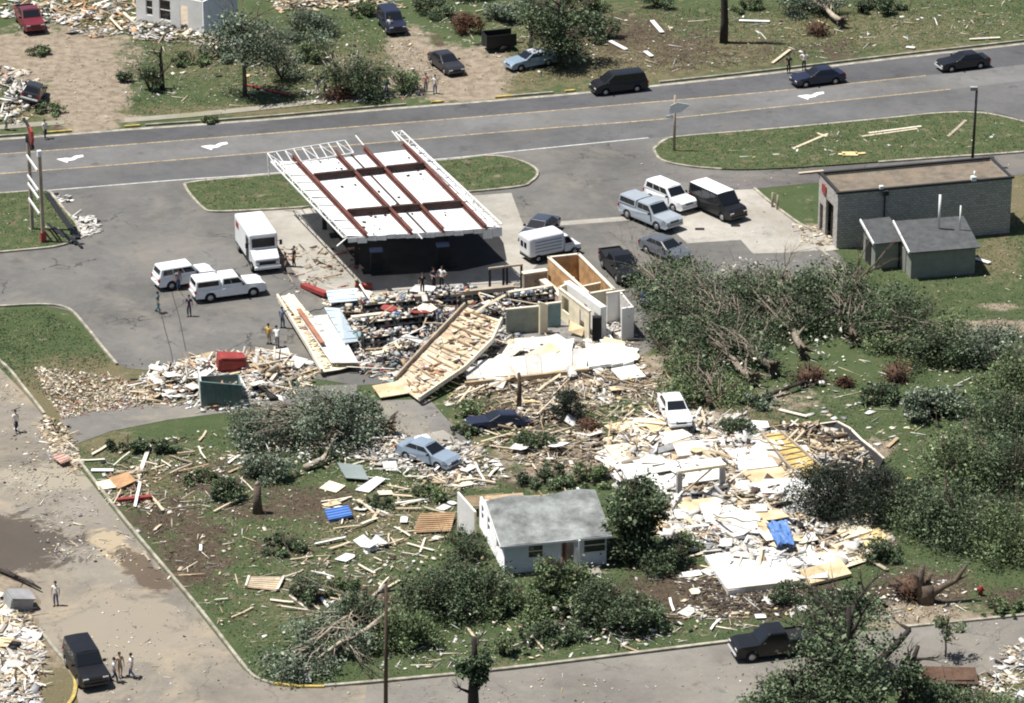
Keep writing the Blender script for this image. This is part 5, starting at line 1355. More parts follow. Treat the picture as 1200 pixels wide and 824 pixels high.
for bx_, by_, r_, h_, mm_, lb_ in ((45, 60, 1.0, .8, LEAF, 'small green weed clump in the dirt yard below the dark red pickup'), (225, 70, 1.8, 1.0, LEAF, 'low green brush below the wrecked house'), (258, 66, 1.6, 1.4, LEAFS, 'pale green brush at the corner of the wrecked house'),
      (352, 40, 3.0, 2.6, LEAFS, 'silvery brush behind the half-stripped tree'), (372, 66, 1.8, 1.6, LEAF, 'green brush between the silvery bush and the broad twiggy bush'), (700, 40, 2.4, 2.2, LEAFD, 'dark brush to the far side of the dark leafy tree'), (668, 10, 3.0, 2.4, LEAF, 'green thicket at the top edge behind the dark leafy tree'),
      (505, 12, 2.0, 1.6, LEAFD, 'dark brush at the top edge beyond the dirt driveway'), (60, 128, 1.2, .9, LEAF, 'low weeds by the far pavement next to the dirt yard'), (590, 20, 2.0, 1.6, LEAFS, 'pale brush above the dark trailer'), (1030, 10, 2.2, 1.4, LEAFD, 'dark brush at the top edge past the splintered tree'),
      (880, 8, 1.6, 1.0, LEAF, 'green brush at the top edge just beyond the bare trunk'), (245, 700 - 560, .8, .6, LEAF, 'tiny green tuft on the verge below the bare forked tree'),
      (440, 590, 1.2, .7, LEAFD, 'low dark brush under the slanted white board'), (500, 580, 1.3, .8, LEAF, 'low green brush among sticks above the slatted deck'), (640, 560, 1.8, 1.2, LEAFD, 'dark brush behind the white house ridge'), (690, 560, 1.6, 1.1, LEAF, 'green brush between the white house and the pale rubble'),
      (625, 520, 1.5, 1.0, LEAFD, 'dark brush by the flattened dark blue car'), (545, 480, 1.3, .8, LEAF, 'green weeds beside the driveway top'), (545, 505, 1.2, .7, LEAFD, 'dark weeds between the driveway and the flattened car'), (330, 640, 1.4, 1.0, LEAFD, 'dark twiggy brush on the lower lawn behind the pallet'),
      (405, 690, 1.4, .9, LEAF, 'green weeds above the brownish shrub'), (240, 560, 1.4, .6, LEAF, 'pale weeds on the left lawn above the little dark shrub'), (885, 470, 1.4, 1.0, LEAFS, 'grey-green brush at the foot of the toppled trees'), (860, 505, 1.6, 1.1, LEAFD, 'dark brush between the white car and the golden floor'),
      (1035, 650, 1.6, 1.3, LEAFD, 'dark brush beneath the evergreen mounds near the split stump'), (1170, 730 - 15, 1.6, .7, LEAF, 'low green weeds on the verge near the hydrant'), (930, 700, 1.6, 1.2, LEAFD, 'dark brush on the brown soil above the thin dark tree'), (800, 640, 1.4, 1.0, LEAF, 'green brush wedged between the rubble and the bushy tree')):
    shrub((bx_, by_ + 4), r_ * 1.2, r_, h_, int(900 * r_ * r_ * .8) + 500, mm_, lb_, k=9, name='brush', cat='brush', stems=6)
# ---------------------------------------------------------------- the wrecked store, hand-placed pieces
def panel(name, corners, th, m, label=None, cat=None, group=None, parent=None, ribs=0, rib_m=None, rails=True, rib_h=.12, rib_name='joist', jag=0):
    """a slab through four surveyed corners (px, py, z)"""
    q = [P(*c) for c in corners]; o = sum(q, Vector()) / 4; o.z = 0
    q = [p - o for p in q]
    t = thing(name, label, cat, o, 0, group) if parent is None else parent
    mb = MB()
    if jag:
        n = jag
        for i in range(n):
            a = q[0].lerp(q[1], i / n); b = q[0].lerp(q[1], (i + 1) / n - .004); c = q[3].lerp(q[2], (i + 1) / n - .004); d = q[3].lerp(q[2], i / n)
            j0, j1, j2, j3 = [rnd.uniform(-.08, .08) for _ in range(4)]; zj = [Vector((0, 0, rnd.uniform(-.07, .07))) for _ in range(4)]
            mb.slab([a.lerp(d, j0) + zj[0], b.lerp(c, j1) + zj[1], b.lerp(c, 1 + j2) + zj[2], a.lerp(d, 1 + j3) + zj[3]], th)
    else: mb.slab(q, th)
    mb.build('deck', m, t)
    up = (q[1] - q[0]).cross(q[3] - q[0]).normalized()
    if up.z < 0: up = -up
    if ribs:
        if rails:
            for a, b in ((q[0], q[3]), (q[1], q[2])):
                r = MB(); r.bar(a + up * rib_h * 1.2, b + up * rib_h * 1.2, .14, rib_h * 2.4, up=up); r.build('rail', rib_m or WOOD[2], t)
        for k in range(ribs):
            f = (k + .5) / ribs; a = q[0].lerp(q[3], f); b = q[1].lerp(q[2], f)
            r = MB(); r.bar(a + up * rib_h / 2, b + up * rib_h / 2, .06, rib_h, up=up); r.build(rib_name, rib_m or WOOD[0], t)
    return t
def wallpiece(pa, pb, h, th, m, name='wall', parent=None, label=None, z=0, h2=None, opens=None, cap=True):
    a, yw, L_ = frame_from(pa, pb)
    t = thing('standing_wall', label, 'wall', (a.x, a.y, z), yw) if parent is None else parent
    mb = MB()
    if opens: wall_openings(mb, 0, L_, 0, th, 0, h, opens)
    else:
        h2 = h if h2 is None else h2
        mb.add([(0, -th / 2, 0), (L_, -th / 2, 0), (L_, th / 2, 0), (0, th / 2, 0), (0, -th / 2, h), (L_, -th / 2, h2), (L_, th / 2, h2), (0, th / 2, h)], BOXF)
    o = mb.build('wall_face', m, t if parent is None else None)
    if cap:
        c = MB(); c.bar((-.05, 0, h + .06), (L_ + .05, 0, (h2 or h) + .06), th + .08, .1); oc = c.build('top_plate', WOOD[3], t if parent is None else None)
    if parent is not None:
        pl = parent.location
        for k in [o] + ([oc] if cap else []):
            k.parent = parent; k.location = (a.x - pl.x, a.y - pl.y, z); k.rotation_euler = (0, 0, yw)
    return t
# floor of the store
tess('store_floor', [(385, 372), (520, 345), (640, 335), (735, 352), (748, 398), (700, 410), (560, 425), (470, 442), (400, 425)], 0.035, mat('store_floor', (.22, .21, .20), .8, .3, 1.0, dirt=(.07, .06, .06), dirt_amt=.7))
# the wood-lined room with open top
M_WLIN = mat('wood_lining', (.54, .31, .14), .8, .35, 1.0, dirt=(.62, .48, .32), dirt_amt=.5)
c0 = P(643, 336)
t = thing('roofless_storeroom', 'roofless room lined with orange plywood beside the box van', 'building', (c0.x, c0.y, 0))
wallpiece((643, 336), (678, 332), 2.4, .16, M_WLIN, parent=t); wallpiece((678, 332), (719, 374), 2.4, .16, M_WLIN, parent=t)
wallpiece((643, 336), (690, 379), 2.4, .16, M_WLIN, parent=t); wallpiece((690, 379), (719, 374), 2.4, .16, M_CREAM, parent=t)
wallpiece((665, 355), (672, 350), 1.7, .1, WOOD[3], parent=t); wallpiece((684, 366), (703, 362), 2.1, .1, WOOD[0], parent=t)
# the white-walled rooms in front of it
c0 = P(690, 385)
t = thing('roofless_shop_rooms', 'white-walled roofless rooms with a dark doorway at the store corner', 'building', (c0.x, c0.y, 0))
wallpiece((664, 366), (707, 397), 2.6, .5, M_WPAINT, parent=t, cap=False, opens=[(3.3, 3.8, 0, 2.0), (4.9, 5.6, 0, 1.9)])
wallpiece((655, 372), (691, 400), 2.4, .12, M_CREAM, parent=t, opens=[(.6, 1.8, .9, 2.1), (3.6, 4.4, 0, 2.0)])
wallpiece((655, 372), (668, 366), 2.4, .12, M_CREAM, parent=t)
wallpiece((711, 380), (731, 377), 2.5, .14, M_WPAINT, parent=t); wallpiece((728, 400), (742, 398), 2.7, .16, M_WPAINT, parent=t, cap=False)
wallpiece((727, 379), (741, 397), 2.6, .14, M_WHITE, parent=t, cap=False)
m = MB(); q = P(700, 399) - c0; m.box(q + Vector((-.05, -.35, 1.05)), (.7, .5, 2.1)); m.build('doorway', M_DARKIN, t)  # dark box paints the shade inside the doorway
# grey and green partition walls
wallpiece((593, 392), (634, 388), 2.0, .14, mat('grey_green_wall', (.30, .32, .26), .85, .15, 1), label='low grey-green partition wall behind the big fallen roof panel')
wallpiece((632, 392), (641, 390), 2.6, .2, M_CREAM, label='narrow cream wall stub at the end of the grey-green partition', h2=2.2)
wallpiece((640, 384), (657, 382), 1.9, .14, M_TEAL, label='teal partition wall between the cream stub and the white rooms')
wallpiece((636, 344), (664, 368), 1.1, .5, mat('pink_counter', (.50, .36, .33), .7, .15, 1), label='long pinkish counter wall alongside the plywood-lined room')
wallpiece((613, 342), (640, 338), 1.5, .5, WOOD[2], label='brown boarded partition under the white box van')
# steel frames left standing by the canopy edge
def portal(pa, pb, h, label):
    a, yw, L_ = frame_from(pa, pb); t = thing('door_frame', label, 'door frame', a, yw, 'dark frames at the back of the store')
    for x in (0, L_): m = MB(); m.box((x, 0, h / 2), (.16, .16, h)); m.build('post', M_TRIM, t)
    m = MB(); m.box((L_ / 2, 0, h + .06), (L_ + .2, .18, .14)); m.build('lintel', WOOD[2], t)
portal((574, 345), (590, 343), 2.1, 'dark door frame left standing nearest the canopy shadow edge'); portal((594, 341), (611, 339), 2.0, 'dark door frame left standing nearest the box van')
def one(name, label, cat, mb, m, px, z=0, rz=0, tilt=(0, 0), group=None):
    p = P(px[0], px[1], 0); o = mb.build(name, m); o.location = (p.x, p.y, z); o.rotation_euler = (tilt[0], tilt[1], rz)
    return tag(o, label, cat, group)
def beam3(a, b, w, h, m, label, name='fallen_beam', cat='beam', group=None):
    A, B = P(*a), P(*b); c = (A + B) / 2; mb = MB(); mb.bar(A - c, B - c, w, h)
    o = mb.build(name, m); o.location = c; return tag(o, label, cat, group)
beam3((455, 352, .8), (602, 337, 1.3), .45, .35, WOOD[2], 'long brown beam spanning the back of the wrecked store')
beam3((596, 344, 1.3), (648, 336, 1.3), .3, .3, WOOD[3], 'pale beam continuing from the long brown beam to the storeroom')
beam3((355, 334, .2), (383, 345, .5), .5, .3, M_RED, 'short red beam on the slab edge in front of the step van')
beam3((416, 335, .3), (436, 335, .3), .5, .3, M_RED, 'short dark red beam at the corner of the canopy shadow')
beam3((417, 327, 0), (417, 327, 1.3), .22, .22, M_CREAM, 'pale short post at the corner of the canopy shadow', 'bollard', 'bollard')
beam3((412, 372, 1.2), (470, 365, 1.2), .4, .16, WOOD[3], 'upper pale shelf plank at the store side next to the pale blue sheet')
def boxes(name, X, Y, Z, dims, ang, mats, mi, parent=None, jit=0.0):
    n = len(X); M = rotmats(*ang); B = np.repeat(BOXV[None], n, 0).copy()
    if jit:
        J = nr.uniform(-jit, jit, (n, 4, 2)) * np.minimum(1, dims[:, None, 1:2] * 0 + np.stack([np.minimum(1, dims[:, 1] / dims[:, 0] * 1.5), np.ones(n)], 1)[:, None, :])
        B[:, :4, :2] += J; B[:, 4:, :2] += J
    B = B * dims[:, None, :]
    V = np.einsum('nij,nkj->nki', M, B) + np.stack([X, Y, Z], 1)[:, None, :]
    F = (np.array(BOXF)[None] + (np.arange(n) * 8)[:, None, None]).reshape(-1, 4)
    return np_mesh(name, V.reshape(-1, 3), F, mats, np.repeat(mi, 6), parent)
# the two big collapsed roof sections
M_PLYM = mat('mottled_plywood', (.66, .55, .40), .8, .3, 1.2, island=.2, dirt=(.36, .22, .13), dirt_amt=.75)
def curved_panel(name, label, cat, st, th, m, rail_l, rail_r, rib_m, litter, n_l, seed):
    """st: stations of (left px,py,z),(right px,py,z) down its length"""
    rs = random.Random(seed); Ls = [P(*a) for a, b in st]; Rs = [P(*b) for a, b in st]; o = sum(Ls + Rs, Vector()) / (2 * len(st)); o.z = 0
    t = thing(name, label, cat, o); N = 22
    def at(f, side):
        S = Ls if side == 0 else Rs; x = min(f, .9999) * (len(S) - 1); i = int(x); return S[i].lerp(S[i + 1], x - i) - o
    mb = MB()
    for k in range(N):
        f0, f1 = k / N, (k + 1) / N - .003
        e0, e1 = (rs.uniform(-.03, .08) for _ in range(2))
        a, b, c, d = at(f0, 0), at(f0, 1), at(f1, 1), at(f1, 0)
        dz = Vector((0, 0, rs.uniform(-.05, .05)))
        mid0, mid1 = a.lerp(b, .5) - Vector((0, 0, .12)), d.lerp(c, .5) - Vector((0, 0, .12))
        mb.slab([a + dz, mid0 + dz, mid1 + dz, d + dz], th); mb.slab([mid0 + dz, b.lerp(a, e0) + dz, c.lerp(d, e1) + dz, mid1 + dz], th)
    mb.build('deck', m, t)
    for side, rm in ((0, rail_l), (1, rail_r)):
        if rm is None: continue
        for k in range(6):
            r = MB(); r.bar(at(k / 6, side) + Vector((0, 0, .16)), at((k + 1) / 6, side) + Vector((0, 0, .16)), .16, .34); r.build('rail', rm, t)
    for k in range(8):
        f = (k + .5) / 8; a, b = at(f, 0).lerp(at(f, 1), rs.uniform(0, .3)), at(f + rs.uniform(-.02, .02), 1)
        r = MB(); r.bar(a + Vector((0, 0, .03)), b + Vector((0, 0, .03)), .08, .12); r.build('joist', rib_m, t)
    r2 = np.random.RandomState(seed); f = r2.uniform(.02, .97, n_l); u = r2.uniform(.1, .93, n_l)
    pos = np.array([tuple(at(a_, 0).lerp(at(a_, 1), u_)) for a_, u_ in zip(f, u)]); s_ = r2.uniform(.06, .5, n_l)
    dims = np.stack([s_ * 1.5, s_ * r2.uniform(.3, .9, n_l), r2.uniform(.02, .07, n_l)], 1); p_ = np.array([w for _, w in litter])
    boxes('litter', pos[:, 0], pos[:, 1], pos[:, 2] + r2.uniform(-.04, .04, n_l), dims, (r2.normal(.1, .08, n_l), r2.normal(.12, .08, n_l), r2.uniform(0, 6, n_l)), [q for q, _ in litter], r2.choice(len(litter), n_l, p=p_ / p_.sum()), t, jit=.3)['kind'] = 'stuff'
    return t
LITT = [(M_CREAM, .3), (M_PLY, .25), (WOOD[4], .1), (WOOD[5], .12), (M_WHITE, .15), (M_PINK, .08)]
GOODS0 = None
curved_panel('collapsed_roof_section', 'large tan plywood roof section sagging down across the store front', 'roof section', [((545, 359, 2.6), (588, 376, 2.2)), ((524, 381, 2.0), (577, 401, 1.6)), ((495, 411, 1.2), (545, 433, .9)), ((463, 446, .5), (491, 470, .4))], .07, M_PLYM, WOOD[2], WOOD[3], WOOD[1], LITT, 150, 5)
curved_panel('collapsed_wall_section', 'long cream wall section lying beside the forecourt', 'wall section', [((325, 349, .9), (340, 343, 1.1)), ((341, 376, .9), (368, 372, 1.0)), ((360, 407, .7), (397, 400, .8)), ((377, 437, .4), (421, 427, .5))], .07, M_CREAM, WOOD[3], None, WOOD[3], LITT + [(M_WHITE, .4), (M_INSUL, .1)], 150, 6)
panel('insulated_panel', [(329, 347, 1.2), (344, 345, 1.2), (362, 368, 1.0), (347, 371, 1.0)], .05, M_CREAM, 'cream layer on the upper end of the long wall section', 'panel')
panel('white_roof_sheet', [(352, 372, 1.0), (388, 368, 1.0), (420, 425, .8), (388, 425, .8)], .05, M_WHITE, 'broad white sheet between the long wall section and the pale blue sheet', 'sheet')
beam3((350, 362, 1.3), (378, 402, 1.2), .35, .08, M_BRICK, 'row of brown blocks along the white sheet beside the store', 'brown_strip', 'strip')
BLS = mat('pale_blue_sheet', (.55, .64, .70), .45, .1, .7)
panel('metal_sheet', [(380, 360, 1.6), (398, 361, 1.3), (420, 400, .5), (404, 402, 1.1)], .04, BLS, 'long pale blue metal sheet leaning at the store side', 'metal sheet', ribs=5, rib_m=BLS, rails=False, rib_h=.05)
panel('metal_sheet', [(382, 341, 1.0), (414, 338, 1.0), (419, 352, .6), (386, 355, .8)], .04, BLS, 'short bluish white metal sheet just behind the long pale blue one', 'metal sheet', ribs=3, rib_m=BLS, rails=False, rib_h=.05)
# white roofing slabs along the store front
panel('roof_slab', [(540, 424, .8), (690, 408, .8), (688, 432, .5), (548, 446, .4)], .18, M_WHITE, 'long white roofing slab lying along the store front', 'roof slab', jag=8)
panel('roof_slab', [(686, 402, 1.0), (732, 404, .9), (744, 424, .6), (690, 430, .7)], .25, M_WPAINT, 'bright white roofing slab in front of the white-walled rooms', 'roof slab', jag=4)
panel('roof_slab', [(716, 432, .5), (744, 427, .4), (757, 441, .3), (728, 445, .4)], .12, M_WPAINT, 'square white slab with a tan edge below the bright white roofing slab', 'roof slab')
panel('roof_slab', [(663, 430, .9), (672, 428, .9), (677, 440, .4), (667, 442, .4)], .1, M_WHITE, 'narrow white slab leaning off the long roofing slab', 'roof slab')
beam3((545, 450, .5), (690, 434, .5), .25, .3, WOOD[1], 'tan edge beam under the long white roofing slab')
panel('plywood_deck', [(436, 452, .5), (470, 446, .5), (482, 460, .3), (446, 466, .3)], .06, M_PLY, 'small tan deck piece at the foot of the big roof section', 'deck')
panel('plywood_deck', [(668, 376, .9), (685, 384, .8), (682, 394, .2), (666, 388, .4)], .05, M_PLY, 'crooked tan board leaning inside the white-walled rooms', 'board')
# shelves with goods
GOODS = [M_WHITE, M_RED, M_BLUE, M_TEAL, M_GREY, M_BLACK, M_PINK, M_CREAM, M_INSUL]
def shelf(pa, pb, label):
    a, yw, L_ = frame_from(pa, pb); t = thing('store_shelf', label, 'store shelf', (a.x, a.y, .03), yw, 'shelves in the wrecked store')
    m = MB(); m.box((L_ / 2, 0, .65), (L_, .06, 1.3)); m.build('back_panel', M_TRIM, t)
    for k in range(3): m = MB(); m.box((L_ / 2, 0, .2 + k * .45), (L_, .9 - k * .1, .05)); m.build('shelf', WOOD[3] if k == 2 else M_GREY, t)
    for x in (.03, L_ - .03): m = MB(); m.box((x, 0, .65), (.06, .9, 1.3)); m.build('end_panel', M_TRIM, t)
    n = int(L_ * 26); d = nr.uniform(.1, .3, (n, 3)); lv = nr.choice(3, n, p=[.25, .25, .5])
    boxes('goods', nr.uniform(.1, L_ - .1, n), nr.uniform(-.38, .38, n), .24 + lv * .45 + d[:, 2] / 2, d, (np.zeros(n), nr.normal(0, .15, n), nr.uniform(0, 3, n)), GOODS, nr.choice(9, n, p=[.38, .05, .06, .06, .15, .16, .05, .06, .03]), t)['kind'] = 'stuff'
shelf((424, 372), (486, 366), 'store shelf farthest from the big roof section, under the upper plank'); shelf((432, 392), (496, 384), 'middle store shelf with pale top and scattered goods')
shelf((425, 411), (490, 403), 'store shelf nearest the long cream wall section'); shelf((500, 362), (560, 356), 'store shelf behind the three people at the back'); shelf((600, 362), (650, 357), 'store shelf with red goods by the plywood-lined room')

# ---------------------------------------------------------------- dumpster and other containers
a, yw, L_ = frame_from((236, 480), (284, 477))
t = thing('dumpster', 'open teal-green dumpster heaped with broken boards', 'dumpster', a, yw)
M_DUMP = mat('dumpster_green', (.115, .185, .18), .55, .15, 1.2, dirt=(.2, .2, .17), dirt_amt=.5)
Wd = 2.3; hf, hb = 2.2, 2.5
m = MB(); m.add([(0, 0, .15), (L_, 0, .15), (L_, .08, .15), (0, .08, .15), (0, 0, hf), (L_, 0, hf - .5), (L_, .08, hf - .5), (0, .08, hf)], BOXF); m.box((L_ / 2, Wd - .04, .9), (L_, .08, 1.5)); m.box((L_ / 2, Wd / 2, .2), (L_, Wd - .2, .1))
m.add([(L_ - .08, .08, .15), (L_, .08, .15), (L_, Wd - .08, .15), (L_ - .08, Wd - .08, .15), (L_ - .08, .08, hf - .5), (L_, .08, hf - .5), (L_, Wd - .08, 1.65), (L_ - .08, Wd - .08, 1.65)], BOXF)
m.build('bin_body', M_DUMP, t)
m = MB(); m.add([(0, .08, .15), (.08, .08, .15), (.08, Wd - .08, .15), (0, Wd - .08, .15), (-.05, .08, hf), (.08, .08, hf), (.08, Wd - .08, hb), (-.05, Wd - .08, hb)], BOXF); m.build('bent_end', mat('dumpster_pale', (.55, .58, .54), .5, .2, 1), t)  # end wall coloured paler than the rest to paint sunlight on it
for k in range(5): m = MB(); m.box((.4 + k * (L_ - .8) / 4, -.05, 1.0 - k * .05), (.1, .1, 1.6)); m.build('rib', M_DUMP, t)
m = MB(); m.bar((-.05, -.03, hf), (L_ + .05, -.03, hf - .5), .14, .1); m.build('rim', M_DUMP, t)
mb = MB(); mb.add([(-1.05, -.6, 0), (1.05, -.6, 0), (1.1, .6, .05), (-1.05, .6, 0), (-1.1, -.62, 1.15), (1.0, -.55, 1.25), (.95, .6, 1.05), (-1.0, .55, 1.2)], BOXF); mb.box((0, -.62, .6), (1.7, .05, .8), (0, .04, 0)); mb.box((-.2, -.1, 1.2), (1.5, .9, .06), (.05, .06, .1))
one('red_box', 'bright red metal box standing behind the green dumpster', 'box', mb, M_RED, (270, 435), .2, .25, (.14, .1))
p = P(585, 58); t = thing('box_trailer', 'open dark box trailer with pale edge beside the battered blue sedan', 'trailer', (p.x, p.y, 0), .3)
m = MB(); m.box((0, 0, .55), (2.8, 1.7, .1)); m.box((0, -.82, 1.1), (2.8, .06, 1.1)); m.box((0, .82, 1.1), (2.8, .06, 1.1)); m.box((-1.4, 0, 1.1), (.06, 1.7, 1.1)); m.build('trailer_bed', M_TRIM, t)
for s in (-1, 1): m = MB(); m.tube([(0, -.1, 0), (0, .1, 0)], [.33, .33], 12); w = m.build('wheel', M_TYRE, t); w.location = (.1, s * .95, .33)
m = MB(); m.bar((1.4, 0, .5), (2.4, 0, .45), .1, .1); m.build('tow_bar', M_STEELD, t)
# lawn pieces
WP = M_WPAINT
def flat(corners, th, m, label, cat='sheet', name='flat_sheet', **k): return panel(name, corners, th, m, label, cat, **k)
flat([(374, 572, .12), (386, 563, .12), (405, 569, .12), (394, 577, .1)], .05, M_CREAM, 'cream diamond-shaped board on the lawn near the silvery tree')
flat([(416, 574, .12), (441, 558, .35), (452, 561, .3), (432, 577, .12)], .05, WP, 'white slanted board on the lawn beside the cream diamond board')
flat([(380, 597, .3), (408, 592, .5), (413, 603, .4), (385, 609, .2)], .2, mat('blue_plastic', (.09, .20, .52), .4, .1, 1), 'bright blue ribbed plastic panel on the lawn', 'panel', 'plastic_panel', ribs=4, rib_m=mat('blue_plastic2', (.14, .27, .6), .4, .1, 1), rails=False, rib_h=.06)
flat([(292, 676, .15), (333, 676, .15), (325, 692, .15), (288, 688, .15)], .05, WOOD[1], 'tan board pallet on the lower left lawn near the small shrub', 'pallet', 'board_pallet', ribs=6, rib_m=WOOD[3], rails=True, rib_h=.05)
flat([(492, 602, .6), (534, 600, .5), (528, 622, .2), (484, 624, .2)], .06, WOOD[1], 'brown slatted deck lying beside the white wall fragment', 'deck', 'slatted_deck', ribs=9, rib_m=WOOD[4], rails=False, rib_h=.05)
flat([(545, 582, 1.0), (590, 578, 1.0), (590, 590, .8), (545, 594, .8)], .06, WOOD[0], 'tan roof deck propped behind the white house', 'deck', 'slatted_deck', ribs=7, rib_m=WOOD[1], rails=False, rib_h=.06)
flat([(395, 542, .8), (424, 545, .7), (432, 562, .3), (405, 560, .3)], .05, mat('grey_green_sheet', (.22, .26, .25), .7, .1, 1), 'grey-green sheet leaning under the silvery toppled tree')
mb = MB(); 
for i in range(9): mb.box((rnd.uniform(-.9, .9), rnd.uniform(-.6, .6), rnd.uniform(.1, .5)), (rnd.uniform(.5, 1.4), rnd.uniform(.4, .9), .05), (rnd.uniform(-.6, .6), rnd.uniform(-.6, .6), rnd.uniform(0, 3)))
one('crumpled_sheet', 'crumpled white sheet on the lawn near the blue plastic panel', 'sheet', mb, WP, (433, 642))
# the big white field: slabs, tan floors, tarp
WH = [M_WHITE, WP]
flat([(826, 650, .5), (905, 640, .6), (935, 680, .4), (852, 690, .4)], .35, WP, 'big white floor slab with tan edge at the lower end of the rubble field', 'floor slab', 'floor_slab', jag=1)
beam3((852, 693, .25), (937, 683, .25), .3, .5, WOOD[3], 'cream edge beam along the big white floor slab')
flat([(936, 668, .5), (985, 655, .5), (998, 672, .3), (950, 684, .3)], .2, M_PLY, 'tan board next to the big white floor slab')
flat([(893, 510, .6), (915, 507, .6), (967, 552, .6), (935, 560, .5)], .12, mat('golden_ply', (.55, .40, .14), .7, .2, 1), 'golden tan slatted floor on the far side of the white rubble', 'deck', 'slatted_deck', ribs=9, rib_m=WOOD[2], rails=True, rib_h=.08)
flat([(852, 528, .7), (893, 521, .7), (912, 546, .6), (868, 551, .6)], .15, WP, 'bright white sheet beside the golden slatted floor')
flat([(868, 552, .6), (915, 547, .6), (933, 566, .5), (888, 570, .5)], .1, M_PLY, 'tan sheet below the bright white sheet in the rubble field')
flat([(800, 540, .9), (845, 536, .9), (850, 560, .7), (806, 566, .7)], .08, WP, 'white sheet beside the white window frame in the rubble')
flat([(850, 595, .9), (882, 600, .8), (892, 625, .5), (860, 622, .5)], .1, WP, 'white sheet angled toward the blue tarp')
flat([(886, 612, .9), (896, 608, .9), (924, 632, .4), (910, 642, .4)], .08, M_PLY, 'narrow tan board leaning against the blue tarp')
flat([(745, 512, .6), (800, 503, .8), (812, 510, .6), (770, 524, .5)], .12, WP, 'long white board below the white car')
flat([(760, 527, .8), (815, 513, .8), (816, 519, .6), (764, 533, .6)], .15, M_GREY, 'grey gutter-like beam across the rubble under the white car')
flat([(725, 545, .5), (760, 540, .6), (790, 585, .5), (755, 592, .4)], .08, WP, 'white wall sheet above the dark bushy tree by the house')
flat([(708, 522, .5), (752, 518, .5), (750, 532, .3), (720, 538, .3)], .1, M_CREAM, 'cream board at the upper corner of the rubble field')
flat([(912, 660, .3), (930, 652, .5), (942, 660, .5), (925, 668, .3)], .1, WP, 'small white slab wedged between the floor slab and tan board')
flat([(970, 610, .5), (1015, 605, .5), (1022, 622, .4), (990, 632, .4)], .1, M_CREAM, 'cream board below the dense evergreen mound')
flat([(1005, 625, .3), (1030, 618, .3), (1042, 632, .2), (1015, 640, .2)], .05, M_INSUL, 'yellow board at the far tip of the rubble below the evergreens')
flat([(820, 590, .8), (842, 585, 1.0), (850, 610, .6), (828, 614, .6)], .08, WP, 'white door-sized sheet in the middle of the rubble field')
mt = mat('blue_tarp', (.11, .22, .48), .5, .2, 3, bump=.5, bscale=4)
V_, F_ = [], []; pc = P(917, 627)
q = [P(896, 612, 1.1) - pc, P(922, 609, 1.1) - pc, P(931, 637, 1.0) - pc, P(911, 640, 1.0) - pc]
for j in range(10):
    for i in range(10):
        u, v = i / 9, j / 9; p = q[0].lerp(q[1], u).lerp(q[3].lerp(q[2], u), v); p += Vector((rnd.uniform(-.06, .06), rnd.uniform(-.06, .06), rnd.uniform(-.12, .16))); V_.append(p)
m = MB(); m.add(V_, [(j * 10 + i, (j + 1) * 10 + i, (j + 1) * 10 + i + 1, j * 10 + i + 1) for j in range(9) for i in range(9)])
m.add([v - Vector((0, 0, .03)) for v in V_], [(j * 10 + i, j * 10 + i + 1, (j + 1) * 10 + i + 1, (j + 1) * 10 + i) for j in range(9) for i in range(9)])
o = m.build('blue_tarp', mt); o.location = pc; tag(o, 'crumpled bright blue tarp on the white rubble', 'tarp')
# window frame standing in the rubble
a, yw, L_ = frame_from((794, 586), (849, 578)); t = thing('porch_frame', 'grey-white porch frame standing in the middle of the rubble field', 'frame', (a.x, a.y, .3), yw)
for x in (0.1, L_ - .2): m = MB(); m.box((x, 0, .9), (.35, .3, 1.8)); m.build('post', M_GREY, t)
m = MB(); m.box((L_ / 2, 0, 1.86), (L_ + .1, .35, .2)); m.build('lintel', M_CREAM, t)
m = MB(); m.bar((.3, 0, .1), (L_ - .9, .1, 1.7), .1, .1); m.build('brace', WOOD[0], t)
# curved broken wall with dark rubble beyond the field
def arc_wall(pts, h, label):
    ps = [P(*p) for p in pts]; o = ps[0]; t = thing('curved_board', label, 'board', (o.x, o.y, 0))
    m = MB()
    for i in range(len(ps) - 1):
        a, b = ps[i] - o, ps[i + 1] - o; m.add([a, b, b + Vector((.1, .1, 0)), a + Vector((.1, .1, 0)), a + Vector((.35, .5, h)), b + Vector((.35, .5, h)), b + Vector((.45, .62, h)), a + Vector((.45, .62, h))], BOXF)
    m.build('board', M_BLACK, t)
    m = MB()
    for i in range(len(ps) - 1):
        a, b = ps[i] - o, ps[i + 1] - o; m.bar(a + Vector((.4, .56, h + .03)), b + Vector((.4, .56, h + .03)), .16, .07)
    m.build('pale_edge', WOOD[3], t)
arc_wall([(955, 507), (975, 504), (990, 512), (1003, 525), (1018, 537), (1030, 548)], .4, 'long curved tan board arching over the dark rubble on the lawn')
for a, b, lb in (((918, 520, .3), (936, 503, 1.4), 'pale prop board leaning up nearest the golden floor'), ((927, 522, .3), (943, 505, 1.4), 'second prop board leaning beside the dark rubble')): beam3(a, b, .3, .1, WOOD[0], lb, 'leaning_board', 'board')
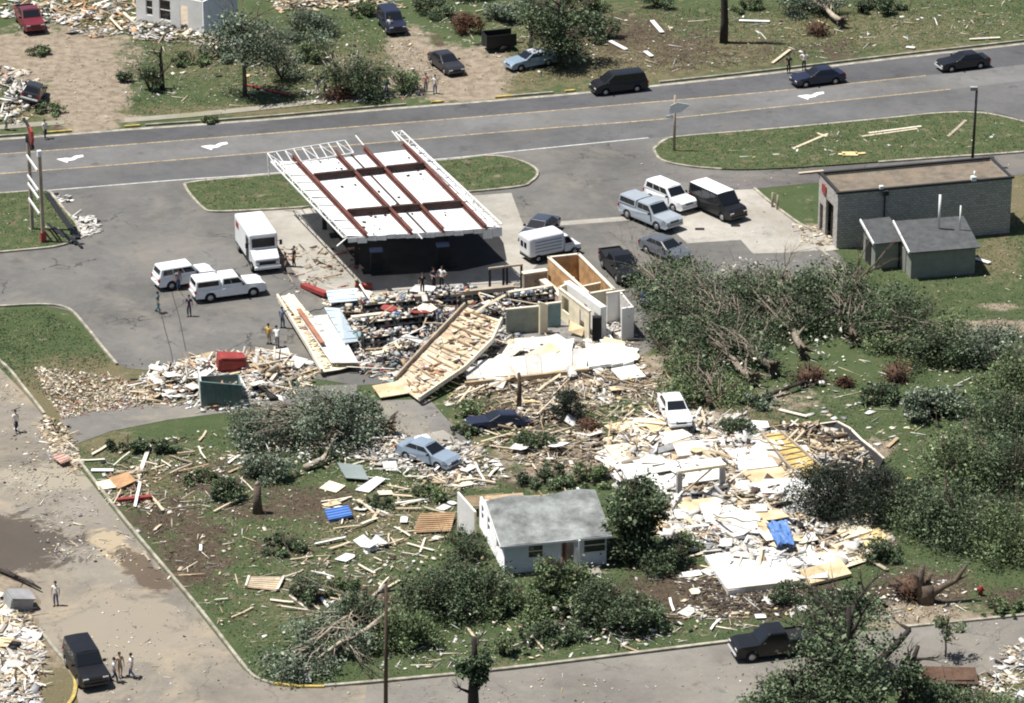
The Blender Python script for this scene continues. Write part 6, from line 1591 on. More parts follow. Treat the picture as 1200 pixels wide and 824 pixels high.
# long loose timbers on grass
LT = [((913, 480), (946, 488), WOOD[3], 'cream plank on the lawn between the root wads and the curved board'), ((1103, 512), (1126, 516), WOOD[3], 'cream plank alone on the open lawn by the dark thicket'), ((1040, 524), (1052, 513), WOOD[1], 'tan plank on a bare spot of lawn beyond the curved board'),
      ((1004, 560), (1022, 578), WOOD[3], 'cream plank touching the dark evergreen mounds'), ((990, 640), (1012, 655), WOOD[1], 'tan plank sloping away from the yellow board'), ((1012, 652), (1040, 668), WOOD[2], 'weathered plank nearest the split stump'),
      ((55, 8), (62, 8), WP, 'x'), ((72, 28), (94, 20), WP, 'long white strip on the grass behind the dark red pickup'), ((44, 16), (76, 19), WP, 'broad white panel lying behind the dark red pickup'), ((90, 8), (114, 20), WP, 'white pole slanting across the grass toward the wrecked house'),
      ((284, 98), (342, 112), M_RED, 'long red and white board in the yard behind the far pavement'), ((359, 764), (361, 800), WP, 'white board standing out of the fallen silver tree by the kerb'), ((160, 565), (176, 520), WOOD[3], 'long cream plank on the left lawn pointing to the alley'),
      ((107, 551), (133, 551), WP, 'white board lying flat on the left lawn by the street kerb'), ((716, 7), (720, 2), WP, 'x'), ((764, 24), (776, 38), WP, 'white strip on the far grass across the main road'), ((715, 48), (734, 58), WP, 'white strip on the far grass behind the black minivan'),
      ((756, 60), (764, 66), WP, 'short white strip nearest the main road kerb'), ((866, 24), (902, 25), WP, 'long white strip on the far grass beyond the bare trunk'), ((930, 174), (970, 157), WOOD[0], 'long pale plank on the grass strip beside the block building lane'), ((957, 156), (969, 160), WOOD[0], 'short pale plank forming a tee with the long one'),
      ((1010, 160), (1075, 151), WOOD[0], 'longest pale plank on the grass strip'), ((1018, 156), (1080, 148), WOOD[3], 'second long plank lying along the longest one'), ((1111, 160), (1132, 141), WOOD[2], 'weathered plank near the light pole'), ((1140, 302), (1160, 308), WP, 'white plank by the end of the wide shed'),
      ((986, 183), (1006, 184), M_INSUL, 'x'), ((936, 203), (965, 200), WOOD[0], 'pale plank on the lane behind the block building roof edge'), ((905, 74), (926, 58), WOOD[0], 'pale plank propped on the kerb near the two walkers'), ((1136, 46), (1172, 44), WOOD[3], 'pale branch-like board on the far verge'), ((1062, 55), (1072, 56), WP, 'small white board on the far verge'),
      ((340, 745), (372, 728), WOOD[0], 'x'), ((370, 636), (376, 660), WOOD[3], 'x'), ((432, 636), (470, 632), WOOD[0], 'x')]
for a, b, m_, lb in LT:
    if lb == 'x': continue
    beam3((a[0], a[1], .12), (b[0], b[1], .16), .28 if m_ is not WP else .4, .07, m_, lb, 'loose_plank', 'plank')
m = MB(); m.box((0, 0, .06), (1.3, .9, .1)); m.box((.9, .1, .08), (.9, .35, .06), (0, 0, .2)); m.box((-.7, -.1, .08), (.6, .3, .06)); one('yellow_board', 'bright yellow board on the grass strip above the service lane', 'board', m, M_INSUL, (996, 183), .13)
m = MB(); m.box((0, 0, .3), (1.5, .8, .06), (.1, 0, 0)); 
for k in range(4): m.box((-.6 + k * .4, 0, .36), (.14, .8, .03), (.1, 0, 0))
one('striped_board', 'red and white striped board on the street kerb by the alley', 'board', m, M_PINK, (72, 543), .1, -1.0)

# ---------------------------------------------------------------- fields of loose debris
PALW = [(M_WHITE, .34), (M_WPAINT, .08), (WOOD[3], .12), (WOOD[0], .11), (WOOD[1], .08), (WOOD[2], .07), (M_PINK, .02), (M_GREY, .07), (M_BLACK, .05), (WOOD[5], .06)]
PALT = [(WOOD[0], .24), (WOOD[3], .16), (WOOD[1], .18), (M_WHITE, .1), (WOOD[2], .16), (M_INSUL, .02), (WOOD[5], .14)]
PALS = [(M_WHITE, .27), (M_RED, .03), (M_BLUE, .04), (M_TEAL, .04), (M_GREY, .15), (M_BLACK, .27), (M_PINK, .04), (WOOD[3], .08), (WOOD[1], .08)]
PALL = [(M_WHITE, .4), (WOOD[3], .2), (WOOD[0], .15), (M_GREY, .1), (M_INSUL, .05), (M_BLACK, .1)]
PALB = [(WOOD[1], .2), (WOOD[2], .25), (M_CREAM, .15), (M_BRICK, .12), (M_WHITE, .12), (WOOD[5], .16)]
def clump_noise(xy, s, off):
    return np.array([mnoise.noise(Vector((x * s + off, y * s, off * .37))) for x, y in xy])
WOODSET = set(m.name for m in WOOD) | {'plywood', 'cream_board'}
def rubble(region, n, smin, smax, pal, H, label, seed, long=.35, edge=2.5, name='rubble', flatf=.25, fine=1.0):
    rs = np.random.RandomState(seed); xy, d = sample_poly(region, int(n * 1.5), rs)
    v = clump_noise(xy, .30, seed) + .5 * clump_noise(xy, .9, seed + 5); keep = np.argsort(-(v + rs.rand(len(v)) * 1.1 + np.clip(d, 0, 2) * (.25 if name != 'spilled_soil' else .9)))[:n]
    xy, d = xy[keep], d[keep]; v = clump_noise(xy, .35, seed + 50) * 1.6 + .5 * clump_noise(xy, 1.1, seed + 70)
    p = np.array([w for _, w in pal]); p = p / p.sum(); wd = np.array([m.name in WOODSET for m, _ in pal])
    Pm = p[None] * np.where(wd[None], np.exp(-1.8 * v)[:, None], np.exp(.6 * v)[:, None]); Pm /= Pm.sum(1)[:, None]
    mi = (np.cumsum(Pm, 1) < rs.rand(n)[:, None]).sum(1).clip(0, len(pal) - 1)
    s = smin * (smax / smin) ** (rs.rand(n) ** 1.6)
    dims = np.stack([s * rs.uniform(.8, 1.6, n), s * rs.uniform(.5, 1.0, n), np.where(rs.rand(n) < .06, s * rs.uniform(.1, flatf + .15, n), rs.uniform(.015, .05, n))], 1)
    lg = rs.rand(n) < long; dims[lg, 0] *= rs.uniform(2, 4, lg.sum()); dims[lg, 1] *= .25; dims[:, 0] = np.minimum(dims[:, 0], 2.2)
    hh = H * np.clip(d / edge, 0, 1) * (0.55 + .45 * np.sin(xy[:, 0] * .9 + seed) * np.cos(xy[:, 1] * .7))
    z = .04 + hh * rs.rand(n) ** .8 + dims[:, 2] / 2
    tl = .12 + .35 * np.clip(hh, 0, 1)
    o = boxes(name, xy[:, 0], xy[:, 1], z, dims, (rs.normal(0, 1, n) * tl, rs.normal(0, 1, n) * tl, rs.uniform(0, 6.28, n)), [m for m, _ in pal], mi, jit=.3)
    return tag(o, label, 'rubble', None, 'stuff')
def planks(region, n, lmin, lmax, pal, H, label, group, seed, edge=2.5, name='plank', w=(.08, .22), kind='plank', bias=None):
    rs = np.random.RandomState(seed); xy, d = sample_poly(region, n, rs); p = np.array([w_ for _, w_ in pal]); mi = rs.choice(len(pal), n, p=p / p.sum())
    for i in range(n):
        L_ = rs.uniform(lmin, lmax); w_ = rs.uniform(*w); h = H * min(1, d[i] / edge); z = .08 + h * rs.rand() ** .7; tl = .06 + .22 * min(1, h); th = rs.uniform(.03, .06)
        m = MB()
        if kind == 'plank':
            b = rs.uniform(-.04, .04) * L_
            x = L_ / 2; j = rs.uniform(-.12, .12, 4)
            m.add([(-x + j[0], -w_ / 2, 0), (0, -w_ / 2 + b, 0), (x + j[1], -w_ / 2, 0), (x + j[2], w_ / 2, 0), (0, w_ / 2 + b, 0), (-x + j[3], w_ / 2, 0)] + [(-x + j[0], -w_ / 2, th), (0, -w_ / 2 + b, th), (x + j[1], -w_ / 2, th), (x + j[2], w_ / 2, th), (0, w_ / 2 + b, th), (-x + j[3], w_ / 2, th)],
                  [(6, 7, 10, 11), (7, 8, 9, 10), (5, 4, 1, 0), (4, 3, 2, 1), (0, 1, 7, 6), (1, 2, 8, 7), (2, 3, 9, 8), (3, 4, 10, 9), (4, 5, 11, 10), (5, 0, 6, 11)])
        else:
            wd = L_ * rs.uniform(.45, .9); k = rs.randint(4, 7); a0 = rs.uniform(0, 6); poly = []
            cs = [(-1, -1), (1, -1), (1, 1), (-1, 1)]
            for cx_, cy_ in cs:
                if rs.rand() < .35: poly += [(cx_ * L_ / 2 * rs.uniform(.3, .8), cy_ * wd / 2), (cx_ * L_ / 2, cy_ * wd / 2 * rs.uniform(.2, .8))][::(1 if cx_ * cy_ < 0 else -1)] if cx_ * cy_ > 0 else [(cx_ * L_ / 2, cy_ * wd / 2 * rs.uniform(.2, .8)), (cx_ * L_ / 2 * rs.uniform(.3, .8), cy_ * wd / 2)][::(1 if cx_ < 0 else -1)]
                else: poly.append((cx_ * L_ / 2, cy_ * wd / 2))
            c_ = (0, 0); poly.sort(key=lambda q_: math.atan2(q_[1], q_[0])); m.prism(poly, 0, th * .6)
        o = m.build(name, pal[mi[i]][0]); o.location = (xy[i, 0], xy[i, 1], z)
        rz = rs.uniform(0, 6.28) if bias is None else bias + rs.normal(0, .22) + rs.choice((0, math.pi / 2))
        if bias is not None: tl *= .6
        o.rotation_euler = (rs.normal(0, tl), rs.normal(0, tl * .6), rz)
        tag(o, label, 'plank' if kind == 'plank' else 'sheet', group)
WPAL = [(WOOD[0], .35), (WOOD[3], .3), (WOOD[1], .15), (M_WPAINT, .12), (WOOD[2], .08)]
TPAL = [(WOOD[0], .5), (WOOD[3], .2), (WOOD[1], .25), (WOOD[2], .1)]
SPAL = [(M_WHITE, .6), (M_WPAINT, .2), (M_PLY, .12), (M_CREAM, .12)]
R1 = [(40, 430), (132, 440), (175, 455), (182, 478), (110, 484), (75, 492), (52, 462)]
R2 = [(160, 440), (235, 418), (330, 412), (372, 435), (350, 462), (290, 480), (238, 482), (170, 472)]
R3 = [(378, 350), (500, 340), (640, 334), (660, 372), (600, 400), (545, 432), (470, 450), (420, 440), (398, 400)]
R4 = [(520, 415), (560, 395), (740, 395), (765, 440), (700, 455), (560, 462)]
R4S = [(545, 418), (600, 405), (738, 398), (752, 422), (690, 432), (560, 440)]
R5 = [(560, 440), (700, 425), (810, 440), (830, 500), (720, 545), (640, 560), (570, 520), (520, 470)]
R6 = [(700, 515), (770, 480), (870, 490), (935, 520), (990, 590), (1010, 650), (940, 690), (850, 680), (795, 650), (750, 600), (715, 560)]
R6B = [(960, 600), (1030, 605), (1050, 640), (1000, 660), (965, 640)]
R7 = [(370, 600), (470, 540), (560, 545), (560, 600), (500, 650), (440, 720), (350, 720), (340, 650)]
R8 = [(95, 525), (280, 505), (300, 600), (230, 610), (120, 590)]
R9 = [(560, 740), (800, 700), (860, 735), (850, 752), (600, 775), (440, 790), (460, 760)]
R10 = [(905, 500), (960, 498), (1010, 520), (1035, 560), (1000, 580), (940, 560)]
R11 = [(-15, 695), (22, 700), (38, 722), (50, 760), (45, 830), (-20, 860)]
R12 = [(400, 480), (470, 510), (560, 520), (600, 560), (540, 575), (480, 560), (410, 545)]
R13 = [(1140, 795), (1170, 760), (1215, 745), (1215, 850), (1100, 840)]
R14 = [(790, 660), (960, 690), (950, 720), (870, 745), (800, 720)]
R15 = [(50, 485), (78, 500), (98, 545), (90, 560), (70, 545), (45, 500)]
RYA = [(0, -10), (40, 0), (160, -5), (165, 40), (110, 45), (0, 20)]
RYB = [(130, 40), (250, 35), (300, 60), (510, 20), (520, 100), (300, 125), (140, 125)]
RYC = [(590, 85), (640, 60), (900, 0), (1200, 0), (1200, 45), (900, 75), (700, 95)]
RYD = [(-10, 75), (40, 85), (50, 125), (20, 150), (-20, 140)]
RTR = [(755, 330), (880, 300), (1060, 350), (1000, 450), (900, 480), (800, 450)]
RLAWN = [(880, 450), (1200, 380), (1200, 560), (1060, 620), (1040, 540)]
RISL = [(800, 170), (1180, 140), (1190, 175), (820, 195)]
rubble(R1, 2600, .05, .26, PALB + [(WOOD[3], .3)], .3, 'tan leaf and wood litter on the grass beside the forecourt', 101)
rubble(R2, 3600, .09, .75, PALW + [(WOOD[4], .08)], 1.1, 'heap of pale broken boards round the green dumpster', 102)
rubble(R3, 8500, .09, .5, PALS, .8, 'scattered goods and wreckage inside the flattened store', 103, long=.15, flatf=.7)
rubble(R4, 2600, .06, .6, PALT + [(M_WHITE, .12)], .4, 'white roofing rubble along the store front', 104)
rubble(R5, 3800, .06, .5, PALT, .5, 'splintered yellow timber below the store front', 105, long=.6)
rubble(R6, 17000, .05, 1.1, PALW, .6, 'broad field of white plaster and board rubble', 106, long=.3)
rubble(R6B, 1200, .12, .6, PALT, .5, 'cream and yellow rubble below the evergreen mounds', 107)
rubble(R7, 1300, .04, .3, PALT, .12, 'sticks and chips strewn over the central lawn', 108, long=.6)
rubble(R8, 520, .04, .3, PALL, .1, 'pale chips strewn over the left lawn', 109, long=.4)
rubble(R9, 420, .05, .4, PALL, .15, 'white scraps along the cross street grass', 110)
rubble(R10, 1800, .12, .6, [(WOOD[5], .25), (M_BLACK, .15), (M_WHITE, .2), (WOOD[0], .2), (WOOD[1], .2)], 1.0, 'dark mixed rubble under the curved board', 111, edge=1.5)
rubble(R11, 2200, .12, .7, PALW + [(M_PINK, .04), (WOOD[0], .2)], .8, 'heap of pale boards at the street corner by the black suv', 112)
rubble(R12, 2000, .07, .5, PALW + [(WOOD[5], .1)], .5, 'pale rubble round the light blue sedan', 113)
rubble(R13, 450, .06, .5, PALW, .4, 'pale rubble spilling over the cross street end', 114)
rubble(R14, 240, .08, .5, PALL, .1, 'white scraps on the dark soil', 115)
rubble(R15, 500, .1, .5, PALT, .3, 'broken sticks piled on the kerb by the alley', 116)
rubble(RYA, 1000, .1, .8, PALW + [(WOOD[4], .25)], .7, 'boards and orange panels heaped by the wrecked house', 117)
rubble(RYB, 420, .06, .45, PALL, .08, 'pale scraps over the far yard', 118)
rubble(RYC, 330, .06, .45, PALL, .06, 'pale scraps over the far verge', 119, long=.5)
rubble(RYD, 500, .15, .7, PALW, .7, 'pale heap at the edge of the dirt yard', 120, edge=1)
rubble(RTR, 700, .07, .3, [(M_WHITE, .6), (WOOD[3], .4)], 2.2, 'white scraps caught in the toppled trees', 121, edge=3)
rubble(RLAWN, 260, .12, .5, PALL, .06, 'a few pale scraps on the open lawn', 122)
rubble(RISL, 110, .12, .5, PALL, .2, 'a few pale scraps on the grass strip', 123, long=.5)
rubble([(400, 640), (760, 640), (800, 760), (420, 790)], 420, .07, .28, PALL, 1.5, 'pale scraps caught in the shrubs round the house', 124)
rubble([(270, 480), (430, 470), (440, 560), (270, 560)], 700, .08, .3, PALL, 2.0, 'pale scraps caught in the silvery toppled tree', 125)
rubble([(0, 430), (50, 500), (90, 560), (160, 660), (60, 660), (0, 560)], 700, .05, .22, PALL + [(WOOD[2], .5)], .02, 'fine litter over the dusty street', 126)
rubble([(320, 290), (420, 285), (420, 340), (340, 345)], 160, .1, .5, PALB + [(M_RED, .2)], .3, 'small heaps of scrap on the slab by the step van', 127)
rubble([(150, 20), (260, 36), (300, 40), (290, 60), (150, 45)], 700, .15, .6, PALW + [(M_BLACK, .2)], .5, 'wreckage at the foot of the wrecked house', 128, edge=1)
rubble([(300, -10), (420, -10), (480, 10), (330, 16)], 600, .15, .7, PALT, .4, 'yellow timber heap at the top of the yard', 129, edge=1.5)
rubble([(450, 0), (760, -10), (720, 60), (600, 95), (560, 60)], 260, .1, .5, PALL, .1, 'pale scraps round the far cars', 130)
rubble([(0, 240), (90, 245), (80, 288), (0, 295)], 60, .1, .5, PALL, .1, 'few pale scraps at the foot of the sign posts', 131)
rubble([(925, 262), (985, 270), (975, 290), (940, 285)], 160, .1, .4, PALT, .1, 'tan litter by the block building doorway', 132)
rubble([(340, 105), (470, 100), (520, 112), (350, 125)], 260, .1, .4, PALL + [(M_RED, .05)], .5, 'pale scraps along the brush by the far pavement', 133)
rubble([(880, 700), (1100, 680), (1190, 700), (1060, 735)], 200, .08, .35, PALL, .1, 'small scraps on the brown earth', 134)
rubble([(80, 610), (300, 570), (420, 740), (330, 790)], 300, .08, .4, PALT, .06, 'stray sticks on the lower left lawn', 135, long=.7)
planks(R5, 40, 1.6, 3.4, TPAL, .9, 'splintered yellow timber plank in the tangle below the store front', 'yellow timber planks below the store', 201)
planks(R6, 38, 1.6, 3.6, WPAL, 1.1, 'pale broken plank lying in the white rubble field', 'planks in the white rubble field', 202)
planks(R7, 60, .8, 2.4, WPAL, .15, 'pale stray plank on the central lawn', 'planks on the central lawn', 203)
planks(R8, 24, 1.2, 2.6, WPAL, .2, 'pale stray plank on the left lawn', 'planks on the left lawn', 204)
planks(R2, 18, 1.4, 3.2, WPAL, 1.2, 'pale broken plank in the heap round the green dumpster', 'planks round the dumpster', 205)
planks(R3, 30, 1.2, 3.6, WPAL, 1.7, 'pale broken plank inside the flattened store', 'planks inside the store', 206)
planks(R9, 14, .9, 2.2, WPAL, .2, 'pale short plank near the cross street kerb', 'planks by the cross street', 207)
planks(R10, 14, 1.2, 2.6, TPAL, 1.0, 'tan plank in the dark rubble under the curved board', 'planks under the curved board', 208)
planks(R11, 16, 1.4, 3.0, WPAL, 1.0, 'pale plank in the heap at the street corner', 'planks at the street corner', 209)
planks(R12, 26, 1.2, 2.6, WPAL, .5, 'pale plank in the rubble round the light blue sedan', 'planks round the light blue sedan', 210)
planks([(110, 620), (300, 580), (420, 740), (330, 780)], 10, .9, 2.0, WPAL, .1, 'stray short plank on the lower left lawn', 'planks on the lower left lawn', 211)
planks(RYA, 12, 1.4, 3.2, WPAL, .8, 'pale plank in the heap by the wrecked house', 'planks by the wrecked house', 212)
planks(R6, 84, .9, 3.6, [(M_WHITE, .62), (M_WPAINT, .2), (M_PLY, .06), (M_CREAM, .12)], .62, 'broken white or tan sheet lying in the white rubble field', 'sheets in the white rubble field', 221, name='board_sheet', kind='sheet', bias=.2)
planks(R4S, 26, .9, 2.8, SPAL, 1.0, 'broken white sheet in the roofing rubble along the store front', 'sheets along the store front', 222, name='board_sheet', kind='sheet')
planks(R2, 14, .8, 2.0, SPAL, 1.2, 'broken pale sheet in the heap round the green dumpster', 'sheets round the dumpster', 223, name='board_sheet', kind='sheet')
planks(R5, 18, .7, 1.8, SPAL, .8, 'broken pale sheet among the yellow timber', 'sheets among the yellow timber', 224, name='board_sheet', kind='sheet')
planks(R11, 12, .8, 1.8, SPAL, 1.0, 'broken pale sheet in the heap at the street corner', 'sheets at the street corner', 225, name='board_sheet', kind='sheet')
planks(R12, 12, .7, 1.6, SPAL, .5, 'broken pale sheet near the light blue sedan', 'sheets near the light blue sedan', 226, name='board_sheet', kind='sheet')
planks(R14, 9, .6, 1.3, SPAL, .1, 'small white sheet on the dark soil', 'sheets on the dark soil', 227, name='board_sheet', kind='sheet')
planks(R3, 22, .8, 2.0, SPAL + [(M_RED, .1), (M_TEAL, .1)], 1.5, 'broken sheet inside the flattened store', 'sheets inside the store', 228, name='board_sheet', kind='sheet')
planks(R7, 10, .6, 1.4, SPAL, .1, 'small pale sheet on the central lawn', 'sheets on the central lawn', 229, name='board_sheet', kind='sheet')

LAWNP = [(WOOD[3], .3), (WOOD[2], .3), (M_WHITE, .2), (WOOD[5], .2)]
rubble([(100, 520), (440, 480), (720, 480), (1100, 440), (1200, 560), (1190, 715), (880, 748), (400, 800), (310, 790)], 4200, .03, .14, LAWNP, .02, 'fine chips and torn leaves strewn over the lawns', 140, name='litter')
rubble([(0, 0), (1200, 0), (1200, 45), (900, 80), (600, 108), (150, 145), (0, 150)], 2600, .04, .16, LAWNP, .02, 'fine chips strewn over the far yards', 141, name='litter')
rubble([(0, 365), (50, 360), (130, 425), (900, 300), (700, 200), (950, 160), (1200, 150), (1200, 400), (980, 300), (960, 370), (700, 425), (200, 440), (60, 480)], 900, .03, .15, LAWNP, .02, 'fine grit over the forecourt and verges', 142, name='litter')

SOILP = [(mat('soil_dark', (.075, .06, .05), .95, .3, 2), .4), (mat('soil_mid', (.11, .085, .065), .95, .3, 2), .35), (mat('soil_light', (.30, .24, .16), .95, .3, 2), .15)]
rubble([(860, 660), (960, 690), (940, 722), (820, 725), (790, 690)], 1800, .04, .3, SOILP, .12, 'dark churned soil below the white rubble', 410, long=.1, edge=1, name='spilled_soil', flatf=.2)
# torn sheets of black felt, cloth and sagging cables among the wreckage
for i, (reg, H_, lb, gp) in enumerate(((R6, 1.2, 'thin black cable looping over the white rubble field', 'cables over the white rubble'), (R3, .8, 'thin dark cable tangled inside the flattened store', 'cables in the store'), (R5, .7, 'thin dark cable among the yellow timber', 'cables among the timber'))):
    rs_ = np.random.RandomState(900 + i); xy, d = sample_poly(reg, 7, rs_)
    for k in range(7):
        m = MB(); p0 = Vector((0, 0, H_)); dr = rs_.uniform(0, 6.28); pts = []
        for q_ in range(9):
            pts.append(p0 + Vector((0, 0, rs_.uniform(-.1, .15)))); dr += rs_.normal(0, .5); p0 = p0 + Vector((math.cos(dr), math.sin(dr), 0)) * .45
        m.tube(pts, [.035] * 9, 5); o = m.build('loose_cable', M_BLACK); o.location = (xy[k, 0], xy[k, 1], 0); tag(o, lb, 'cable', gp)
# rubble resting on the fallen roof section and inside the shop rooms
rubble([(490, 400), (560, 385), (580, 400), (505, 470), (475, 455)], 260, .08, .5, PALT, .2, 'scraps under the plywood roof section', 151)
rubble([(655, 372), (700, 395), (740, 398), (728, 375), (690, 372)], 900, .08, .5, PALW, .6, 'wreckage inside the white-walled rooms', 152, edge=1)
rubble([(648, 338), (678, 336), (712, 372), (690, 376)], 500, .08, .6, PALT, .5, 'wreckage inside the plywood-lined room', 153, edge=1)
# grass tufts
def tufts(region, n, seed, size=.16):
    rs = np.random.RandomState(seed); xy, d = sample_poly(region, n, rs); v = clump_noise(xy, .25, seed); xy = xy[v + rs.rand(n) * 1.4 > .3]
    return np.column_stack([xy, np.zeros(len(xy))])
allp = [tufts([(95, 530), (280, 500), (430, 485), (470, 545), (570, 560), (740, 470), (1100, 440), (1210, 400), (1210, 718), (870, 748), (400, 800), (300, 785)], 60000, 1), tufts([(1000, 300), (1210, 250), (1210, 400), (1060, 390)], 7000, 2),
        tufts([(-10, 365), (50, 362), (95, 385), (130, 425), (60, 470), (-10, 425)], 6000, 3), tufts([(145, 50), (450, 10), (520, 95), (300, 125), (150, 140)], 16000, 4), tufts([(590, 100), (600, 20), (1210, -10), (1210, 42), (900, 75)], 26000, 5)]
for isl, n_, sd in ((A_, 3000, 6), (B_, 5000, 7), (C_, 9000, 8)):
    q_ = tufts(isl, n_, sd); q_[:, 2] = .13; allp.append(q_)
c_ = np.vstack(allp); n_ = len(c_); rs_ = np.random.RandomState(77); L_ = rs_.uniform(.05, .15, n_)
a_ = rs_.normal(size=(n_, 3)); a_[:, 2] = np.abs(a_[:, 2]) * .7; a_ /= np.linalg.norm(a_, axis=1)[:, None]
b_ = np.cross(a_, rs_.normal(size=(n_, 3))); b_ /= np.linalg.norm(b_, axis=1)[:, None]
Vt = np.empty((n_, 4, 3)); base_ = c_ + np.array([0, 0, .01]); Vt[:, 0] = base_ - b_ * (L_ * .25)[:, None]; Vt[:, 1] = base_ + b_ * (L_ * .25)[:, None]
Vt[:, 2] = base_ + a_ * L_[:, None] + b_ * (L_ * .2)[:, None]; Vt[:, 3] = base_ + a_ * L_[:, None] * .9 - b_ * (L_ * .2)[:, None]
o = np_mesh('grass', Vt.reshape(-1, 3), np.arange(n_ * 4).reshape(n_, 4), GRASSB); tag(o, 'short green grass blades over the lawns and verges', 'grass', None, 'stuff')


flat([(127, 560, .3), (150, 553, .6), (160, 563, .5), (138, 573, .2)], .05, WOOD[4], 'orange plywood sheet under the long cream plank on the left lawn')
flat([(112, 565, .2), (132, 561, .3), (136, 571, .2), (116, 574, .1)], .05, M_CREAM, 'cream board next to the orange plywood sheet on the left lawn')
beam3((138, 586, .2), (178, 582, .3), .35, .2, M_RED, 'dark red board on the left lawn below the orange plywood sheet', 'red_board', 'board')
beam3((158, 594, .1), (164, 566, .9), .2, .08, WP, 'white plank leaning over the dark red board', 'leaning_board', 'board')
rubble([(115, 545), (195, 545), (190, 598), (125, 592)], 420, .05, .5, PALB, .35, 'broken wood piled round the orange plywood sheet', 160, long=.5)

rubble([(95, 700), (150, 620), (290, 790), (250, 830), (100, 830)], 260, .03, .16, PALL + [(WOOD[2], .4)], .02, 'fine grit along the street by the black suv', 161, name='litter')
rubble([(380, 812), (600, 792), (870, 760), (1190, 728), (1190, 770), (880, 812), (560, 850)], 260, .03, .2, PALL + [(WOOD[2], .4)], .02, 'fine grit along the cross street', 162, name='litter')
# ---------------------------------------------------------------- signs and poles
pa = P(38, 270); pb = P(51, 285); yw = math.atan2((pb - pa).y, (pb - pa).x); L_ = (pb - pa).length
t = thing('pylon_sign', 'tall two-post roadside sign stripped to its rungs with a torn red panel on top', 'sign', pa, yw)
for x, h in ((0, 7.6), (L_, 7.4)):
    m = MB(); m.box((x, 0, h / 2), (.26, .26, h)); m.build('post', WOOD[2], t)
    m = MB(); m.box((x, 0, h + .25), (.32, .32, .5)); m.build('post_cap', M_BLACK if x == 0 else M_WPAINT, t)
for z in (2.6, 3.9, 4.6, 6.3):
    m = MB(); m.bar((0.1, -.2, z + .2), (L_ - .1, -.2, z - .1), .1, .2); m.build('rung', M_WPAINT, t)
m = MB(); m.add([(.5, -.1, 8.5), (.8, -.1, 8.1), (1.1, -.1, 7.6), (1.5, -.1, 8.3), (1.3, -.1, 8.9), (.6, -.1, 9.1), (.5, .1, 8.5), (.8, .1, 8.1), (1.1, .1, 7.6), (1.5, .1, 8.3), (1.3, .1, 8.9), (.6, .1, 9.1)],
            [(0, 1, 2, 3, 4, 5), (11, 10, 9, 8, 7, 6), (0, 6, 7, 1), (1, 7, 8, 2), (2, 8, 9, 3), (3, 9, 10, 4), (4, 10, 11, 5), (5, 11, 6, 0)]); m.build('torn_panel', M_RED, t)
m = MB(); m.bar((-.9, 0, 9.3), (.9, 0, 8.9), .2, .15); m.bar((.2, 0, 8.2), (1.2, 0, 7.4), .3, .3); m.build('bent_bracket', M_BLACK, t)
m = MB(); m.box((L_, 0, .5), (.42, .42, .9)); m.build('post_base', M_RED, t)
# fallen sign rail, dark strips and broken face panels at the kerb beside it
beam3((55, 228, .1), (91, 280, .1), .45, .25, M_TRIM, 'long dark fallen sign rail lying beside the two-post sign', 'fallen_rail', 'rail')
for k in range(5):
    a = (56 + k * 7, 262 + k * 4, .15); beam3(a, (a[0] + 12, a[1] + 12, .15), .2, .1, M_TRIM, 'dark strip of the fallen sign face lying in the grass', 'sign_strip', 'strip', 'strips of the fallen sign face')
rubble([(84, 255), (112, 254), (116, 272), (96, 280)], 160, .25, .7, [(M_WHITE, .75), (M_GREY, .15), (M_BLACK, .1)], .4, 'broken white sign face shards at the island kerb', 301, long=.05, edge=1, name='sign_shards')
rubble([(60, 229), (84, 229), (86, 238), (66, 238)], 22, .25, .8, [(M_WHITE, .7), (M_BLACK, .3)], .2, 'small pile of white sign scraps at the island tip', 302, name='sign_shards')
# road sign pole
p = P(790, 178); t = thing('road_sign', 'wooden sign pole with bent white panels on the grass strip tip', 'sign', p)
m = MB(); m.tube([(0, 0, 0), (.0, 0, 5.1)], [.12, .1], 7); m.build('post', WOOD[2], t)
m = MB(); m.add([(-.5, -.15, 3.5), (.5, -.15, 3.6), (1.3, -.15, 4.3), (.2, -.15, 4.5), (-.4, -.15, 4.2), (-.5, -.1, 3.5), (.5, -.1, 3.6), (1.3, -.1, 4.3), (.2, -.1, 4.5), (-.4, -.1, 4.2)], [(0, 1, 2, 3, 4), (9, 8, 7, 6, 5), (0, 5, 6, 1), (1, 6, 7, 2), (2, 7, 8, 3), (3, 8, 9, 4), (4, 9, 5, 0)]); m.build('sign_panel', M_WPAINT, t)
m = MB(); m.box((-.4, -.14, 3.2), (.6, .05, .25)); m.build('sign_panel', M_WPAINT, t)
# light pole behind the block building
p = P(1139, 196); t = thing('light_pole', 'dark light pole rising behind the block building roof', 'light pole', p)
m = MB(); m.tube([(0, 0, 0), (.1, 0, 6.9)], [.13, .1], 8); m.build('pole', M_TRIM, t)
m = MB(); m.box((-.15, 0, 7.0), (.6, .35, .3)); m.build('lamp_head', M_GREY, t)
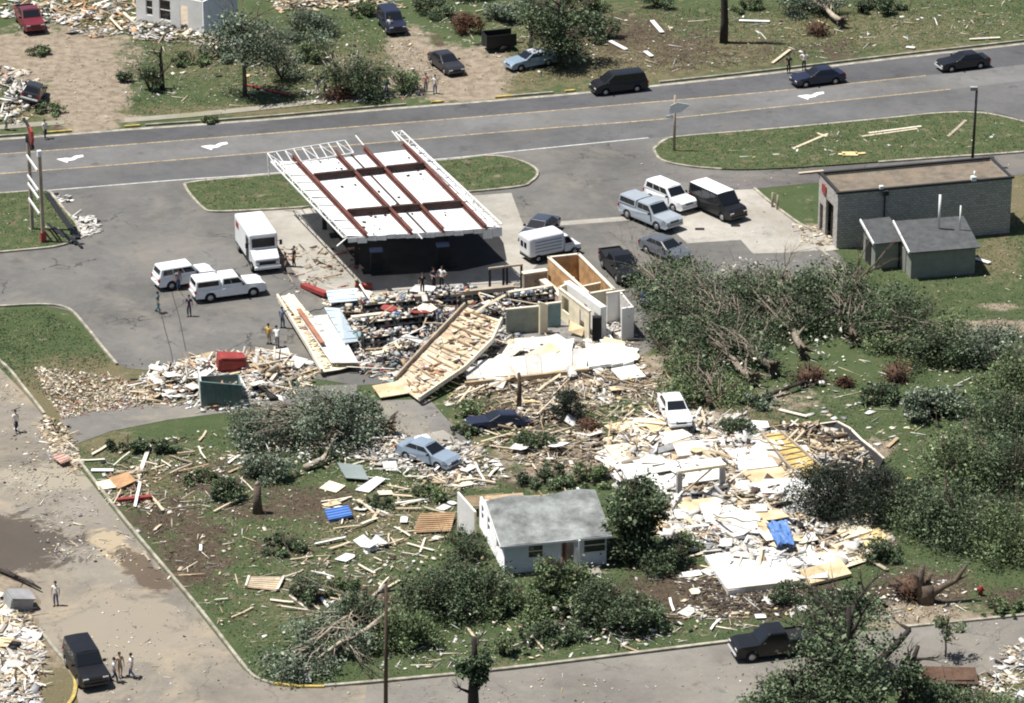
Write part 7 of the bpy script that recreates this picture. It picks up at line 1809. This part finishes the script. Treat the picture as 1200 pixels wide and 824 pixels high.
# utility pole and broken posts
p = P(452, 848); t = thing('utility_pole', 'thin dark utility pole standing at the cross street kerb', 'utility pole', p)
m = MB(); m.tube([(0, 0, 0), (.15, 0, 9.6)], [.15, .1], 8); m.build('pole', WOOD[5], t)
m = MB(); m.bar((-.4, 0, 9.0), (.7, 0, 9.2), .1, .1); m.build('bracket', M_TRIM, t)
p = P(608, 480); t = thing('broken_post', 'dark broken post standing behind the flattened dark blue car', 'post', p)
m = MB(); m.tube([(0, 0, 0), (.05, 0, 1.6), (.0, 0, 2.9)], [.2, .17, .12], 7); m.build('post', WOOD[5], t)
p = P(302, 601); t = thing('sawn_stump', 'thick grey upright stump on the left lawn', 'tree stump', p)
m = MB(); m.tube([(0, 0, 0), (0, 0, 1.0), (.03, 0, 2.1)], [.38, .29, .25], 10); m.build('trunk', M_BARK, t)
m = MB(); m.tube([(0, 0, 2.1), (.08, 0, 2.4)], [.22, .04], 7); m.build('jagged_top', MATS['bark_pale'], t)
for px, lb in (((905, 243), 'short grey gate post nearest the black van'), ((911, 246), 'short grey gate post nearest the block building')):
    p = P(*px); m = MB(); m.tube([(0, 0, 0), (0, 0, 1.3)], [.1, .09], 7); o = m.build('gate_post', WOOD[2]); o.location = p; tag(o, lb, 'post')
# pale bare limbs across lawns
def limb(pts, rr, label, m_=None):
    ps = [P(*q) for q in pts]; o = ps[0].copy(); o.z = 0; m = MB(); m.tube([q - o for q in ps], rr, 7)
    for i in range(3):
        q = ps[1 + i % (len(ps) - 1)] - o; d = Vector((rnd.uniform(-1, 1), rnd.uniform(-1, 1), rnd.uniform(.0, .6))); m.tube([q, q + d * .6, q + d * 1.2 + Vector((0, 0, .1))], [rr[-1], rr[-1] * .6, .02], 5)
    ob = m.build('fallen_limb', m_ or MATS['bark_pale']); ob.location = o; tag(ob, label, 'branch')
limb([(357, 548, .3), (378, 538, .5), (388, 522, .9), (395, 505, 1.2)], [.25, .22, .16, .1], 'thick pale limb sticking out of the silvery toppled tree')
limb([(372, 772, .9), (400, 752, 1.2), (430, 738, 1.5), (460, 712, 1.8)], [.08, .13, .16, .12], 'long pale limb of the fallen silver tree by the kerb')
limb([(350, 792, .2), (372, 778, .4), (400, 760, .8)], [.06, .1, .12], 'thin dark limb beside the fallen silver tree', M_BARK)
limb([(0, 668, .2), (25, 678, .3), (48, 690, .3)], [.15, .12, .06], 'dark fallen limb at the edge of the street corner heap', M_BARKD)
limb([(1005, 800, 2.5), (1030, 775, 3.2), (1055, 750, 4.0), (1066, 738, 4.5)], [.3, .26, .22, .16], 'thick dark broken limb slanting over the cross street', M_BARKD)
limb([(895, 465, .3), (930, 452, .5), (960, 440, .4)], [.18, .14, .06], 'dark limb reaching from the toppled trees toward the root wads', M_BARKD)
mb = MB(); mb.tube([(0, 0, 0), (0, 0, .6), (0, 0, .75)], [.16, .16, .05], 8); mb.box((0, 0, .45), (.5, .16, .14)); one('fire_hydrant', 'small red fire hydrant on the grass above the cross street', 'hydrant', mb, M_RED, (1149, 698))
mb = MB(); mb.box((0, 0, .45), (1.6, 1.2, .9), (.1, .2, 0)); mb.box((.2, 0, .95), (1.7, 1.3, .08), (.15, .25, 0)); one('grey_hood', 'grey sheet metal hood on the street corner heap', 'sheet metal', mb, M_GREY, (22, 714), .1, .5)
mb = MB(); mb.box((0, 0, .4), (4.2, 1.8, .1), (.15, .05, 0)); mb.box((0, .1, .25), (3.6, 1.5, .3)); one('rusty_sheet', 'big rusty brown sheet lying below the broken dark tree', 'metal sheet', mb, mat('rusty_sheet', (.13, .075, .05), .9, .35, 1.2, dirt=(.06, .045, .035), dirt_amt=.8), (1106, 800), .1, .05)
